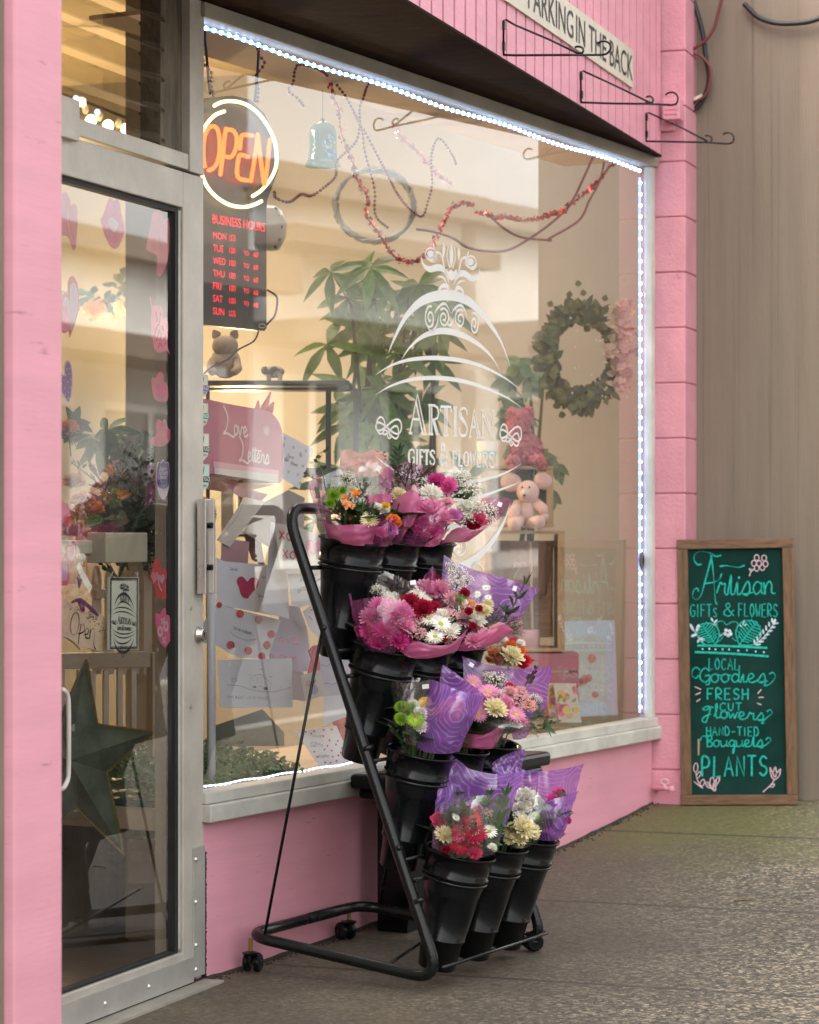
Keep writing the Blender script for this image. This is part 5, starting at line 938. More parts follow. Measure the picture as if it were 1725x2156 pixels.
# bench behind the rack
BT=thing('bench','low black bench against the pink wall behind the flower rack','bench',WIN.w(1.2,-1.15,.12))
mb=MB(); sb0=WIN.shift(.04).st((737,1640))[0]; sb1=WIN.shift(.24).st((1162,1600))[0]; mb.pbox(WIN,sb0,sb1,-.745,-.70,.037,.24); mb.build('bench_top',BLACKP,BT,bevel=.012)
mb=MB(); mb.pbox(WIN,sb0+.03,sb1-.03,-.775,-.7455,.05,.225); mb.build('apron',BLACKP,BT,bevel=.01)
for s_ in(sb0+.13,sb1-.75):
    mb=MB(); g=gz(*WIN.w(s_,0,.1)[:2]); mb.add([WIN.w(s_+a,z,o) for z,e in((-.7905,0),(g+.001,.03)) for a,o in((0,.06),(.16-e,.06),(.16-e,.19-e),(0,.19-e))],[(0,1,2,3),(4,7,6,5),(0,4,5,1),(1,5,6,2),(2,6,7,3),(3,7,4,0)]); mb.build('leg',BLACKP,BT)
# ------------------------------------------------------------------ flowers
def pet(n,c,isl=.18): return M('petal_'+n,c,rough=.65,var=0,island=isl,transl=.35,spec=.25)
def lf_(n,c): return M('leaf_'+n,c,rough=.45,var=.2,vs=40,island=.3,transl=.2,spec=.4)
PC_={'pink':(.82,.36,.54),'pale':(.80,.48,.50),'white':(.90,.88,.80),'cream':(.86,.79,.52),'magenta':(.66,.07,.32),'crimson':(.42,.012,.05),'red':(.72,.03,.06),'orange':(.85,.25,.05),'peach':(.85,.42,.22),'lime':(.32,.52,.05),'yellow':(.85,.58,.05),'rose':(.72,.10,.22),'lilac':(.62,.25,.55),'hot':(.80,.16,.44),'blush':(.85,.50,.56)}
PM={k:pet(k,v) for k,v in PC_.items()}
EYE=M('flower_eye',(.42,.36,.03),rough=.8,var=.3,vs=200); EYEG=M('green_eye',(.28,.40,.04),rough=.8,var=.3,vs=200); EYEB=M('dark_eye',(.12,.08,.02),rough=.8,var=.3,vs=200)
GL_=lf_('green',(.035,.10,.022)); GD=lf_('dark',(.014,.045,.016)); GO=lf_('olive',(.07,.085,.03)); GE=lf_('grey',(.13,.18,.11)); GB=lf_('brown',(.075,.045,.04)); STEM=M('green_stem',(.06,.11,.03),rough=.6)
GYPM=M('tiny_white_blossom',(.80,.77,.66),rough=.8,var=.05,island=.12)
rnd=random.Random(3)
def petal(mb,az,el,L,W,curl=.3,cup=.15,r0=.03,z0=0,tip=.3):
    d=V((math.cos(az),math.sin(az),0)); s=V((-math.sin(az),math.cos(az),0)); p=d*r0+UP*z0; rows=[]
    wf=(.35,.9,1.0,tip); m=4
    for i in range(m):
        e=el+curl*(i/(m-1)); 
        if i: p=p+(d*math.cos(e)+UP*math.sin(e))*L/(m-1)
        nn=(-d*math.sin(e)+UP*math.cos(e)); w=W/2*wf[i]
        rows.append([p-s*w+nn*cup*w,p-nn*cup*.2*w,p+s*w+nn*cup*w])
    mb.grid(rows)
def flower(kind,col,eye=None):
    mb=MB(); r=rnd.uniform
    if kind=='mum':
        for k in range(7):
            t=k/6
            for i in range(int(22-12*t)): petal(mb,2*math.pi*i/int(22-12*t)+k*.5+r(-.1,.1),.0+1.25*t+r(-.12,.12),(1-.55*t)*r(.88,1.05),.26*(1-.3*t),.35+.5*t,.5,.05,.1+.22*t,.35)
        mb.i=1; mb.sphere((0,0,.36),.16,8,(1,1,.6))
    elif kind=='spider':
        for k in range(5):
            t=k/4
            for i in range(int(26-10*t)): petal(mb,2*math.pi*i/int(26-10*t)+k*.4+r(-.1,.1),.1+1.05*t+r(-.1,.1),(1-.45*t)*r(.85,1.1),.10,.3+.3*t,.9,.08,.08+.1*t,.5)
        mb.i=1; mb.sphere((0,0,.16),.15,8,(1,1,.6))
    elif kind=='daisy':
        for k in range(2):
            for i in range(18): petal(mb,2*math.pi*i/18+k*.17,.15+.22*k+r(-.06,.06),r(.88,1.02)-.1*k,.24,-.12,.3,.16,.05+.03*k,.35)
        mb.i=1; mb.lathe([(.27,.06),(.26,.14),(.18,.19),(.0,.16)],(0,0,0),UP,14)
    elif kind=='button':
        for k in range(6):
            t=k/5
            for i in range(int(18-8*t)): petal(mb,2*math.pi*i/int(18-8*t)+k*.6,-.25+1.4*t,.85*(1-.5*t),.24,.5,.5,.1,.12+.32*t,.4)
        mb.i=1; mb.sphere((0,0,.4),.2,8,(1,1,.6))
    elif kind=='ruffle':
        for k in range(8):
            t=k/7
            for i in range(9):
                az=2*math.pi*i/9+k*.7+r(-.2,.2); d=V((math.cos(az),math.sin(az),0)); s=V((-math.sin(az),math.cos(az),0)); e=-.1+1.4*t; rows=[]
                for a in range(3):
                    c=(d*math.cos(e+a*.15)+UP*math.sin(e+a*.15))*(.12+.44*a*(1-.35*t))+UP*.05
                    rows.append([c+s*(b-2)*.20*(.4+.4*a)*(1-.2*t)+UP*(r(-.12,.12)*a*.8)+d*(r(-.1,.1)*a) for b in range(5)])
                mb.grid(rows)
    elif kind=='lily':
        for k in range(2):
            for i in range(3): petal(mb,2*math.pi*i/3+k*1.05,.75+.25*k,1.0-.1*k,.62,-.35,.55,.06,.0,.25)
        mb.i=1
        for i in range(5): a=2*math.pi*i/5; mb.tube([V((0,0,.1)),V((.15*math.cos(a),.15*math.sin(a),.75))],.02,4)
    elif kind=='bud':
        for i in range(5): petal(mb,2*math.pi*i/5,1.25,1.1,.55,.35,.9,.08,0,.1)
        mb.i=1; mb.tube([V((0,0,-.7)),V((0,0,.1))],.07,5)
    elif kind=='gyp':
        for i in range(95):
            d=V((r(-1,1),r(-1,1),r(-.1,1))); d=d.normalized()*r(.55,1.05) if d.length>.1 else V((0,0,1)); d.z=abs(d.z)
            mb.i=0; mb.octa(d,r(.05,.085)); mb.octa(d+V((r(-.03,.03),r(-.03,.03),.04)),r(.04,.06))
            if i%2==0: mb.i=1; mb.tube([V((0,0,-.35)),d*.5,d],.008,3,cap=False)
    elif kind=='statice':
        for i in range(130):
            d=V((r(-1,1),r(-1,1),r(0,1))); d=d.normalized()*r(.6,1); mb.i=0; 
            for j in range(3): petal(mb,r(0,6.28),.6,.13,.12,.2,.2,.01,0) if 0 else None
            mb.octa(d,r(.07,.11))
            if i%3==0: mb.i=1; mb.octa(d*1.05,.05)
    return mb
PR={}
def fm(kind,col,eye=None):
    k=(kind,col)
    if k not in PR:
        if kind=='gyp': mats=[GYPM if col=='white' else PM[col],STEM]
        elif kind=='statice': mats=[PM[col],GYPM]
        elif kind=='bud': mats=[PM[col],STEM]
        elif kind=='lily': mats=[PM[col],EYE]
        elif kind=='mum': mats=[PM[col],{'white':PM['cream'],'cream':PM['yellow'],'pink':PM['peach'],'blush':PM['peach']}.get(col,PM[col])]
        elif kind in('spider','button'): mats=[PM[col],EYEG]
        else: mats=[PM[col],EYEB if col in('crimson','red','magenta') else EYEG if col=='white' else EYE]
        PR[k]=flower(kind,col).mesh(kind+'_'+col,mats)
    return PR[k]
def sprig(kind):
    mb=MB(); r=rnd.uniform
    if kind=='ruscus':      # long pointed leaves in pairs along a stem of unit length
        mb.i=1; mb.tube([V((0,0,0)),V((.03,0,.5)),V((0,.03,1))],.012,5); mb.i=0
        for i in range(5):
            for s in(1,-1): z=.22+.19*i; mb.leaf((0,0,z),(s*.8,r(-.4,.4),.75),(0,-1,.4),.42*r(.85,1.1),.14,.12,.15,k=4)
        mb.leaf((0,0,.98),(.1,0,1),(0,-1,0),.4,.12,k=4)
    elif kind=='broad':
        mb.i=1; mb.tube([V((0,0,0)),V((0,0,.5))],.015,5); mb.i=0
        for i in range(6): a=i*1.1; mb.leaf((0,0,.25+.05*i),(math.cos(a),math.sin(a),.8),(0,0,1),.75,.4,.12,.25,k=4)
    elif kind=='euc':
        mb.i=1; mb.tube([V((0,0,0)),V((.04,.02,.5)),V((-.02,0,1))],.01,4); mb.i=0
        for i in range(9):
            for s in(1,-1): z=.15+.1*i; d=V((s,r(-.7,.7),.35)).normalized(); fr=Pl(V((0,0,z))+d*.11,d.cross(V((0,-1,.3))),d); mb.poly(fr,[(.075*math.cos(x),.095*math.sin(x)) for x in [2*math.pi*k/8 for k in range(8)]])
    elif kind=='fine':       # bushy filler of many small narrow leaves
        for k in range(9):
            a=r(0,6.3); t=V((math.cos(a)*r(.2,.7),math.sin(a)*r(.2,.7),r(.75,1.05))); mb.i=1; mb.tube([V((0,0,0)),t*.5+UP*.1,t],.009,4); mb.i=0
            for i in range(13):
                q=V((0,0,0)).lerp(t,.3+.7*i/12)+UP*.1*math.sin(i/12*3); d=V((r(-1,1),r(-1,1),r(.2,1.2))); mb.leaf(q,d,(r(-1,1),-1,.3),r(.11,.17),.05,.1)
    elif kind=='twig':
        mb.i=1; pts=[V((0,0,0)),V((.02,0,.4)),V((-.05,.02,.75)),V((-.02,0,1))]; mb.tube(pts,[.014,.011,.008,.005],5)
        for i in range(5):
            q=V((0,0,.4+.13*i)); e=q+V((r(-.35,.35),r(-.15,.15),r(.0,.15))); mb.i=1; mb.tube([q,e],.006,4); mb.i=0
            for j in range(2): mb.leaf(q.lerp(e,.6+.4*j),(r(-1,1),r(-1,1),r(0,1)),(0,-1,.3),.14,.10,.1)
    return mb
SPR={}
def sm_(kind,mat):
    k=(kind,mat.name)
    if k not in SPR: SPR[k]=sprig(kind).mesh('sprig_'+kind,[mat,STEM if mat is not GB else GB])
    return SPR[k]
PPINK=film('pink_tissue',(.76,.19,.40),.88,.4,transl=.5,gloss=.04); PMAG=film('magenta_film',(.72,.14,.45),.24,.12,gloss=.07); PVIO=film('violet_film',(.42,.16,.68),.54,.12,swirl=(.74,.50,.88),gloss=.07); CELLO=film('clear_cellophane',(.8,.8,.75),.05,.06,gloss=.13); TAGM=M('price_tag',(.8,.8,.8),rough=.5,var=.02)
NM={'mum':'chrysanthemum','spider':'spider_chrysanthemum','daisy':'daisy','button':'button_chrysanthemum','ruffle':'carnation','lily':'alstroemeria','bud':'flower_bud','gyp':'gypsophila','statice':'statice'}
def bouquet(lab,bi,zf,sheets,fl,gr,tags=(),dz=0):
    bot,rim,ax=BK[bi]; Y=rim.y+dz; base=bot+ax*(BH*.55)
    t=thing('bouquet',lab,'bouquet',base,'wrapped bouquets in the buckets')
    def P(x,y,d=0): return D(*zf(x,y),Y+d)
    mb=MB()
    for i in range(7):
        a=2.4*i; q=rim+(Rv*math.cos(a)+NW*math.sin(a))*.035; mb.tube([bot+ax*.06+(q-rim)*.6,q,q+ax*.10+(q-rim)*.6],.0035,5)
    mb.build('stems',STEM,t)
    for i in range(8):
        a=rnd.uniform(0,6.28); q=rim+(Rv*math.cos(a)+NW*math.sin(a))*rnd.uniform(.01,.05)-ax*.02; e=rim+ax*rnd.uniform(.07,.13)+(Rv*math.cos(a)+NW*math.sin(a))*rnd.uniform(.03,.065)
        place(sm_(rnd.choice(('broad','broad','fine')),rnd.choice((GD,GL_,GD,GO))),'leaf_spray',t,q,(e-q).to_track_quat('Z','Y'),(e-q).length)
    for mat,top,btm,bul in sheets:
        tp=resample(smooth([P(*q) for q in top],4),22) if len(top)>2 else resample([P(*q) for q in top],22)
        bt=resample(smooth([P(*q) for q in btm],4),22) if len(btm)>2 else resample([P(*q) for q in btm],22)
        rows=[]; sd=rnd.uniform(0,50)
        for i in range(13):
            v=i/12; row=[]
            for j in range(22):
                q=bt[j].lerp(tp[j],v); u=j/21
                q=q+(-V((0,1,0)))*bul*math.sin(math.pi*u)*math.sin(math.pi*(.15+.75*v))
                nz=mn.noise(V((u*5+sd,v*4,sd)))*.010+mn.noise(V((u*11+sd,v*8,sd*2)))*.006
                q=q+V((.4,-1,.15))*nz; row.append(q)
            rows.append(row)
        mb=MB(); mb.grid(rows); mb.build({'pink_tissue':'paper_wrap','magenta_film':'film_wrap','violet_film':'film_wrap','clear_cellophane':'cellophane_wrap'}[mat.name],mat,t,smooth=True)
    tocam=V((.05,-1,.1))
    for kd,col,x,y,s,*o in fl:
        d=o[0] if o else 0
        p=P(x,y,d-.02); up=(UP*.75+NW*.25+tocam*.75+V((rnd.uniform(-.35,.35),rnd.uniform(-.2,.2),rnd.uniform(-.2,.25)))).normalized()
        if kd in('gyp','statice'): up=(UP+tocam*.4).normalized()
        sc_=1.12*s*(zf(1,0)[0]-zf(0,0)[0])/F0*Y
        q=up.to_track_quat('Z','Y')@Matrix.Rotation(rnd.uniform(0,6.28),3,'Z').to_quaternion()
        place(fm(kd,col),NM[kd],t,p-up*sc_*.2,q,sc_)
    for kd,col,x,y,s,*o in list(fl):    # the blooms behind the front ones
        if kd in('bud','lily'): continue
        d=(o[0] if o else 0)+.03; up=(UP*.7+NW*.3+tocam*.7+V((rnd.uniform(-.4,.4),rnd.uniform(-.3,.3),rnd.uniform(-.2,.3)))).normalized()
        for _ in range(2 if kd!='gyp' else 1):
            sc_=s*(zf(1,0)[0]-zf(0,0)[0])/F0*Y*rnd.uniform(.6,.85); p=P(x+rnd.uniform(-.85,.85)*s,y+rnd.uniform(-.5,.8)*s,d+rnd.uniform(-.015,.02))
            place(fm(kd,col),NM[kd],t,p-up*sc_*.2,up.to_track_quat('Z','Y')@Matrix.Rotation(rnd.uniform(0,6.28),3,'Z').to_quaternion(),sc_)
        if rnd.random()<.4:
            a=P(x+rnd.uniform(-.4,.4)*s,y+1.1*s,d+.01); b=P(x+rnd.uniform(-1.1,1.1)*s,y-rnd.uniform(.5,1.15)*s,d); place(sm_('broad',rnd.choice((GD,GL_,GD))),'leaf_spray',t,a,(b-a).to_track_quat('Z','Y'),(b-a).length)
    for kd,mat,x,y,x2,y2,*o in gr:
        d=o[0] if o else 0; a=P(x,y,d); b=P(x2,y2,d-.02); v=b-a; L=v.length
        q=v.to_track_quat('Z','Y')
        place(sm_(kd,mat),{'ruscus':'ruscus_sprig','broad':'leaf_spray','euc':'eucalyptus_sprig','fine':'filler_foliage','twig':'twig_sprig'}[kd],t,a,q,L)
    for x,y,w,h,ro in tags:
        p=P(x,y,-.055 if len(sheets)<9 else 0); fr=Pl(p,V((math.cos(ro),.2,-math.sin(ro))),V((math.sin(ro),0,math.cos(ro)))); k=(zf(1,0)[0]-zf(0,0)[0])/F0*Y
        mb=MB(); fr_=fr; mb.add([fr_.w(a*w*k/2,b*h*k/2,.0) for a,b in((-1,-1),(1,-1),(1,1),(-1,1))],[(0,1,2,3)]); mb.build('price_tag',TAGM,t)
# tier 1
bouquet('orange and lime mixed bouquet in pink tissue, top tier, nearest the door',0,zA,
 [(PMAG,[(52,315,.05),(85,268,.08),(140,245,.09)],[(140,660,.03),(190,640,.08),(230,620,.09)],.03),
  (CELLO,[(60,310,.0),(70,300,-.03),(130,330,-.07)],[(135,655,.0),(150,670,-.03),(190,690,-.07)],.01),
  (CELLO,[(140,250,.09),(300,190,.11),(482,140,.1),(560,150,.1),(640,140,.08)],[(180,600,.06),(300,640,.09),(420,650,.1),(520,640,.08),(600,660,.06)],.0),
  (PMAG,[(545,250,.09),(600,200,.08),(640,175,.06)],[(560,400,.07),(600,400,.06),(640,400,.05)],.0),
  (PPINK,[(460,382,.06),(560,378,.05),(645,384,.03)],[(440,640,.05),(520,660,.04),(600,700,.02)],.0),
  (PPINK,[(152,548,-.02),(210,590,-.08),(330,596,-.11),(450,590,-.11),(562,566,-.08)],[(190,690,-.02),(260,720,-.07),(340,738,-.085),(430,746,-.085),(500,744,-.05)],.02),
  (PMAG,[(560,566,-.08),(600,560,-.09),(660,540,-.07)],[(500,744,-.05),(570,748,-.06),(650,740,-.03)],.02)],
 [('gyp','white',325,270,62),('button','lime',235,385,52),('button','lime',205,440,45,-.01),('lily','orange',388,385,44),('lily','peach',312,455,50,-.04),('lily','orange',310,408,34),('lily','peach',356,468,36,-.04),('bud','peach',208,505,26,-.05),('bud','peach',270,532,28,-.06),('bud','orange',345,556,30,-.06),('bud','peach',385,545,26,-.05),('daisy','cream',482,560,56,-.07),('mum','white',585,490,48),('ruffle','yellow',605,462,26,-.02),('ruffle','orange',655,560,44,-.03),('mum','pink',575,655,52,-.04),('ruffle','lilac',640,625,46,-.03),('mum','white',540,470,38),('bud','lime',398,430,22,-.03),('mum','cream',370,350,34,.03),('button','lime',290,350,40,.03),('gyp','white',255,330,40,.03)],
 [('broad',GL_,330,560,420,420),('broad',GD,250,520,210,400,.02),('ruscus',GL_,420,560,540,500,-.06),('twig',GO,175,360,118,70,.04),('twig',GO,170,300,10,230,.05),('fine',GO,430,400,440,290,.05),('broad',GD,330,520,360,400,.03),('euc',GE,120,420,110,330,.05)],
 [(550,195,30,42,.5)])
bouquet('magenta pink bouquet with dark filler foliage, middle of the top tier',1,zA,
 [(PMAG,[(580,200,.08),(640,170,.09),(800,150,.1),(960,230,.09),(1080,350,.06)],[(700,600,.05),(760,640,.07),(850,650,.08),(950,640,.07),(1020,620,.05)],.0),
  (PPINK,[(640,442,-.02),(700,395,-.05),(790,345,-.08),(835,390,-.085),(862,442,-.085)],[(640,720,-.03),(670,730,-.05),(700,720,-.06),(740,650,-.08),(800,580,-.085)],.02),
  (PMAG,[(856,446,-.085),(950,470,-.10),(1060,470,-.09),(1140,500,-.05)],[(700,722,-.05),(760,740,-.07),(850,748,-.075),(900,742,-.04)],.03),
  (PPINK,[(870,742,-.07),(960,680,-.08),(1060,610,-.06)],[(870,750,-.07),(930,752,-.07),(980,735,-.05)],.0)],
 [('mum','white',925,385,86,.0),('mum','cream',695,385,58,.02),('mum','pink',925,500,105,-.05),('mum','magenta',960,290,70,.04),('mum','hot',1040,330,70,.03),('mum','pink',885,580,80,-.05),('mum','blush',1010,560,78,-.04),('mum','hot',820,610,60,-.05),('mum','lilac',1080,540,60,-.02),('gyp','white',860,290,48,.03),('mum','blush',1040,440,50,.0),('mum','hot',930,640,66,-.05)],
 [('fine',GB,740,330,700,140,.05),('fine',GB,780,320,850,160,.03),('fine',GO,700,350,620,230,.06),('ruscus',GD,660,240,690,70,.05),('fine',GB,690,370,590,320,.05),('ruscus',GO,800,300,920,190,.04),('twig',GL_,620,170,575,70,.06),('fine',GB,820,330,890,260,.02)],[])
bouquet('white gypsophila bouquet in pink film, top tier, farthest from the door',2,zA,
 [(PMAG,[(1290,405,.02),(1400,402,.0),(1500,412,-.03)],[(1120,640,.02),(1150,660,.0),(1180,715,-.02)],.0),
  (PMAG,[(1500,412,-.03),(1470,480,-.05),(1400,560,-.07)],[(1180,712,-.02),(1175,716,-.03),(1150,722,-.04)],.01),
  (PPINK,[(1060,640,-.06),(1130,612,-.08),(1230,640,-.09),(1330,610,-.08),(1420,545,-.06)],[(990,730,-.04),(1040,724,-.055),(1090,722,-.06),(1140,722,-.06),(1190,712,-.04)],.02),
  (CELLO,[(1010,230,.07),(1150,180,.09),(1290,300,.06)],[(1000,640,.04),(1100,660,.06),(1180,660,.04)],.0)],
 [('gyp','white',1110,290,78,.04),('gyp','white',1190,370,90,.0),('gyp','white',1150,250,56,.05),('gyp','white',1230,330,56,.03),('gyp','white',1330,500,66,-.02),('gyp','white',1250,480,76,-.03),('gyp','white',1340,560,46,-.04),('mum','white',1180,480,76,-.02),('ruffle','rose',1275,560,52,-.04),('ruffle','crimson',1220,590,46,-.04),('mum','blush',1130,560,60,-.03),('gyp','white',1060,300,50,.06),('gyp','white',1170,560,60,-.05)],
 [('twig',GO,1240,520,1390,470,-.02),('fine',GO,1190,600,1180,500,.0)],[(1412,450,34,32,.3)])
# tier 2
bouquet('large pink and white chrysanthemum bouquet in magenta film, second tier, nearest the door',3,zA,
 [(CELLO,[(330,1085,.02),(400,900,.09),(480,890,.1),(640,940,.1),(830,1030,.08)],[(410,1440,.02),(480,1400,.08),(600,1400,.1),(700,1400,.1),(800,1400,.08)],.0),
  (PMAG,[(332,1085,-.02),(380,1010,.03),(440,950,.06)],[(400,1420,-.02),(430,1420,.02),(470,1400,.05)],.01),
  (PMAG,[(345,1140,-.03),(450,1120,-.085),(600,1110,-.11),(760,1150,-.11),(800,1240,-.10)],[(410,1450,-.03),(480,1480,-.07),(570,1500,-.085),(660,1500,-.085),(720,1490,-.07)],.03),
  (PMAG,[(830,1040,.06),(880,960,.06),(938,888,.05),(950,960,.04)],[(840,1090,.05),(880,1090,.05),(930,1080,.04),(960,1070,.03)],.0),
  (PPINK,[(735,1480,-.09),(810,1425,-.11),(930,1450,-.115),(1060,1440,-.1),(1190,1330,-.06)],[(700,1495,-.07),(760,1535,-.085),(870,1546,-.085),(990,1530,-.07),(1110,1490,-.04)],.02)],
 [('mum','pink',690,1230,108,-.07),('mum','pink',560,1190,90,-.04),('mum','blush',500,1260,86,-.05),('mum','hot',610,1340,100,-.07),('mum','magenta',690,1420,78,-.08),('mum','magenta',550,1440,72,-.07),('mum','hot',480,1360,76,-.05),('mum','pink',740,1310,70,-.08),('gyp','white',540,1060,50,.04),('gyp','white',600,1090,40,.03),('spider','white',620,1130,60,.02),('spider','white',820,1120,74,.02),('spider','white',880,1150,56,.0),('mum','crimson',770,1150,78,-.01),('mum','crimson',870,1200,84,-.03),('mum','crimson',940,1190,60,-.01),('daisy','white',995,1295,66,-.06),('daisy','white',910,1258,56,-.05),('daisy','white',952,1385,56,-.08),('spider','white',1060,1360,64,-.06),('statice','pale',825,1370,64,-.07),('statice','pale',1060,1240,58,-.02),('mum','red',1040,1380,40,-.05),('gyp','white',920,1420,40,-.08),('statice','pale',830,1300,50,-.05),('mum','white',1000,1240,56,-.03)],
 [('broad',GD,870,1340,850,1250,-.03),('broad',GD,1000,1440,980,1370,-.05),('fine',GB,980,1200,1010,1130,.02)],[(795,1005,42,30,-.12)])
bouquet('pink, cream and gypsophila bouquet before a violet sheet, middle of the second tier',4,zA,
 [(PVIO,[(1020,808,.09),(1190,905,.1),(1350,945,.1),(1500,990,.08),(1692,1058,.03)],[(985,1120,.06),(1080,1220,.08),(1200,1300,.09),(1350,1330,.07),(1545,1270,.03)],.0),
  (CELLO,[(1040,1110,-.03),(1140,1090,-.05),(1225,1185,-.06)],[(1040,1330,-.03),(1120,1380,-.05),(1190,1330,-.06)],.01)],
 [('mum','blush',905,1065,92,.03),('mum','pink',870,1040,66,.05),('mum','pink',985,1060,76,.02),('ruffle','crimson',955,975,30,.06),('gyp','white',1110,945,74,.04),('gyp','white',1100,1010,70,.02),('gyp','white',1070,890,50,.06),('gyp','white',1180,990,50,.03),('daisy','white',1312,1042,24,-.02),('daisy','white',1258,1085,22,-.02),('daisy','white',1330,1110,22,-.03),('daisy','cream',1230,1190,60,-.02),('ruffle','crimson',1165,1080,34,.0),('mum','lime',1135,1130,62,.0),('mum','blush',1075,1130,70,.0),('mum','white',1250,1270,70,-.04),('mum','cream',1300,1210,60,-.03),('mum','peach',1180,1180,66,-.01),('ruffle','crimson',1190,1210,28,-.06),('ruffle','crimson',1222,1315,28,-.07),('ruffle','crimson',1265,1190,24,-.05),('mum','blush',1160,1270,66,-.03),('mum','cream',1330,1160,40,.01)],
 [('fine',GB,1100,1240,1130,1150,.0),('fine',GO,1310,1330,1360,1230,-.03),('broad',GD,1200,1330,1180,1240,.0)],[(1518,1048,30,36,.3)])
bouquet('small pink bouquet with long ruscus leaves, second tier, farthest from the door',5,zA,
 [(PPINK,[(1150,1425,-.05),(1250,1380,-.08),(1380,1330,-.085),(1450,1300,-.07),(1520,1350,-.04)],[(1110,1490,-.03),(1180,1492,-.06),(1260,1480,-.065),(1340,1455,-.05),(1400,1430,-.03)],.02),
  (CELLO,[(1200,1200,.05),(1350,1150,.06),(1500,1250,.04)],[(1200,1420,.03),(1300,1440,.05),(1380,1420,.03)],.0)],
 [('mum','pink',1225,1420,62,-.06),('mum','blush',1310,1380,56,-.04),('mum','pale',1380,1350,50,-.03),('mum','blush',1420,1330,44,-.02)],
 [('ruscus',GD,1450,1280,1590,1020,.0),('fine',GO,1420,1330,1500,1220,.0),('fine',GO,1440,1350,1560,1330,-.01),('fine',GO,1360,1310,1400,1220,.01),('broad',GD,1440,1260,1480,1160,.01),('fine',GO,1480,1370,1530,1290,-.01)],[],dz=-.19)
# tier 3
bouquet('lime green and white bouquet half covered by violet film, third tier, nearest the door',6,zB,
 [(CELLO,[(70,350,.05),(180,352,.09),(300,355,.09),(410,352,.06)],[(110,700,.03),(180,800,.07),(260,830,.07),(330,820,.04)],.0),
  (CELLO,[(70,350,.05),(72,360,-.02),(200,400,-.08),(380,370,-.08)],[(130,720,.03),(140,760,-.03),(200,880,-.06),(300,880,-.06)],.01),
  (PVIO,[(462,330,.05),(475,255,.05),(560,310,.05),(700,410,.03),(800,490,-.02)],[(430,560,.04),(470,600,.05),(540,620,.05),(640,640,.03),(720,660,-.01)],.0),
  (PVIO,[(385,368,-.04),(480,400,-.09),(600,450,-.11),(700,480,-.1),(798,505,-.05)],[(268,912,-.04),(350,935,-.075),(440,946,-.085),(530,946,-.08),(602,930,-.05)],.04)],
 [('button','lime',150,585,58,-.02),('button','lime',150,680,60,-.04),('daisy','lime',262,682,60,-.06),('button','lime',250,590,52,-.02),('mum','white',300,640,64,-.04),('mum','white',310,745,60,-.05),('daisy','yellow',335,548,50,-.01),('button','lime',210,620,46,.0),('mum','white',240,560,40,.01),('mum','peach',520,620,90,-.03),('mum','yellow',440,650,70,-.02),('mum','blush',580,560,70,.0)],
 [('broad',GD,230,850,210,720,-.03),('broad',GD,200,800,160,720,.0),('fine',GL_,260,880,230,760,-.04)],[(340,425,54,34,-.1)])
bouquet('pink daisy bouquet with cream chrysanthemum before a violet sheet, middle of the third tier',7,zB,
 [(PVIO,[(625,188,.09),(740,225,.1),(900,275,.1),(1100,285,.09),(1330,265,.03)],[(640,640,.06),(740,690,.08),(900,700,.09),(1100,690,.07),(1285,600,.03)],.0),
  (PPINK,[(622,788,-.04),(720,800,-.09),(800,800,-.1),(900,745,-.1),(990,705,-.06)],[(615,890,-.03),(690,905,-.07),(780,912,-.08),(850,910,-.08),(880,900,-.06)],.01),
  (CELLO,[(690,770,-.05),(850,690,-.1),(1030,690,-.1),(1180,740,-.06)],[(850,905,-.05),(880,905,-.07),(900,900,-.07),(1000,850,-.05)],.02)],
 [('daisy','pink',715,385,60,.0),('daisy','pink',835,462,76,-.04),('mum','cream',888,600,92,-.09),('daisy','pink',770,520,62,-.02),('gyp','white',890,370,78,.04),('gyp','white',830,345,44,.05),('mum','pink',965,560,70,-.05),('daisy','pink',1050,640,64,-.07),('mum','pink',1000,650,60,-.06),('mum','pale',1000,480,66,-.02),('mum','white',950,500,60,-.02),('statice','pale',1080,530,76,-.04),('statice','pale',1130,590,66,-.05),('mum','pale',1080,470,56,.0),('mum','peach',1150,570,44,-.05),('ruffle','red',1000,430,36,.03),('daisy','pink',760,640,60,-.05),('gyp','white',1190,520,46,.0),('mum','pink',1080,690,56,-.06),('mum','white',1060,720,40,-.07),('mum','pink',910,520,56,-.02)],
 [('euc',GB,1100,450,1215,275,.02),('broad',GD,800,760,790,660,-.06),('euc',GE,1170,700,1260,600,-.04),('euc',GE,1200,680,1350,660,-.03),('euc',GE,1190,660,1230,560,-.01),('broad',GL_,1220,760,1340,730,-.03),('broad',GD,900,760,960,680,-.06),('euc',GE,1200,740,1390,690,-.04),('broad',GD,690,720,720,620,-.02)],[(698,255,40,30,.6),(1022,732,46,14,-.2)])
bouquet('orange, cream and red bouquet, third tier, farthest from the door',8,zB,
 [(CELLO,[(850,80,.04),(960,20,.06),(1120,80,.04)],[(880,700,.03),(980,760,.05),(1060,700,.03)],.0),
  (PVIO,[(1010,760,-.02),(1080,740,-.05),(1180,740,-.02)],[(1020,840,-.02),(1080,840,-.04),(1130,820,-.02)],.0)],
 [('mum','white',940,65,50,.04),('mum','white',1080,92,40,.03),('ruffle','orange',1010,110,50,.03),('ruffle','orange',1080,150,46,.02),('mum','peach',882,175,66,.02),('mum','cream',1018,190,92,-.02),('ruffle','red',1120,220,44,.01),('ruffle','rose',1025,70,34,.05),('mum','peach',960,130,50,.03),('mum','blush',900,230,50,.02),('ruffle','red',1100,260,36,.01)],
 [('broad',GD,980,300,1000,180,.05),('fine',GL_,1100,740,1230,740,-.02),('broad',GL_,1000,600,1010,380,.06)],[])
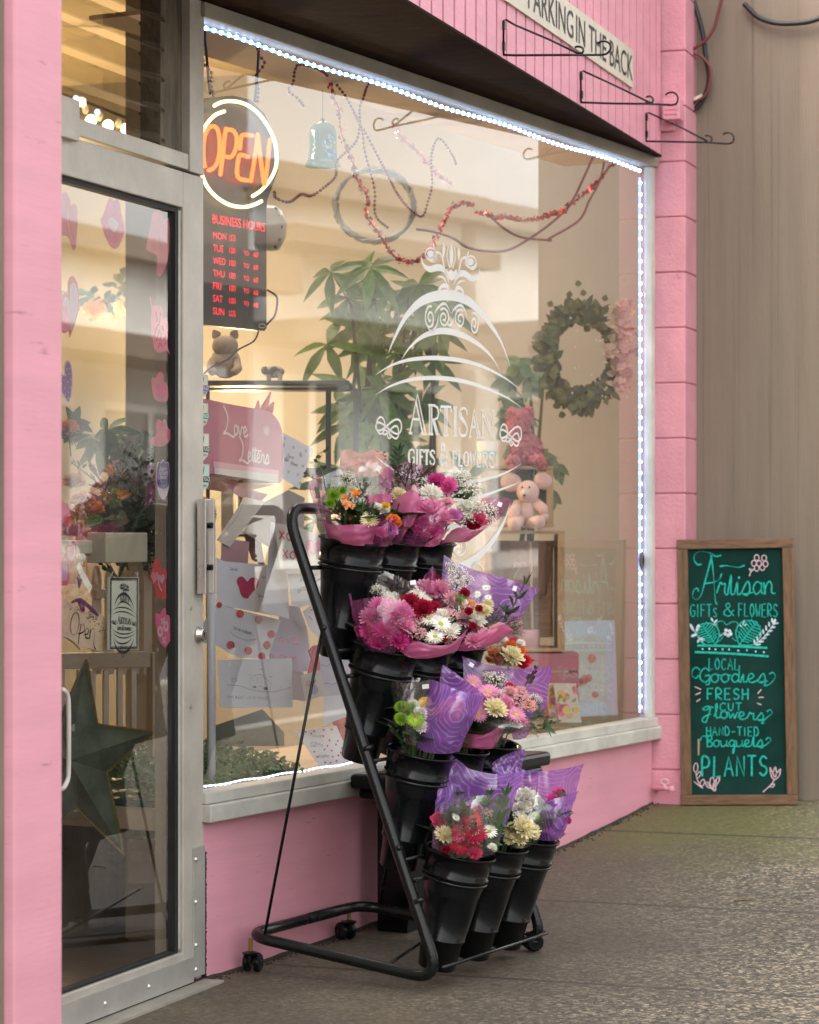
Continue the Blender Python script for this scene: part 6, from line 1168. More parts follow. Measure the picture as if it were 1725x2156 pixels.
# tier 4
bouquet('crimson gerbera and cream bouquet in violet swirl film, bottom tier, nearest the door',9,zB,
 [(PVIO,[(540,958,.06),(640,1040,.09),(740,1085,.1),(900,1110,.1),(1122,1088,.06)],[(385,1690,.03),(480,1690,.07),(640,1690,.08),(780,1690,.07),(880,1720,.03)],.0),
  (PVIO,[(540,958,.06),(470,1160,.02),(420,1320,-.02)],[(560,1300,.06),(480,1500,.02),(390,1690,-.02)],.0),
  (CELLO,[(420,1330,-.04),(520,1310,-.09),(700,1280,-.11),(900,1270,-.1),(1040,1290,-.04)],[(380,1690,-.04),(480,1745,-.07),(600,1760,-.085),(760,1760,-.08),(880,1735,-.05)],.03)],
 [('ruffle','rose',450,1470,62,-.02),('mum','cream',490,1590,80,-.06),('daisy','red',710,1475,72,-.07),('ruffle','red',690,1440,60,-.03),('statice','rose',725,1395,56,-.02),('daisy','crimson',620,1560,70,-.09),('daisy','crimson',735,1570,76,-.10),('daisy','crimson',605,1675,60,-.1),('statice','crimson',690,1540,76,-.09),('statice','crimson',720,1650,60,-.1),('ruffle','rose',725,1730,50,-.09),('daisy','white',578,1447,30,-.09),('daisy','white',840,1555,52,-.07),('statice','pale',820,1430,50,-.02),('statice','rose',600,1620,46,-.1),('mum','white',860,1680,36,-.08),('ruffle','crimson',500,1700,36,-.07)],
 [('broad',GD,600,1500,610,1330,-.06),('broad',GD,540,1500,520,1390,-.04),('broad',GL_,770,1400,800,1270,-.02),('ruscus',GL_,880,1560,960,1270,-.05),('ruscus',GL_,790,1400,840,1260,-.02),('broad',GD,520,1690,490,1600,-.06),('broad',GL_,820,1700,880,1610,-.07),('broad',GD,660,1740,650,1650,-.06),('broad',GL_,760,1520,880,1480,-.04),('ruscus',GL_,860,1640,900,1450,-.06)],[])
bouquet('white and cream bouquet in clear cellophane, middle of the bottom tier',10,zB,
 [(PVIO,[(870,1020,.09),(960,960,.1),(1110,915,.1),(1105,1000,.09)],[(870,1100,.08),(950,1110,.09),(1050,1110,.09),(1085,1100,.08)],.0),
  (PVIO,[(890,1060,.08),(1000,1040,.09),(1130,1080,.09),(1240,1085,.07)],[(980,1500,.05),(1050,1560,.07),(1120,1560,.07),(1180,1500,.05)],.0),
  (CELLO,[(1100,1120,-.0),(1180,1200,-.05),(1280,1330,-.07),(1420,1395,-.05)],[(940,1660,-.02),(1000,1680,-.06),(1080,1690,-.07),(1150,1680,-.05)],.03)],
 [('ruffle','white',1125,1290,76,.0),('ruffle','white',1100,1370,60,-.02),('ruffle','white',1060,1390,46,-.02),('mum','cream',1110,1530,96,-.08),('mum','cream',1010,1550,70,-.06),('mum','cream',1070,1610,70,-.07),('mum','cream',1170,1560,66,-.06),('mum','lime',1195,1440,36,-.04),('mum','white',1080,1450,56,-.04),('mum','cream',1000,1620,50,-.06),('ruffle','white',1160,1340,50,.0)],
 [('broad',GO,1160,1520,1180,1420,-.04),('broad',GD,1220,1400,1230,1300,.0),('fine',GO,1210,1520,1220,1430,-.03),('broad',GL_,1060,1690,1080,1610,-.05)],[])
bouquet('bouquet hidden inside violet swirl film, bottom tier, farthest from the door',11,zB,
 [(PVIO,[(1225,1085,.07),(1330,1080,.08),(1460,1060,.06),(1582,1028,.0)],[(1190,1610,.04),(1260,1620,.06),(1340,1620,.05),(1420,1590,.0)],.0),
  (PVIO,[(1200,1330,-.02),(1300,1310,-.06),(1420,1280,-.06),(1530,1240,-.01)],[(1190,1610,-.02),(1260,1625,-.06),(1340,1625,-.065),(1420,1590,-.02)],.03)],
 [('mum','magenta',1340,1330,66,.0),('mum','hot',1380,1260,56,.03),('mum','magenta',1390,1420,66,-.01),('mum','magenta',1300,1480,56,-.02),('mum','lilac',1360,1520,50,-.02)],
 [('fine',GO,1370,1620,1400,1560,-.02),('broad',GD,1300,1560,1320,1440,.0)],[])
# ------------------------------------------------------------------ inside the shop: behind the display glass
def card(nm,lab,cat,outline,fn,dep,mat,prints=(),th=.0008,grp=None,tilt=None):
    pl=WIN.shift(dep) if tilt is None else tilt; st=(pl,fn); q=[fn(*p) for p in outline]; c=(sum(p[0] for p in q)/len(q),max(p[1] for p in q))
    o=pl.hit(c); mb=MB(); fill(mb,st,outline,0,th,sm=False); t=mb.build(nm,mat,base=o,label=lab,cat=cat,group=grp)
    for pn,pm_,fnc in prints:
        mb=MB(); fnc(mb,st); mb.build(pn,pm_,t)
    return t
INK=M('grey_pencil',(.16,.16,.2),rough=.9,var=.2,vs=90); REDI=M('red_felt_pen',(.6,.06,.12),rough=.7,var=.2,vs=60); PNKI=M('pink_felt_pen',(.72,.28,.38),rough=.7,var=.2,vs=60)
CARDR=M('crimson_card',(.45,.02,.10),rough=.7,var=.15,vs=25); MAILP=M('mailbox_pink',(.42,.085,.155),rough=.35,var=.06,vs=4); WRITE=M('white_paint_pen',(.75,.62,.62),rough=.6,var=.1)
# mailbox on a white post
MP=WIN.shift(-.26); stM=(MP,zM)
t=thing('letter_box','pink post box lettered Love Letters stuffed with envelopes behind the window','post box',MP.hit(zM(600,1150)))
fr=[(-260,90),(66,96),(380,160),(640,205),(760,222),(850,255),(920,330),(965,420),(980,560),(980,780),(975,960),(930,1045),(600,985),(216,940),(-260,900)]
def tr_(p,o): return MP.w(*MP.st(zM(*p)),o)
mb=MB(); fill(mb,stM,fr,0,.0); mb.build('front_panel',MAILP,t)
k=len(fr); ring0=[tr_(p,0) for p in smooth(fr[2:12],4)]; ring1=[q-NW*.26 for q in ring0]; mb=MB(); mb.grid([ring0,ring1]); ca=ring1[0]; mb.build('barrel',MAILP,t,smooth=True)
mb=MB(); fill(mb,stM,[(216,872),(930,948),(928,1045),(216,940)],.002,.0,sm=False); mb.build('lower_lip',M('pale_metal',(.55,.5,.46),rough=.4,var=.1),t)
mb=MB(); mb.quad(tr_((200,800),.002),tr_((935,905),.002),tr_((932,948),.002),tr_((205,868),.002)); mb.build('pale_band',M('pale_pink_band',(.6,.3,.36),rough=.5),t)
mb=MB()
word(mb,(MP,zM),'L',300,440,500,512,170,.006,.002,CUR); word(mb,(MP,zM),'ove',430,590,505,535,118,.0058,.002,CUR,gap=-.05)
word(mb,(MP,zM),'L',480,600,800,812,150,.006,.002,CUR); word(mb,(MP,zM),'etters',585,830,800,838,112,.0055,.002,CUR,gap=-.06); line(mb,stM,[(640,672),(740,690)],.005,.002)
for i in range(8): line(mb,stM,[(765+i*8,400+abs(i-4)*6),(775+i*7,520-abs(i-4)*9)],.0015,.002)
mb.build('lettering',WRITE,t)
mb=MB(); mb.grid([[tr_((250,955),-.02),tr_((600,1040),-.03),tr_((950,1060),-.02)],[tr_((500,1090),-.15),tr_((740,1140),-.13),tr_((1000,1110),-.1)]]); mb.build('open_door',MAILP,t)
pp=WIN.shift(-.12); cc=pp.hit((445,1300)); mb=MB(); z0=(HY-1555)/F0*cc.y; mb.tube([V((cc.x,cc.y,-.741)),V((cc.x,cc.y,.02))],.0125,14); mb.build('post',M('white_post',(.62,.63,.68),rough=.35,var=.06),base=V((cc.x,cc.y,-.741)),smooth=True,label='slim white round post rising from the green mat under the pink post box',cat='post')
def scr(words,mat=None):
    def f(mb,st):
        for w,x0,x1,y0,y1,h,font,wd in words: word(mb,st,w,x0,x1,y0,y1,h,wd,.0012,font,var=.05,gap=-.05 if font is CUR else .18)
    return f
def lines(L_,wd=.0014):
    def f(mb,st):
        for p in L_: line(mb,st,p,wd,.0012)
    return f
def fills(F_): 
    def f(mb,st):
        for p in F_: fill(mb,st,p,.0012)
    return f
G='letters and drawings pinned in the window'
card('note','white note sprinkled with tiny hearts, sticking out right of the pink post box','note',[(985,480),(1325,660),(1170,1110),(970,985)],zM,-.30,PAPER,[('drawing',INK,lines([heart(x,y,22,26)+[heart(x,y,22,26)[0]] for x,y in((1005,545),(1100,645),(1240,685),(1180,715),(1180,740),(990,610),(990,630),(1205,855),(1045,920),(1150,950),(1172,1050))])),('handwriting',INK,lambda mb,st:(word(mb,st,'liver',1045,1110,760,780,26,.0014,.0012,CUR,gap=-.05),word(mb,st,'gifts',995,1050,800,810,22,.0014,.0012,CAP) if 0 else None,word(mb,st,'tile',1000,1050,800,800,30,.0014,.0012,CUR,gap=-.05),word(mb,st,'ptown',1070,1150,830,865,28,.0014,.0012,CUR,gap=-.05)))],grp=G)
card('envelope','cream envelope falling diagonally from the post box','envelope',[(560,1200),(790,1250),(390,1760),(250,1680)],zM,-.20,PAPERC,[('crease',INK,lines([[(560,1200),(470,1420),(250,1680)]],.0008))],grp=G)
card('envelope','crumpled translucent envelope between the post box and the rack tube','envelope',[(710,1290),(1050,1120),(1230,1210),(1220,1560),(900,1800),(540,1590)],zM,-.24,M('grey_vellum',(.42,.38,.36),rough=.5,var=.12,transl=.5),grp=G)
card('envelope','brown envelope flap hanging open under the post box','envelope',[(280,1030),(560,1100),(820,1170),(700,1290),(470,1180)],zM,-.27,M('mauve_paper',(.30,.12,.14),rough=.6,var=.1),grp=G)
card('letter','brown curved letter edge behind the pink envelope','letter',[(540,1590),(640,1540),(740,1700),(790,1990),(640,1900)],zM,-.29,M('brown_paper',(.16,.07,.06),rough=.7),grp=G)
card('envelope','dusty pink envelope above the letter with the crimson heart','envelope',[(330,1660),(610,1700),(590,2060),(270,2020)],zM,-.205,M('dusty_pink_paper',(.5,.30,.33),rough=.7,transl=.2),grp=G)
card('letter','white letter with a big crimson painted heart','letter',[(180,205),(250,235),(660,270),(700,690),(180,590)],zL,-.175,PAPER,[('heart',CARDR,fills([[(435,540),(385,515),(360,440),(346,400),(362,365),(395,362),(425,395),(436,400),(460,372),(505,370),(525,400),(515,445),(470,495)]])),('handwriting',INK,lambda mb,st:(word(mb,st,'love',290,355,305,310,13,.0012,.0012,CUR,gap=-.05),word(mb,st,'to our',555,625,372,378,14,.0012,.0012,CUR,gap=-.05),word(mb,st,'for you',520,590,525,535,13,.0012,.0012,{**CUR,'f':CUR['l'],'y':CUR['u']},gap=-.05)))],grp=G)
dots=[(200,595,24),(372,668,32),(528,717,32),(630,836,32),(595,925,32),(552,1020,32),(441,973,32),(295,928,34),(88,845,30)]
card('letter','white sheet bordered with red wax dots','letter',[(60,760),(180,590),(715,720),(600,1040),(360,1030),(180,930),(60,900)],zL,-.16,PAPER,[('wax_dot',M('red_wax',(.50,.03,.05),rough=.3,var=.2,vs=40),fills([ell(x,y,r_,r_*1.04,14) for x,y,r_ in dots])),('handwriting',INK,lambda mb,st:(word(mb,st,'to an nation',320,470,795,845,22,.0013,.0012,CUR,gap=-.05),line(mb,st,[(290,810),(330,850),(420,885),(510,875)],.001,.0012)))],grp=G)
card('letter','lilac sheet with LOVE written in pink, hanging left of the rack tube','letter',[(705,595),(865,605),(930,790),(955,1000),(940,1140),(640,1170),(600,900),(690,790)],zL,-.19,M('lilac_paper',(.55,.52,.66),rough=.7,var=.04,transl=.25),[('handwriting',PNKI,lambda mb,st:(word(mb,st,'OVE',690,860,900,915,42,.0045,.0012,var=.1),word(mb,st,'N OUY',620,840,1030,1055,38,.0045,.0012,var=.12)))],grp=G)
card('drawing','pencil drawing of a house with birds on white paper','drawing',[(190,1050),(805,1035),(808,1442),(215,1445)],zL,-.14,PAPER,[('drawing',INK,lambda mb,st:(lines([[(460,1290),(455,1210),(510,1170),(560,1180),(625,1245),(620,1300)],[(480,1200),(485,1230)],[(515,1185),(518,1240)],[(545,1185),(548,1240)],[(270,1255),(380,1265),(450,1290),(560,1310),(660,1310),(790,1275)],[(435,1165),(450,1175),(465,1162)],[(530,1120),(548,1130),(565,1118)],[(612,1182),(628,1192),(640,1182)],[(525,1300),(527,1270),(550,1270),(552,1305)],[(700,1290),(715,1265)]],.0011)(mb,st),fills([[(480,1265),(505,1265),(505,1280),(480,1280)],[(570,1275),(598,1275),(598,1295),(570,1295)]])(mb,st),word(mb,st,'THE BEST LOVE HOUSE',265,610,1365,1375,20,.001,.0012,var=.15),[line(mb,st,[(325+10*math.cos(a),1215+14*math.sin(a)),(325+26*math.cos(a),1215+22*math.sin(a))],.0014,.0012) for a in [i*.8 for i in range(8)]]))],grp=G)
card('card','white card with XO letters in red and a big pink heart','card',[(890,1490),(1120,1520),(1430,1640),(1440,2060),(1040,2060),(960,2010)],zM,-.10,PAPERC,[('lettering',REDI,lambda mb,st:[word(mb,st,w,x0,x1,y0,y1,h,.0065,.0012,var=.05) for w,x0,x1,y0,y1,h in(('XO',940,1090,1665,1690,90),('XO',975,1130,1870,1905,90))]),('heart',PNKI,lambda mb,st:fills([heart(1330,1760,190,200,.1)])(mb,st))],grp=G)
card('letter','tall narrow white letter beside the XO card','letter',[(850,1480),(905,1490),(950,1960),(1040,2060),(1060,2560),(760,2480),(810,2000)],zM,-.13,PAPER,grp=G)
card('envelope','white envelope addressed with shop lettering behind the rack tube','envelope',[(760,300),(900,250),(1060,300),(1060,560),(870,615),(800,590)],zL,-.115,PAPER,[('handwriting',INK,lambda mb,st:(word(mb,st,'ARTISAN',865,1045,410,335,38,.0022,.0012,var=.04),word(mb,st,'GIFTS',848,915,500,470,32,.0018,.0012,var=.06),word(mb,st,'lowers',990,1075,410,375,22,.0018,.0012,CUR,gap=-.05)))],grp=G)
card('card','small pink-inked card low behind the rack tube','card',[(895,650),(975,580),(1060,700),(1050,900),(950,790)],zL,-.15,PAPER,[('drawing',PNKI,lines([[(940,690),(970,720)],[(950,640),(980,630)],[(1000,700),(1020,760)]],.004))],grp=G)
card('ribbon','red satin ribbon hanging between the letters','ribbon',[(945,975),(985,930),(1040,920),(1048,945),(1015,970),(1032,1030),(1036,1130),(940,1160),(968,1040)],zL,-.12,M('red_satin',(.6,.01,.02),rough=.3,var=.2,vs=20),th=.004)
card('card','small cream card with painted flower and vase','card',[(875,1170),(1040,1140),(1085,1340),(915,1390)],zL,-.10,PAPERC,[('flower_print',PNKI,fills([ell(938+15*math.cos(a),1243+15*math.sin(a),11,11,8) for a in [i*1.256 for i in range(5)]])),('vase_print',M('mauve_print',(.4,.28,.36),rough=.8),fills([[(965,1250),(995,1250),(1020,1300),(1000,1330),(965,1330),(955,1290)]])),('leaf_print',M('green_print',(.12,.2,.06),rough=.8),fills([[(975,1240),(1000,1205),(990,1240)]]))],grp=G)
card('drawing','lilac drawing with a wavy line behind the small flower card','drawing',[(1040,1000),(1290,1010),(1300,1330),(1060,1350),(1030,1140)],zL,-.13,M('pale_lilac_paper',(.6,.57,.68),rough=.7,transl=.25),[('drawing',INK,lines([[(1040,1085),(1080,1100),(1120,1085)],[(1060,1250),(1090,1240),(1130,1250),(1180,1235)]],.0014))],grp=G)
card('note','pale pink note behind the house drawing','note',[(800,1140),(900,1150),(920,1390),(800,1375)],zL,-.16,M('pale_pink_paper_note',(.62,.5,.52),rough=.7,transl=.25),grp=G)
card('note','white note low behind the rack tube','note',[(1070,1350),(1310,1330),(1300,1500),(1060,1590)],zL,-.12,PAPER,grp=G)
fl0=D(*zL(840,1640),7.0); 
HP=Pl(WIN.hit(zL(1100,1960),-.10),Rv,(UP*.85-NW*.5))
card('letter','white sheet dotted with pink hearts and tick boxes leaning by the green mat','letter',[(835,1640),(1170,1590),(1320,1935),(1060,1965)],zL,0,PAPER,[('heart_print',REDI,fills([heart(x,y,17,22) for x,y in((890,1680),(915,1645),(985,1640),(1065,1630),(1130,1625),(1110,1715),(1095,1760),(1165,1750),(1130,1800),(1180,1720),(1205,1815),(1185,1840),(1215,1780),(1070,1790),(1075,1900),(1120,1900),(1170,1885),(1085,1940),(1160,1925),(1230,1900),(1255,1895),(1010,1850),(985,1810),(1235,1860),(1140,1850),(1060,1680),(960,1660),(1020,1930))])),('handwriting',INK,lambda mb,st:(word(mb,st,'YES',1010,1060,1760,1770,22,.0015,.0012),word(mb,st,'MINE',975,1050,1690,1695,20,.0015,.0012),word(mb,st,'NOPE',1030,1110,1855,1860,22,.0015,.0012),lines([[(960,1765),(1000,1765),(1000,1735),(960,1735),(960,1765)],[(970,1745),(985,1760),(1005,1730)],[(1020,1860),(1022,1835)]],.0014)(mb,st)))],grp=G,tilt=HP)
card('card_sheet','dark green card sheet leaning behind the leafy mat','card',[(170,1590),(560,1455),(740,1650),(740,1760),(170,1760)],zL,-.33,M('bottle_green_card',(.16,.2,.17),rough=.7,var=.1))
card('gift_wrap','red and pink cellophane gift wrap behind the heart-dotted letter','gift wrap',[(1130,1480),(1230,1450),(1290,1500),(1290,1760),(1230,1720),(1140,1570)],zL,-.2,M('red_cellophane',(.65,.16,.16),rough=.2,var=.4,vs=12,transl=.3))
# leafy mat
o=WIN.w(.35,-.741,-.2); mb=MB()
mat_g=lf_('box',(.10,.21,.06)); s0,s1=.02,.74
rg=random.Random(5)
for i in range(3200):
    s=rg.uniform(s0,s1); dd=rg.uniform(-.52,-.045); h=(.05+.12*min(1,(-dd-.03)*4))*(.75+.5*mn.noise(V((s*9,dd*9,2))))*min(1,.3+(s1-s)*6)
    p=WIN.w(s,-.735+h*rg.random()**.5,dd); d=V((rg.gauss(0,1),rg.gauss(0,1),rg.uniform(0,1.2))); mb.leaf(p,d,(rg.gauss(0,.5),-.7,1),rg.uniform(.016,.027),rg.uniform(.013,.02),.1,.2)
mb.build('boxwood_mat',mat_g,base=o,label='mat of artificial green box leaves on the display floor under the letters',cat='artificial hedge')
mb=MB(); mb.pbox(WIN,s0,s1,-.7415,-.722,-.52,-.05); mb.build('mat_backing',M('mat_green_plastic',(.01,.06,.045),rough=.5),base=o,label='dark green plastic tray under the artificial box leaves',cat='tray')
# shelf with pigs
YS=8.05
def yb(x0,x1,y0,y1,Y,dep): # box whose front face sits at depth Y, from photo pixels
    a=D(x0,y1,Y); b=D(x1,y0,Y); mb=MB(); mb.obox((a+b)/2+V((0,dep/2,0)),V(((b.x-a.x)/2,0,0)),V((0,dep/2,0)),V((0,0,(b.z-a.z)/2))); return mb
t=thing('display_shelf','dark metal display shelf with glass top behind the post box','shelf',D(570,1300,YS))
yb(425,735,801,812,YS,.35).build('shelf_top',M('dark_metal',(.03,.035,.03),rough=.4,metal=.4),t); DM=bpy.data.materials['dark_metal']
yb(425,735,816,821,YS+.002,.02).build('rail',DM,t)
for x in(686,744): yb(x,x+11,822,1330,YS+(0 if x<700 else .3),.025).build('leg',DM,t)
yb(440,740,985,1000,YS+.003,.33).build('lower_shelf',DM,t)
yb(434,441,822,1330,YS,.025).build('leg',DM,t)
yb(466,489,858,1330,YS+.05,.06).build('support_panel',ALUD,t)
CER=M('rough_ceramic',(.42,.33,.25),rough=.8,var=.25,vs=12,bump=.4,bs=30)
t=thing('pig_figure','large rough clay pig sitting upright on the dark shelf','figurine',D(475,803,YS+.15)); c=D(475,765,YS+.15); k=YS/F0
mb=MB(); mb.sphere(c+UP*2*k,33*k,18,(1,1,1.05)); mb.build('body',CER,t,smooth=True)
mb=MB(); mb.sphere(c+UP*36*k+V((0,-.02,0)),26*k,16,(1.1,1,.9)); mb.lathe([(13*k,0),(12*k,12*k),(0,13*k)],c+UP*34*k+V((0,-.035,0)),V((-.2,-1,0)),14); mb.build('head',CER,t,smooth=True)
for s in(-1,1):
    mb=MB(); mb.leaf(c+UP*52*k+V((s*14*k,0,0)),(s*.6,-.4,1),(0,-1,0),24*k,22*k,.2,k=4); mb.build('ear',CER,t)
    mb=MB(); mb.tube([c+V((s*24*k,-.03,.01)),c+V((s*30*k,-.06,-14*k)),c+V((s*22*k,-.08,-22*k))],9*k,8); mb.build('front_leg',CER,t,smooth=True)
t=thing('pig_figure','small black and white clay pig standing on the dark shelf','figurine',D(578,803,YS+.1)); c=D(578,783,YS+.1)
mb=MB(); mb.sphere(c,15*k,16,(1.45,.9,.85)); mb.sphere(c+V((-20*k,0,3*k)),9*k,12); mb.build('body',M('pied_clay',(.5,.43,.36),rough=.5,col2=(.04,.035,.03),vs=11,thr=(.46,.5)),t,smooth=True)
for sx in(-12,12):
    for sy in(-.018,.018): mb=MB(); q=c+V((sx*k,sy,-6*k)); mb.tube([q,q+UP*-13*k],[5.5*k,4*k],8); mb.build('leg',CER,t)
t=thing('candle_bundle','red taper candles standing behind the post box','candles',D(552,870,7.6)); CN=M('red_wax_candle',(.55,.03,.03),rough=.4)
for a,b in((zM(700,235),zM(712,120)),(zM(780,205),zM(850,25)),(zM(845,220),zM(885,135))):
    mb=MB(); p,q=D(*a,7.6),D(*b,7.6); mb.tube([p-(q-p)*.5,p,q],[.011,.011,.002],10); mb.build('candle',CN,t,smooth=True)
t=thing('painted_vase','white vase painted with green dots, half hidden by the lit sign','vase',D(585,520,8.3)); k=8.3/F0
mb=MB(); mb.lathe([(0,-50*k),(28*k,-46*k),(42*k,-20*k),(44*k,10*k),(34*k,38*k),(20*k,46*k),(16*k,44*k)],D(560,480,8.3),UP,24); mb.build('vase_body',M('vase_white',(.55,.52,.48),rough=.3,var=.05),t,smooth=True)
mb=MB()
for x,y in((588,455),(595,478),(592,505),(584,520),(583,440)): mb.sphere(D(x-3,y,8.3-.04),4.5*k,6,(1,.4,1))
mb.build('dot_print',M('vase_green',(.02,.16,.09),rough=.4),t)
# ------------------------------------------------------------------ plants
def rosette(mb,c,n_,L,W,tilt=.3,rr=random):
    ph=rr.uniform(0,6)
    nn=V((rr.uniform(-.6,.6),-.8,rr.uniform(.1,.9))).normalized(); e1=nn.orthogonal().normalized(); e2=nn.cross(e1)
    for i in range(n_): a=ph+2*math.pi*i/n_; d=e1*math.cos(a)+e2*math.sin(a)-nn*rr.uniform(-.1,.4); d.z-=.15; mb.leaf(c,d,nn,L*rr.uniform(.75,1.1),W,.12,.28,k=4)
rp=random.Random(11)
def potplant(lab,foot,top,stems,spread,n_leaf,L,W,mat,nm='pot_plant',pot=True):
    t=thing(nm,lab,'plant',foot)
    if pot: mb=MB(); mb.lathe([(0,0),(.09,0),(.12,.18),(.125,.2),(.11,.2),(.1,.17),(0,.17)],foot,UP,20); mb.build('pot',M('terracotta',(.3,.14,.08),rough=.8),t)
    sm=MB(); lm=MB()
    for i in range(stems):
        b=foot+V((rp.uniform(-.05,.05),rp.uniform(-.04,.04),.15 if pot else 0)); e=top+V((rp.uniform(-spread,spread),rp.uniform(-spread*.6,spread*.6),rp.uniform(-.12,.05)))
        pts=[V(q) for q in smooth([b,b.lerp(e,.5)+V((rp.uniform(-.05,.05),0,0)),e],6)]; sm.tube(pts,[.011-.007*j/len(pts) for j in range(len(pts))],6)
        for j in range(n_leaf):
            q=pts[int((.35+.65*j/max(n_leaf-1,1))*(len(pts)-1))]; d=V((rp.uniform(-1,1),rp.uniform(-.8,.4),rp.uniform(0,.6))).normalized(); c=q+d*rp.uniform(.05,.13); sm.tube([q,c],.003,4); rosette(lm,c,rp.choice((5,6,7)),L,W,rr=rp)
    sm.build('stem',M('brown_stem',(.07,.06,.03),rough=.8),t); lm.build('leaf',mat,t); return t
LFM=lf_('plant',(.13,.21,.05)); 
potplant('tall leafy money tree filling the middle of the display window',D(775,1420,8.55),D(760,600,8.5),6,.19,6,.17,.043,LFM)
potplant('thinner leafy plant with bare stems right of the money tree',D(880,1420,8.75),D(890,640,8.7),4,.14,5,.14,.038,lf_('plant_dark',(.06,.12,.03)))
potplant('pale leafed plant high behind the arches of the window lettering',D(1100,1250,9.5),D(1120,790,9.5),3,.07,4,.08,.05,lf_('plant_pale',(.12,.18,.09)))
t=thing('tissue_bundle','crumpled coral tissue paper behind the top tier of bouquets','tissue paper',D(765,1010,8.0)); mb=MB(); rows=[]
for i in range(9): rows.append([D(718+100*j/16,1005-55*i/8+9*mn.noise(V((j*.22,i*.5,1))),8.0+.14*mn.noise(V((j*.3,i*.5,4)))-.06*math.sin(i/8*3)) for j in range(17)])
mb.grid(rows); mb.build('tissue',film('coral_tissue',(.72,.22,.18),.8,.4,transl=.5,gloss=.03),t,smooth=True)
# ------------------------------------------------------------------ crates, toys and pictures at the right of the display
CR=wood('crate_pine',(.34,.20,.09),(.52,.34,.18),st=(3,12,12)); CR2=wood('crate_pine_up',(.34,.20,.09),(.52,.34,.18),st=(12,12,3))
def crate(lab,x0,x1,y0,y1,Y,dep,mat=None,slats=3):
    k=Y/F0; t=thing('wooden_crate',lab,'crate',D((x0+x1)/2,y1,Y),None); a=D(x0,y1,Y); b=D(x1,y0,Y); w=b.x-a.x; h=b.z-a.z; m1=mat or CR; m2=mat or CR2; th=.012
    def bx(nm,cx,cyy,cz,hx,hy,hz,m): mb=MB(); mb.obox(a+V((cx,cyy,cz)),(hx,0,0),(0,hy,0),(0,0,hz)); mb.build(nm,m,t,bevel=.0015)
    bx('top_board',w/2,dep/2,h-th/2,w/2,dep/2,th/2,m1); bx('bottom_board',w/2,dep/2,th/2,w/2,dep/2,th/2,m1)
    for s in(0,1):
        for q in(.0,1): bx('corner_post',.014+(w-.028)*s,.014+(dep-.028)*q,h/2,.013,.013,h/2-th-.001,m2)
        bx('side_board',th/2*.8+(w-th*.8)*s,dep/2,h/2,th*.35,dep/2-.03,h/2-th-.002,m2)
    for i in range(slats): z=th+.03+(h-2*th-.06)*(i+.5)/slats; bx('back_slat',w/2,dep-.004,z,w/2-.03,.004,(h-2*th)/slats/2-.008,m1)
    return t
YC=9.32
crate('upper pine crate holding the pink big-eared toy',1012,1166,981,1110,YC,.22)
crate('lower pine crate standing on the pink crate',1020,1190,1117,1372,YC-.03,.25,slats=4)
pk=M('pink_crate_paint',(.42,.13,.17),rough=.5,var=.08,vs=6)
t=thing('pink_crate','low pink slatted crate under the two pine crates','crate',D(1150,1520,YC-.05))
for y0,y1 in((1383,1412),(1417,1443),(1448,1476),(1481,1513)): yb(1085,1219,y0,y1,YC-.06,.012).build('slat',pk,t)
for x0,x1 in((1086,1098),(1206,1218)): yb(x0,x1,1384,1518,YC-.0475,.26).build('end_board',pk,t)
yb(1085,1219,1377,1382.5,YC-.06,.29).build('lid',pk,t)
FUR=M('pale_plush',(.74,.49,.43),rough=.95,var=.08,vs=30,bump=.5,bs=180,spec=.1); FURW=M('white_plush',(.72,.66,.6),rough=.95,bump=.4,bs=180,spec=.1); FURP=M('rose_plush',(.55,.16,.2),rough=.95,var=.25,vs=14,bump=.8,bs=60,spec=.1)
YT=YC-.03; k=YT/F0
def sp(mb,x,y,rx,ry,dy=0,rz=None): mb.sphere(D(x,y,YT+dy),1,18,(rx*k,(rz or rx)*k,ry*k))
t=thing('plush_toy','pale pink plush toy with big round ears sitting on the lower crate','soft toy',D(1110,1115,YT))
mb=MB(); sp(mb,1108,1078,26,34,.04); mb.build('torso',FUR,t,smooth=True)
mb=MB(); sp(mb,1112,1036,24,25,.02); sp(mb,1106,1041,12,11,-.03); mb.build('head',FUR,t,smooth=True)
for x,y,ro in((1076,1016,-1),(1146,1012,1)): mb=MB(); mb.sphere(D(x,y,YT+.04),1,18,(23*k,8*k,20*k)); mb.build('ear',FUR,t,smooth=True)
mb=MB(); mb.tube([D(1090,1060,YT+.02),D(1082,1080,YT-.02),D(1078,1095,YT-.03)],[10*k,12*k,9*k],12); mb.sphere(D(1078,1097,YT-.03),10*k,12); mb.build('arm',FUR,t,smooth=True)
mb=MB(); mb.tube([D(1128,1058,YT+.02),D(1143,1072,YT-.01),D(1146,1086,YT-.02)],[11*k,12*k,10*k],12); mb.sphere(D(1146,1088,YT-.02),10.5*k,12); mb.build('arm',FUR,t,smooth=True)
for a,b in(((1095,1096),(1082,1104)),((1118,1100),(1132,1100))): 
    mb=MB(); mb.tube([D(*a,YT),D(*b,YT-.07)],[13*k,13*k],12); mb.sphere(D(b[0]+2,b[1],YT-.075),15*k,14); mb.build('leg',FUR,t,smooth=True)
mb=MB(); mb.sphere(D(1105,1038,YT-.06),5.5*k,10,(1,1,1.3)); mb.build('muzzle_patch',FURW,t,smooth=True)
mb=MB(); sp(mb,1104,1043,3.2,2.6,-.066); sp(mb,1100,1026,2.2,2.6,-.031); sp(mb,1115,1026,2.2,2.6,-.031); mb.build('eyes_and_nose',M('dark_bead',(.03,.03,.04),rough=.2),t,smooth=True)
YT2=YC+.06; k=YT2/F0
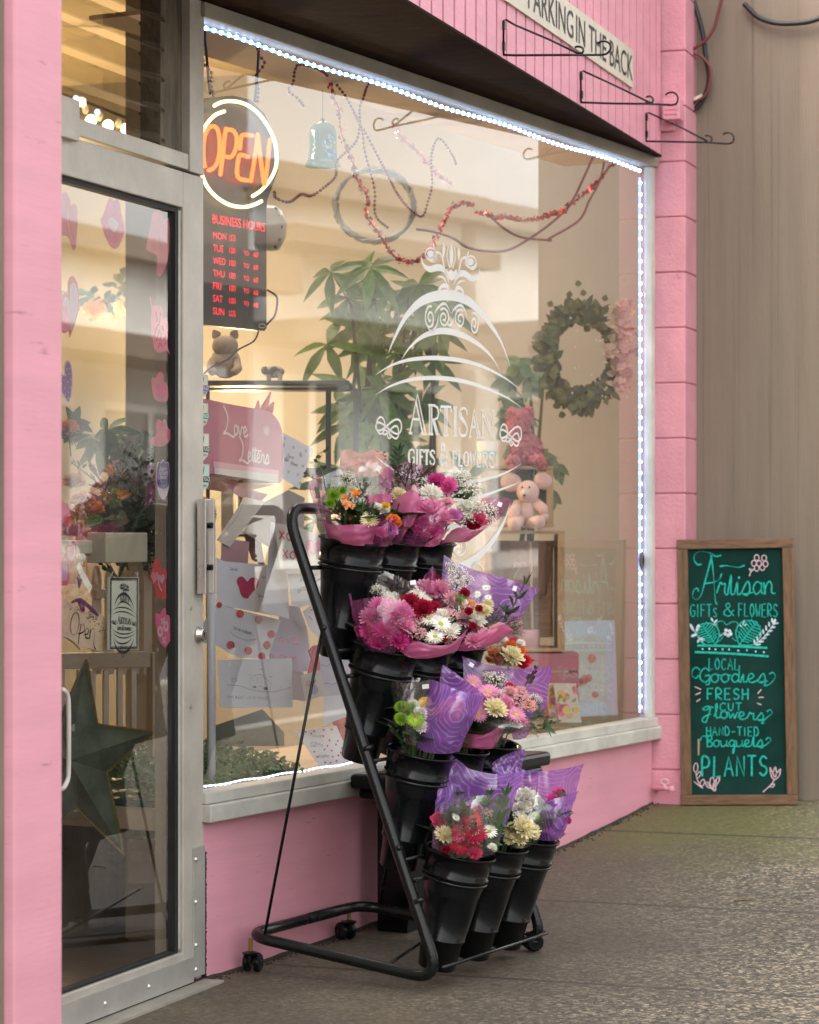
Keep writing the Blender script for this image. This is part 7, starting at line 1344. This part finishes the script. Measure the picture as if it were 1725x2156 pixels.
t=thing('plush_toy','shaggy rose pink plush toy on top of the upper crate','soft toy',D(1100,979,YT2)); mb=MB()
def furry(mb,x,y,rx,ry,n_,dy=0):
    c=D(x,y,YT2+dy); mb.sphere(c,1,18,(rx*k,rx*k*.8,ry*k))
    for i in range(n_):
        d=V((rp.gauss(0,1),rp.gauss(-.3,1),rp.gauss(0,1))).normalized(); q=c+V((d.x*rx*k,d.y*rx*k*.8,d.z*ry*k)); mb.leaf(q,(d+V((0,0,-1.1))),d,rp.uniform(.012,.028),.009,.1)
furry(mb,1106,945,34,36,420); mb.build('torso',FURP,t); mb=MB(); furry(mb,1094,890,25,30,260); mb.build('head',FURP,t)
for x,y in((1078,868),(1112,866)): mb=MB(); furry(mb,x,y,9,13,60); mb.build('ear',FURP,t)
for x,y in((1082,970),(1132,968)): mb=MB(); furry(mb,x,y,17,12,100,-.05); mb.build('leg',FURP,t)
t=thing('cup','pale cup with a mint band on the upper crate','cup',D(1026,979,YT2)); mb=MB(); mb.lathe([(0,0),(17*k,0),(23*k,48*k),(21*k,48*k),(15*k,3*k),(0,3*k)],D(1026,978,YT2),UP,20); mb.build('cup_body',M('cup_pale',(.62,.55,.5),rough=.4),t,smooth=True)
mb=MB(); mb.lathe([(19.6*k,18*k),(20.8*k,28*k)],D(1026,978,YT2),UP,20); mb.build('mint_band',M('mint_print',(.15,.42,.33),rough=.4),t,smooth=True)
YG=YC+.05; k=YG/F0
t=thing('lidded_jar','pink lidded jar with a pale stick inside the lower crate','jar',D(1125,1370,YG)); mb=MB(); mb.lathe([(0,0),(32*k,0),(32*k,44*k),(30*k,46*k),(0,46*k)],D(1105,1371,YG),UP,24); mb.build('jar_body',M('jar_pink',(.6,.34,.34),rough=.4),t,smooth=True)
mb=MB(); mb.tube([D(1121,1328,YG),D(1117,1140,YG)],3*k,8); mb.build('stick',M('pale_stick',(.6,.45,.3),rough=.7),t)
t=thing('bottle','small pink bottle with round white stopper inside the lower crate','bottle',D(1090,1340,YG)); mb=MB(); mb.lathe([(0,0),(14*k,0),(17*k,12*k),(9*k,30*k),(5*k,36*k)],D(1085,1324,YG-.05),UP,18); mb.build('bottle_body',M('bottle_pink',(.65,.25,.36),rough=.4),t,smooth=True); mb=MB(); mb.sphere(D(1085,1272,YG-.05),15*k,14); mb.build('stopper',FURW,t,smooth=True)
t=thing('hanging_rose','small pink rose hanging on twine in the lower crate','ornament',D(1096,1200,YG)); place(fm('ruffle','blush'),'rose_head',t,D(1096,1195,YG),None,14*k); mb=MB(); mb.tube([D(1080,1300,YG),D(1076,1260,YG),D(1084,1212,YG),D(1094,1196,YG)],.0018,5); mb.build('twine',M('twine',(.5,.38,.2),rough=.9),t)
# framed picture and floral cards
PF=Pl(D(1189,1508,9.62),V((1,.06,0)),(V((0,.10,1)))); fn=zS; stF=(PF,zS)
t=thing('framed_picture','white framed picture of pink flowers standing at the right end of the display','picture',PF.w(.1,0))
q=[PF.st(zS(*p)) for p in((690,1320),(1055,1316),(1083,2012),(693,2025))]; mb=MB(); mb.poly(PF,q,0,.018); mb.build('frame',M('frame_white',(.62,.66,.72),rough=.5,var=.04),t)
mb=MB(); fill(mb,stF,[(694,1430),(985,1432),(1000,1910),(694,1910)],.001,0,sm=False); mb.build('picture_sheet',M('ivory_sheet',(.66,.66,.58),rough=.7),t)
mb=MB()
for x,y,rx,ry in((888,1596,30,33),(865,1740,26,30),(830,1755,30,38),(915,1860,26,22),(805,1770,20,30)): fill(mb,stF,ell(x,y,rx,ry,12),.002)
mb.build('flower_print',M('coral_print',(.68,.25,.2),rough=.8,var=.2,vs=60),t)
mb=MB()
for p in([(878,1630),(872,1700)],[(868,1770),(880,1840)],[(925,1790),(915,1840)]): line(mb,stF,p,.0015,.002)
mb.build('stem_print',M('stem_print',(.3,.36,.2),rough=.8),t)
Gf=Pl(D(1163,1522,9.05),V((1,-.05,0)),V((0,.2,1))); stG=(Gf,zS)
def fcard(lab,out,pl_off):
    pl=Gf.shift(pl_off); st=(pl,zS); mb=MB(); fill(mb,st,out,0,.001,sm=False); t=mb.build('greeting_card',PAPERC,base=pl.hit(zS(*out[-1])),label=lab,cat='card',group='floral greeting cards')
    xs=[p[0] for p in out]; ys=[p[1] for p in out]; rc=random.Random(len(lab)); 
    for nm,m_,n_ in(('pink_print',M('pink_flower_print',(.68,.2,.26),rough=.8),9),('gold_print',M('gold_flower_print',(.7,.42,.12),rough=.8),5),('leaf_print',M('olive_leaf_print',(.3,.3,.14),rough=.8),5)):
        mb=MB()
        for i in range(n_):
            x=rc.uniform(min(xs)+30,max(xs)-34); y=rc.uniform(min(ys)+30,max(ys)-34); r_=rc.uniform(16,28) if nm!='leaf_print' else 10
            fill(mb,st,ell(x,y,r_,r_*(1 if nm!='leaf_print' else 2),9,rot=rc.random()),.0008 if nm=='pink_print' else .0012)
        mb.build(nm,m_,t)
fcard('floral card with pink and gold blooms leaning on the pink crate',[(612,1775),(778,1775),(815,2062),(650,2062)],.0)
fcard('floral card mostly hidden behind the leaf sprays, left of the other card',[(560,1775),(606,1775),(640,2050),(580,2050)],-.02)
# wreath on the party wall
YW=9.62; k=YW/F0; c=D(*zV(680,1130),YW); t=thing('eucalyptus_wreath','leafy eucalyptus wreath with dried pink blooms on the right inner wall','wreath',c)
rw=random.Random(21); mb=MB(); rr=68*k; ry=88*k
mb.tube([c+V((rr*.92*math.cos(a),.02,ry*math.sin(a))) for a in [2*math.pi*i/36 for i in range(36)]],.012,6,closed=True); mb.build('wreath_ring',M('twig_brown',(.06,.04,.03),rough=.9),t)
for nm,mat,n_,rg_ in(('leaf',lf_('olive_wreath',(.13,.14,.055)),430,None),('dark_leaf',lf_('dark_wreath',(.05,.08,.05)),200,None)):
    mb=MB()
    for i in range(n_):
        a=rw.uniform(0,6.283)
        if abs(a)<.9 or a>5.5:
            if rw.random()<.7: continue
        q=c+V((rr*math.cos(a)*rw.uniform(.68,1.28),rw.uniform(-.05,.02),ry*math.sin(a)*rw.uniform(.74,1.2))); d=V((math.cos(a)+rw.gauss(0,.7),rw.uniform(-.8,.1),math.sin(a)+rw.gauss(0,.7))); mb.leaf(q,d,(0,-1,.2),rw.uniform(.03,.06),rw.uniform(.02,.04),.1,.2,k=4)
    for x,y in((665,140),(730,265),(535,285),(265,410),(1000,335),(450,1890),(360,1770),(700,1880)): 
        if nm=='leaf' or y>1500: mb.leaf(D(*zV(x,y+60),YW-.02),(rw.uniform(-.4,.4),-.2,1),(0,-1,0),.028,.026,.1,k=4)
    mb.build(nm,mat,t)
mb=MB()
for i in range(110): y=rw.uniform(400,1560); q=D(*zV(1220+rw.gauss(0,70),y),YW-.05); mb.leaf(q,(rw.gauss(0,1),-.6,rw.gauss(0,1)),(0,-1,.3),rw.uniform(.025,.05),rw.uniform(.02,.045),.3,.3)
mb.build('dried_bloom',M('dried_pink',(.60,.43,.33),rough=.8,var=.2,vs=40,island=.3,transl=.3),t)
mb=MB()
for i in range(26): q=D(*zV(rw.choice((1320,900,640,1000))+rw.gauss(0,40),rw.uniform(500,1750)),YW-.06); mb.octa(q,.005)
mb.build('white_berry',M('berry_white',(.7,.62,.52),rough=.5),t)
# ------------------------------------------------------------------ inside the door
WG=M('fence_white',(.60,.52,.44),rough=.6,var=.1,vs=6); WG2=M('bench_grey_wood',(.42,.35,.26),rough=.6,var=.12,vs=6)
t=thing('picket_panel','white picket fence panel behind the door push bar','fence',D(270,1420,7.35))
for x in(205,232,258,285,312,340,367):
    p=Pl(D(x,1420,7.35),V((1,.35,0))); k=7.35/F0; mb=MB(); w=9*k; mb.poly(p,[(-w,0),(w,0),(w,205*k),(w*.45,228*k),(-w*.45,228*k),(-w,205*k)],0,.018); mb.build('picket',WG,t)
for y in(1250,1400): mb=MB(); a,b=D(195,y,7.3),D(375,y,7.55); mb.tube([a+V((0,.03,0)),b+V((0,.03,0))],.018,4); mb.build('rail',WG,t)
t=thing('slatted_bench','grey-white slatted wooden bench back behind the door glass','bench',D(250,1780,7.0))
Pb=Pl(D(140,1400,6.95),V((1,.45,0))); k=7/F0
def pb(nm,x0,x1,y0,y1,o0=-.03,o1=0,m_=WG2):
    a=Pb.st((x0,y1)); b=Pb.st((x1,y0)); mb=MB(); mb.pbox(Pb,a[0],b[0],a[1],b[1],o0,o1); mb.build(nm,m_,t,bevel=.002)
pb('top_rail',100,318,1372,1410); pb('post',319,334,1374,1720,-.045,.01)
for x in(128,166,193,221,250,279): pb('slat',x,x+11,1411,1640,-.025,-.008,WG)
pb('lower_rail',100,318,1641,1668); pb('seat_board',100,340,1690,1712,-.2,.12)
t=thing('barn_star','large dark green metal barn star with rope edging leaning inside the door','ornament',D(190,1815,6.75))
c=D(150,1598,6.72); k=6.72/F0; mb=MB(); ctr=c+V((0,-.05,0)); ps=[]
for q in((182,1388),(205,1525),(322,1542),(225,1625),(262,1800),(160,1700),(60,1790),(90,1620),(10,1530),(125,1515)): ps.append(D(*q,6.76))
for i in range(10): mb.add([ctr,ps[i],ps[(i+1)%10]],[(0,1,2)])
bkp=c+V((0,.06,0))
for i in range(10): mb.add([bkp,ps[i],ps[(i+1)%10]],[(0,2,1)])
mb.build('star_body',M('green_tin',(.085,.12,.09),rough=.6,metal=.1,var=.4,vs=8,bump=.2,bs=60),t)
mb=MB(); 
for i in range(10): mb.tube([ps[i],ps[(i+1)%10]],.004,6)
mb.build('rope_edge',M('gold_rope',(.22,.17,.05),rough=.5,metal=.4,var=.3,vs=200),t)
t=thing('red_pole','narrow red upright panel behind the bench at the door edge','panel',D(380,1700,7.3)); yb(374,384,1340,1640,7.3,.03).build('panel_face',M('red_panel',(.45,.01,.02),rough=.4),t); yb(376,380,1640,1700,7.3,.03).build('panel_foot',M('grey_foot',(.2,.18,.15),rough=.5),t)
t=thing('cardboard_box','small beige box on the floor inside the door','box',D(305,1860,7.2)); yb(270,340,1768,1860,7.15,.2).build('box_body',M('beige_card',(.45,.36,.26),rough=.7),t); yb(302,341,1766,1769,7.149,.2).build('box_flap',PAPERC,t)
yb_=potplant('glossy palmate plant rising behind the door push bar',D(280,1190,7.6),D(270,930,7.5),4,.09,3,.13,.045,lf_('glossy',(.06,.12,.035)),pot=False)
rr_=random.Random(4); lm=MB()
for x,y,L_ in((228,905,.085),(262,935,.09),(300,905,.09),(332,935,.09),(255,985,.08),(190,925,.06),(340,880,.07),(285,955,.08)): rosette(lm,D(x,y,7.45),6,L_*1.1,.032,rr=rr_)
lm.build('leaf',bpy.data.materials['leaf_glossy'],yb_)
t=thing('door_bouquet','protea and greenery arrangement behind the door glass','flower arrangement',D(265,1230,7.3)); k=7.3/F0
for kd,col,x,y,s in(('lily','peach',238,1000,26),('lily','orange',258,1050,22),('lily','peach',262,1012,20),('ruffle','blush',245,985,16),('mum','lime',215,1075,24),('statice','lilac',270,1080,22),('mum','magenta',300,1080,20),('statice','lime',200,1100,20),('ruffle','magenta',225,1120,22),('mum','magenta',280,1110,20)): place(fm(kd,col),NM[kd],t,D(x,y,7.3+rp.uniform(-.05,.1)),V((.1,-.6,1)).to_track_quat('Z','Y'),s*k)
for kd,mt,x,y,x2,y2 in(('broad',GD,270,1200,250,1090),('broad',GD,310,1200,320,1090),('fine',GD,250,1220,230,1130),('broad',GL_,230,1140,215,1040),('broad',GD,300,1140,310,1040),('fine',GD,320,1220,345,1130),('fine',GO,260,1080,240,960),('broad',GD,340,1200,360,1080),('fine',GB,290,1080,300,980)):
    v=D(x2,y2,7.25)-D(x,y,7.35); place(sm_(kd,mt),'leaf_spray',t,D(x,y,7.35),v.to_track_quat('Z','Y'),v.length)
t=thing('wrapped_bunch','orange flowers in clear wrap at the left of the door glass','flower arrangement',D(165,1230,7.0)); k=7/F0
for kd,col,x,y,s in(('ruffle','orange',145,905,22),('ruffle','peach',175,1060,26),('ruffle','orange',200,1075,20),('ruffle','peach',155,1020,24),('ruffle','red',150,1120,26),('ruffle','rose',190,1140,24),('ruffle','orange',160,1090,22)): place(fm(kd,col),NM[kd],t,D(x,y,7.0+rp.uniform(-.03,.08)),V((.1,-.6,1)).to_track_quat('Z','Y'),s*k)
for x,y,x2,y2,mt in((150,960,140,880,GO),(140,900,175,880,GD),(160,940,150,900,GD)): v=D(x2,y2,7.0)-D(x,y,7.05); place(sm_('broad',mt),'leaf_spray',t,D(x,y,7.05),v.to_track_quat('Z','Y'),v.length)
rows=[[D(125+90*j/12-(j*i*.4),1230-170*i/8,6.95+.05*mn.noise(V((j*.5,i*.6,9)))) for j in range(13)] for i in range(9)]; mb=MB(); mb.grid(rows); mb.build('cellophane_wrap',film('amber_cellophane',(.7,.4,.3),.22,.08,gloss=.16),t,smooth=True)
t=thing('rose_garland','garland of peach silk roses and teal leaves on the back wall','garland',D(235,660,10.2)); k=10.2/F0
for x,y,s,c_ in((200,655,24,'peach'),(258,650,18,'cream'),(295,640,22,'peach'),(140,660,20,'orange'),(235,672,12,'cream'),(330,650,18,'peach')): place(fm('ruffle',c_),'silk_rose',t,D(x,y,10.2),V((0,-1,.2)).to_track_quat('Z','Y'),s*k)
mb=MB()
for i in range(60): x=rp.uniform(128,345); q=D(x,637+rp.gauss(0,9)-12*math.sin((x-128)/217*9),10.25); mb.leaf(q,(rp.gauss(0,1),-.5,rp.gauss(0,.7)),(0,-1,.2),.05,.03,.1)
mb.build('leaf',lf_('teal',(.02,.10,.13)),t)
mb=MB()
for i in range(50): q=D(275+rp.gauss(0,16),598+rp.gauss(0,12),10.25); mb.leaf(q,(rp.gauss(0,1),-.4,rp.gauss(.3,.8)),(0,-1,.2),.05,.022,.1)
mb.build('green_tuft',lf_('garland',(.10,.11,.03)),t)
# globe lamps, added ceiling lights, and unseen bulbs added for the warm wall glow
BULB=emis('warm_globe',(1,.80,.5),2.2); t=thing('globe_light_chain','row of glowing globe lamps seen through the louvres','light chain',D(230,250,9.6)); k=9.6/F0
for x,y,r_ in((155,238,11),(192,253,12),(228,264,12),(268,272,13),(172,215,10),(290,300,10)):
    mb=MB(); mb.sphere(D(x,y,9.6),r_*k,14); mb.build('globe',BULB,t,smooth=True)
BL=emis('blue_fairy_light',(.45,.5,1),1.6)
for x,y in((140,222),(160,207),(205,236)): mb=MB(); mb.sphere(D(x,y,9.55),6*k,10); mb.build('blue_globe',BL,t,smooth=True)
mb=MB(); mb.tube([D(130,196,9.6),D(200,222,9.6),D(300,262,9.6)],.006,6); mb.build('cord',BLC,t)
mb=MB()
for x,y in((180,230),(210,245),(250,260),(280,285)): mb.sphere(D(x,y,9.62),9*k,10,(.8,.8,1.2))
mb.build('shade',M('lamp_shade_white',(.75,.7,.62),rough=.5,transl=.4),t)
def lamp(nm,lab,pos,w,col,size=.5,shape=None):
    t=thing(nm,lab,'ceiling light',pos); mb=MB(); mb.obox(pos,Fv*size,Nv*.11,UP*.02); mb.build('housing',WHITE,t); mb=MB(); mb.obox(pos-UP*.0225,Fv*size*.94,Nv*.095,UP*.002); mb.build('diffuser',emis('tube_diffuser',col,2.5),t)
    L_=bpy.data.lights.new('lamp','AREA'); L_.shape='RECTANGLE'; L_.size=size*1.9; L_.size_y=.2; L_.energy=w; L_.color=col; ob=bpy.data.objects.new('lamp',L_); sc.collection.objects.link(ob); ob.location=(0,0,-.03); ob.parent=t
    ob.rotation_euler=(0,0,math.atan2(Fv.y,Fv.x))
WARM=(1,.84,.62)
lamp('ceiling_light','fluorescent ceiling light over the middle of the shop',V((-1.5,8.0,1.86)),3.8,WARM)
lamp('ceiling_light','fluorescent ceiling light above the display window plants',V((-.35,8.75,1.86)),.45,(1,.95,.88),.45)
lamp('ceiling_light','fluorescent ceiling light near the brown wall end of the display',V((.35,9.45,1.86)),.4,(1,.96,.92),.3)
t=thing('shelf_lamp','small warm lamp glowing behind the display shelf','lamp',D(505,1130,9.2)); mb=MB(); mb.lathe([(.0,0),(.06,.0),(.06,.012),(.01,.02),(.01,.22)],D(505,1130,9.2),UP,18); mb.build('lamp_base',DM,t,smooth=True)
mb=MB(); lp=D(505,1130,9.2)+UP*.25; mb.sphere(lp,.05,16); mb.build('bulb',emis('warm_bulb',(1,.72,.36),4),t,smooth=True)
for nm,p,w in(('shelf_lamp',lp-V((0,.075,0)),6.5),):
    L_=bpy.data.lights.new('bulb_light','POINT'); L_.energy=w; L_.color=(1,.66,.3); L_.shadow_soft_size=.06; ob=bpy.data.objects.new('bulb_light',L_); sc.collection.objects.link(ob); ob.parent=t; ob.location=lp-t.location+V((0,0,.07))
t=thing('wall_lamp','warm lamp glowing low on the shop wall behind the door','lamp',D(92,900,10.0)); lp=D(92,870,10.0); mb=MB(); mb.sphere(lp,.06,16); mb.build('bulb',bpy.data.materials['warm_bulb'],t,smooth=True); mb=MB(); mb.lathe([(.0,-.09),(.05,-.09),(.05,-.055)],lp,UP,16); mb.build('lamp_socket',DM,t)
L_=bpy.data.lights.new('bulb_light','POINT'); L_.energy=22; L_.color=(1,.68,.32); L_.shadow_soft_size=.07; ob=bpy.data.objects.new('bulb_light',L_); sc.collection.objects.link(ob); ob.parent=t; ob.location=lp-t.location+V((0,-.1,0))
# grit where the wall meets the pavement
rs=random.Random(9); mb=MB()
for i in range(900):
    s=rs.uniform(.0,S1); o=abs(rs.gauss(0,.016))+.002; q=WIN.w(s,0,o); q.z=gz(q.x,q.y)+.001; r_=rs.uniform(.001,.0045)*(1.6 if rs.random()<.06 else 1); mb.octa(q,r_)
mb.build('grit',M('dark_grit',(.035,.028,.02),rough=.9,var=.4,vs=300),kind='stuff')
mb=MB(); mb.grid([[WIN.w(S1*i/60,0,0).xy.to_3d()+UP*(gz(*WIN.w(S1*i/60,0,0).xy)+.008+.006*mn.noise(V((i*.7,0,3)))) +NW*.0015 for i in range(61)],[WIN.w(S1*i/60,0,0).xy.to_3d()+UP*(gz(*WIN.w(S1*i/60,0,0).xy)+.0015)+NW*(.006+.008*abs(mn.noise(V((i*.9,5,1))))) for i in range(61)]])
mb.build('dirt_seam',bpy.data.materials['dark_grit'],kind='stuff')
# loose bits on the pavement
rs=random.Random(8); GR=M('dry_leaf',(.16,.10,.04),rough=.8,var=.2)
for lab,p in(('dry twig lying on the pavement before the chalkboard',zR(1250,1358)),('dry leaf scrap on the pavement below the door corner',z7(1240,1850))):
    d=ray(*p); Y=6.5
    for _ in range(20):
        q=d*Y; g=gz(q.x,q.y); Y=g/d.z
    q=d*Y; mb=MB()
    if 'twig' in lab: mb.tube([q+UP*.003,q+V((.03,.01,.004)),q+V((.06,.0,.003))],.0022,5)
    else:
        for i in range(3): mb.leaf(q+V((rs.uniform(-.02,.02),rs.uniform(-.02,.02),.003)),(rs.gauss(0,1),rs.gauss(0,1),.2),UP,.03,.012,.2)
    mb.build('twig' if 'twig' in lab else 'dry_leaf',GR,base=q,label=lab,cat='litter')
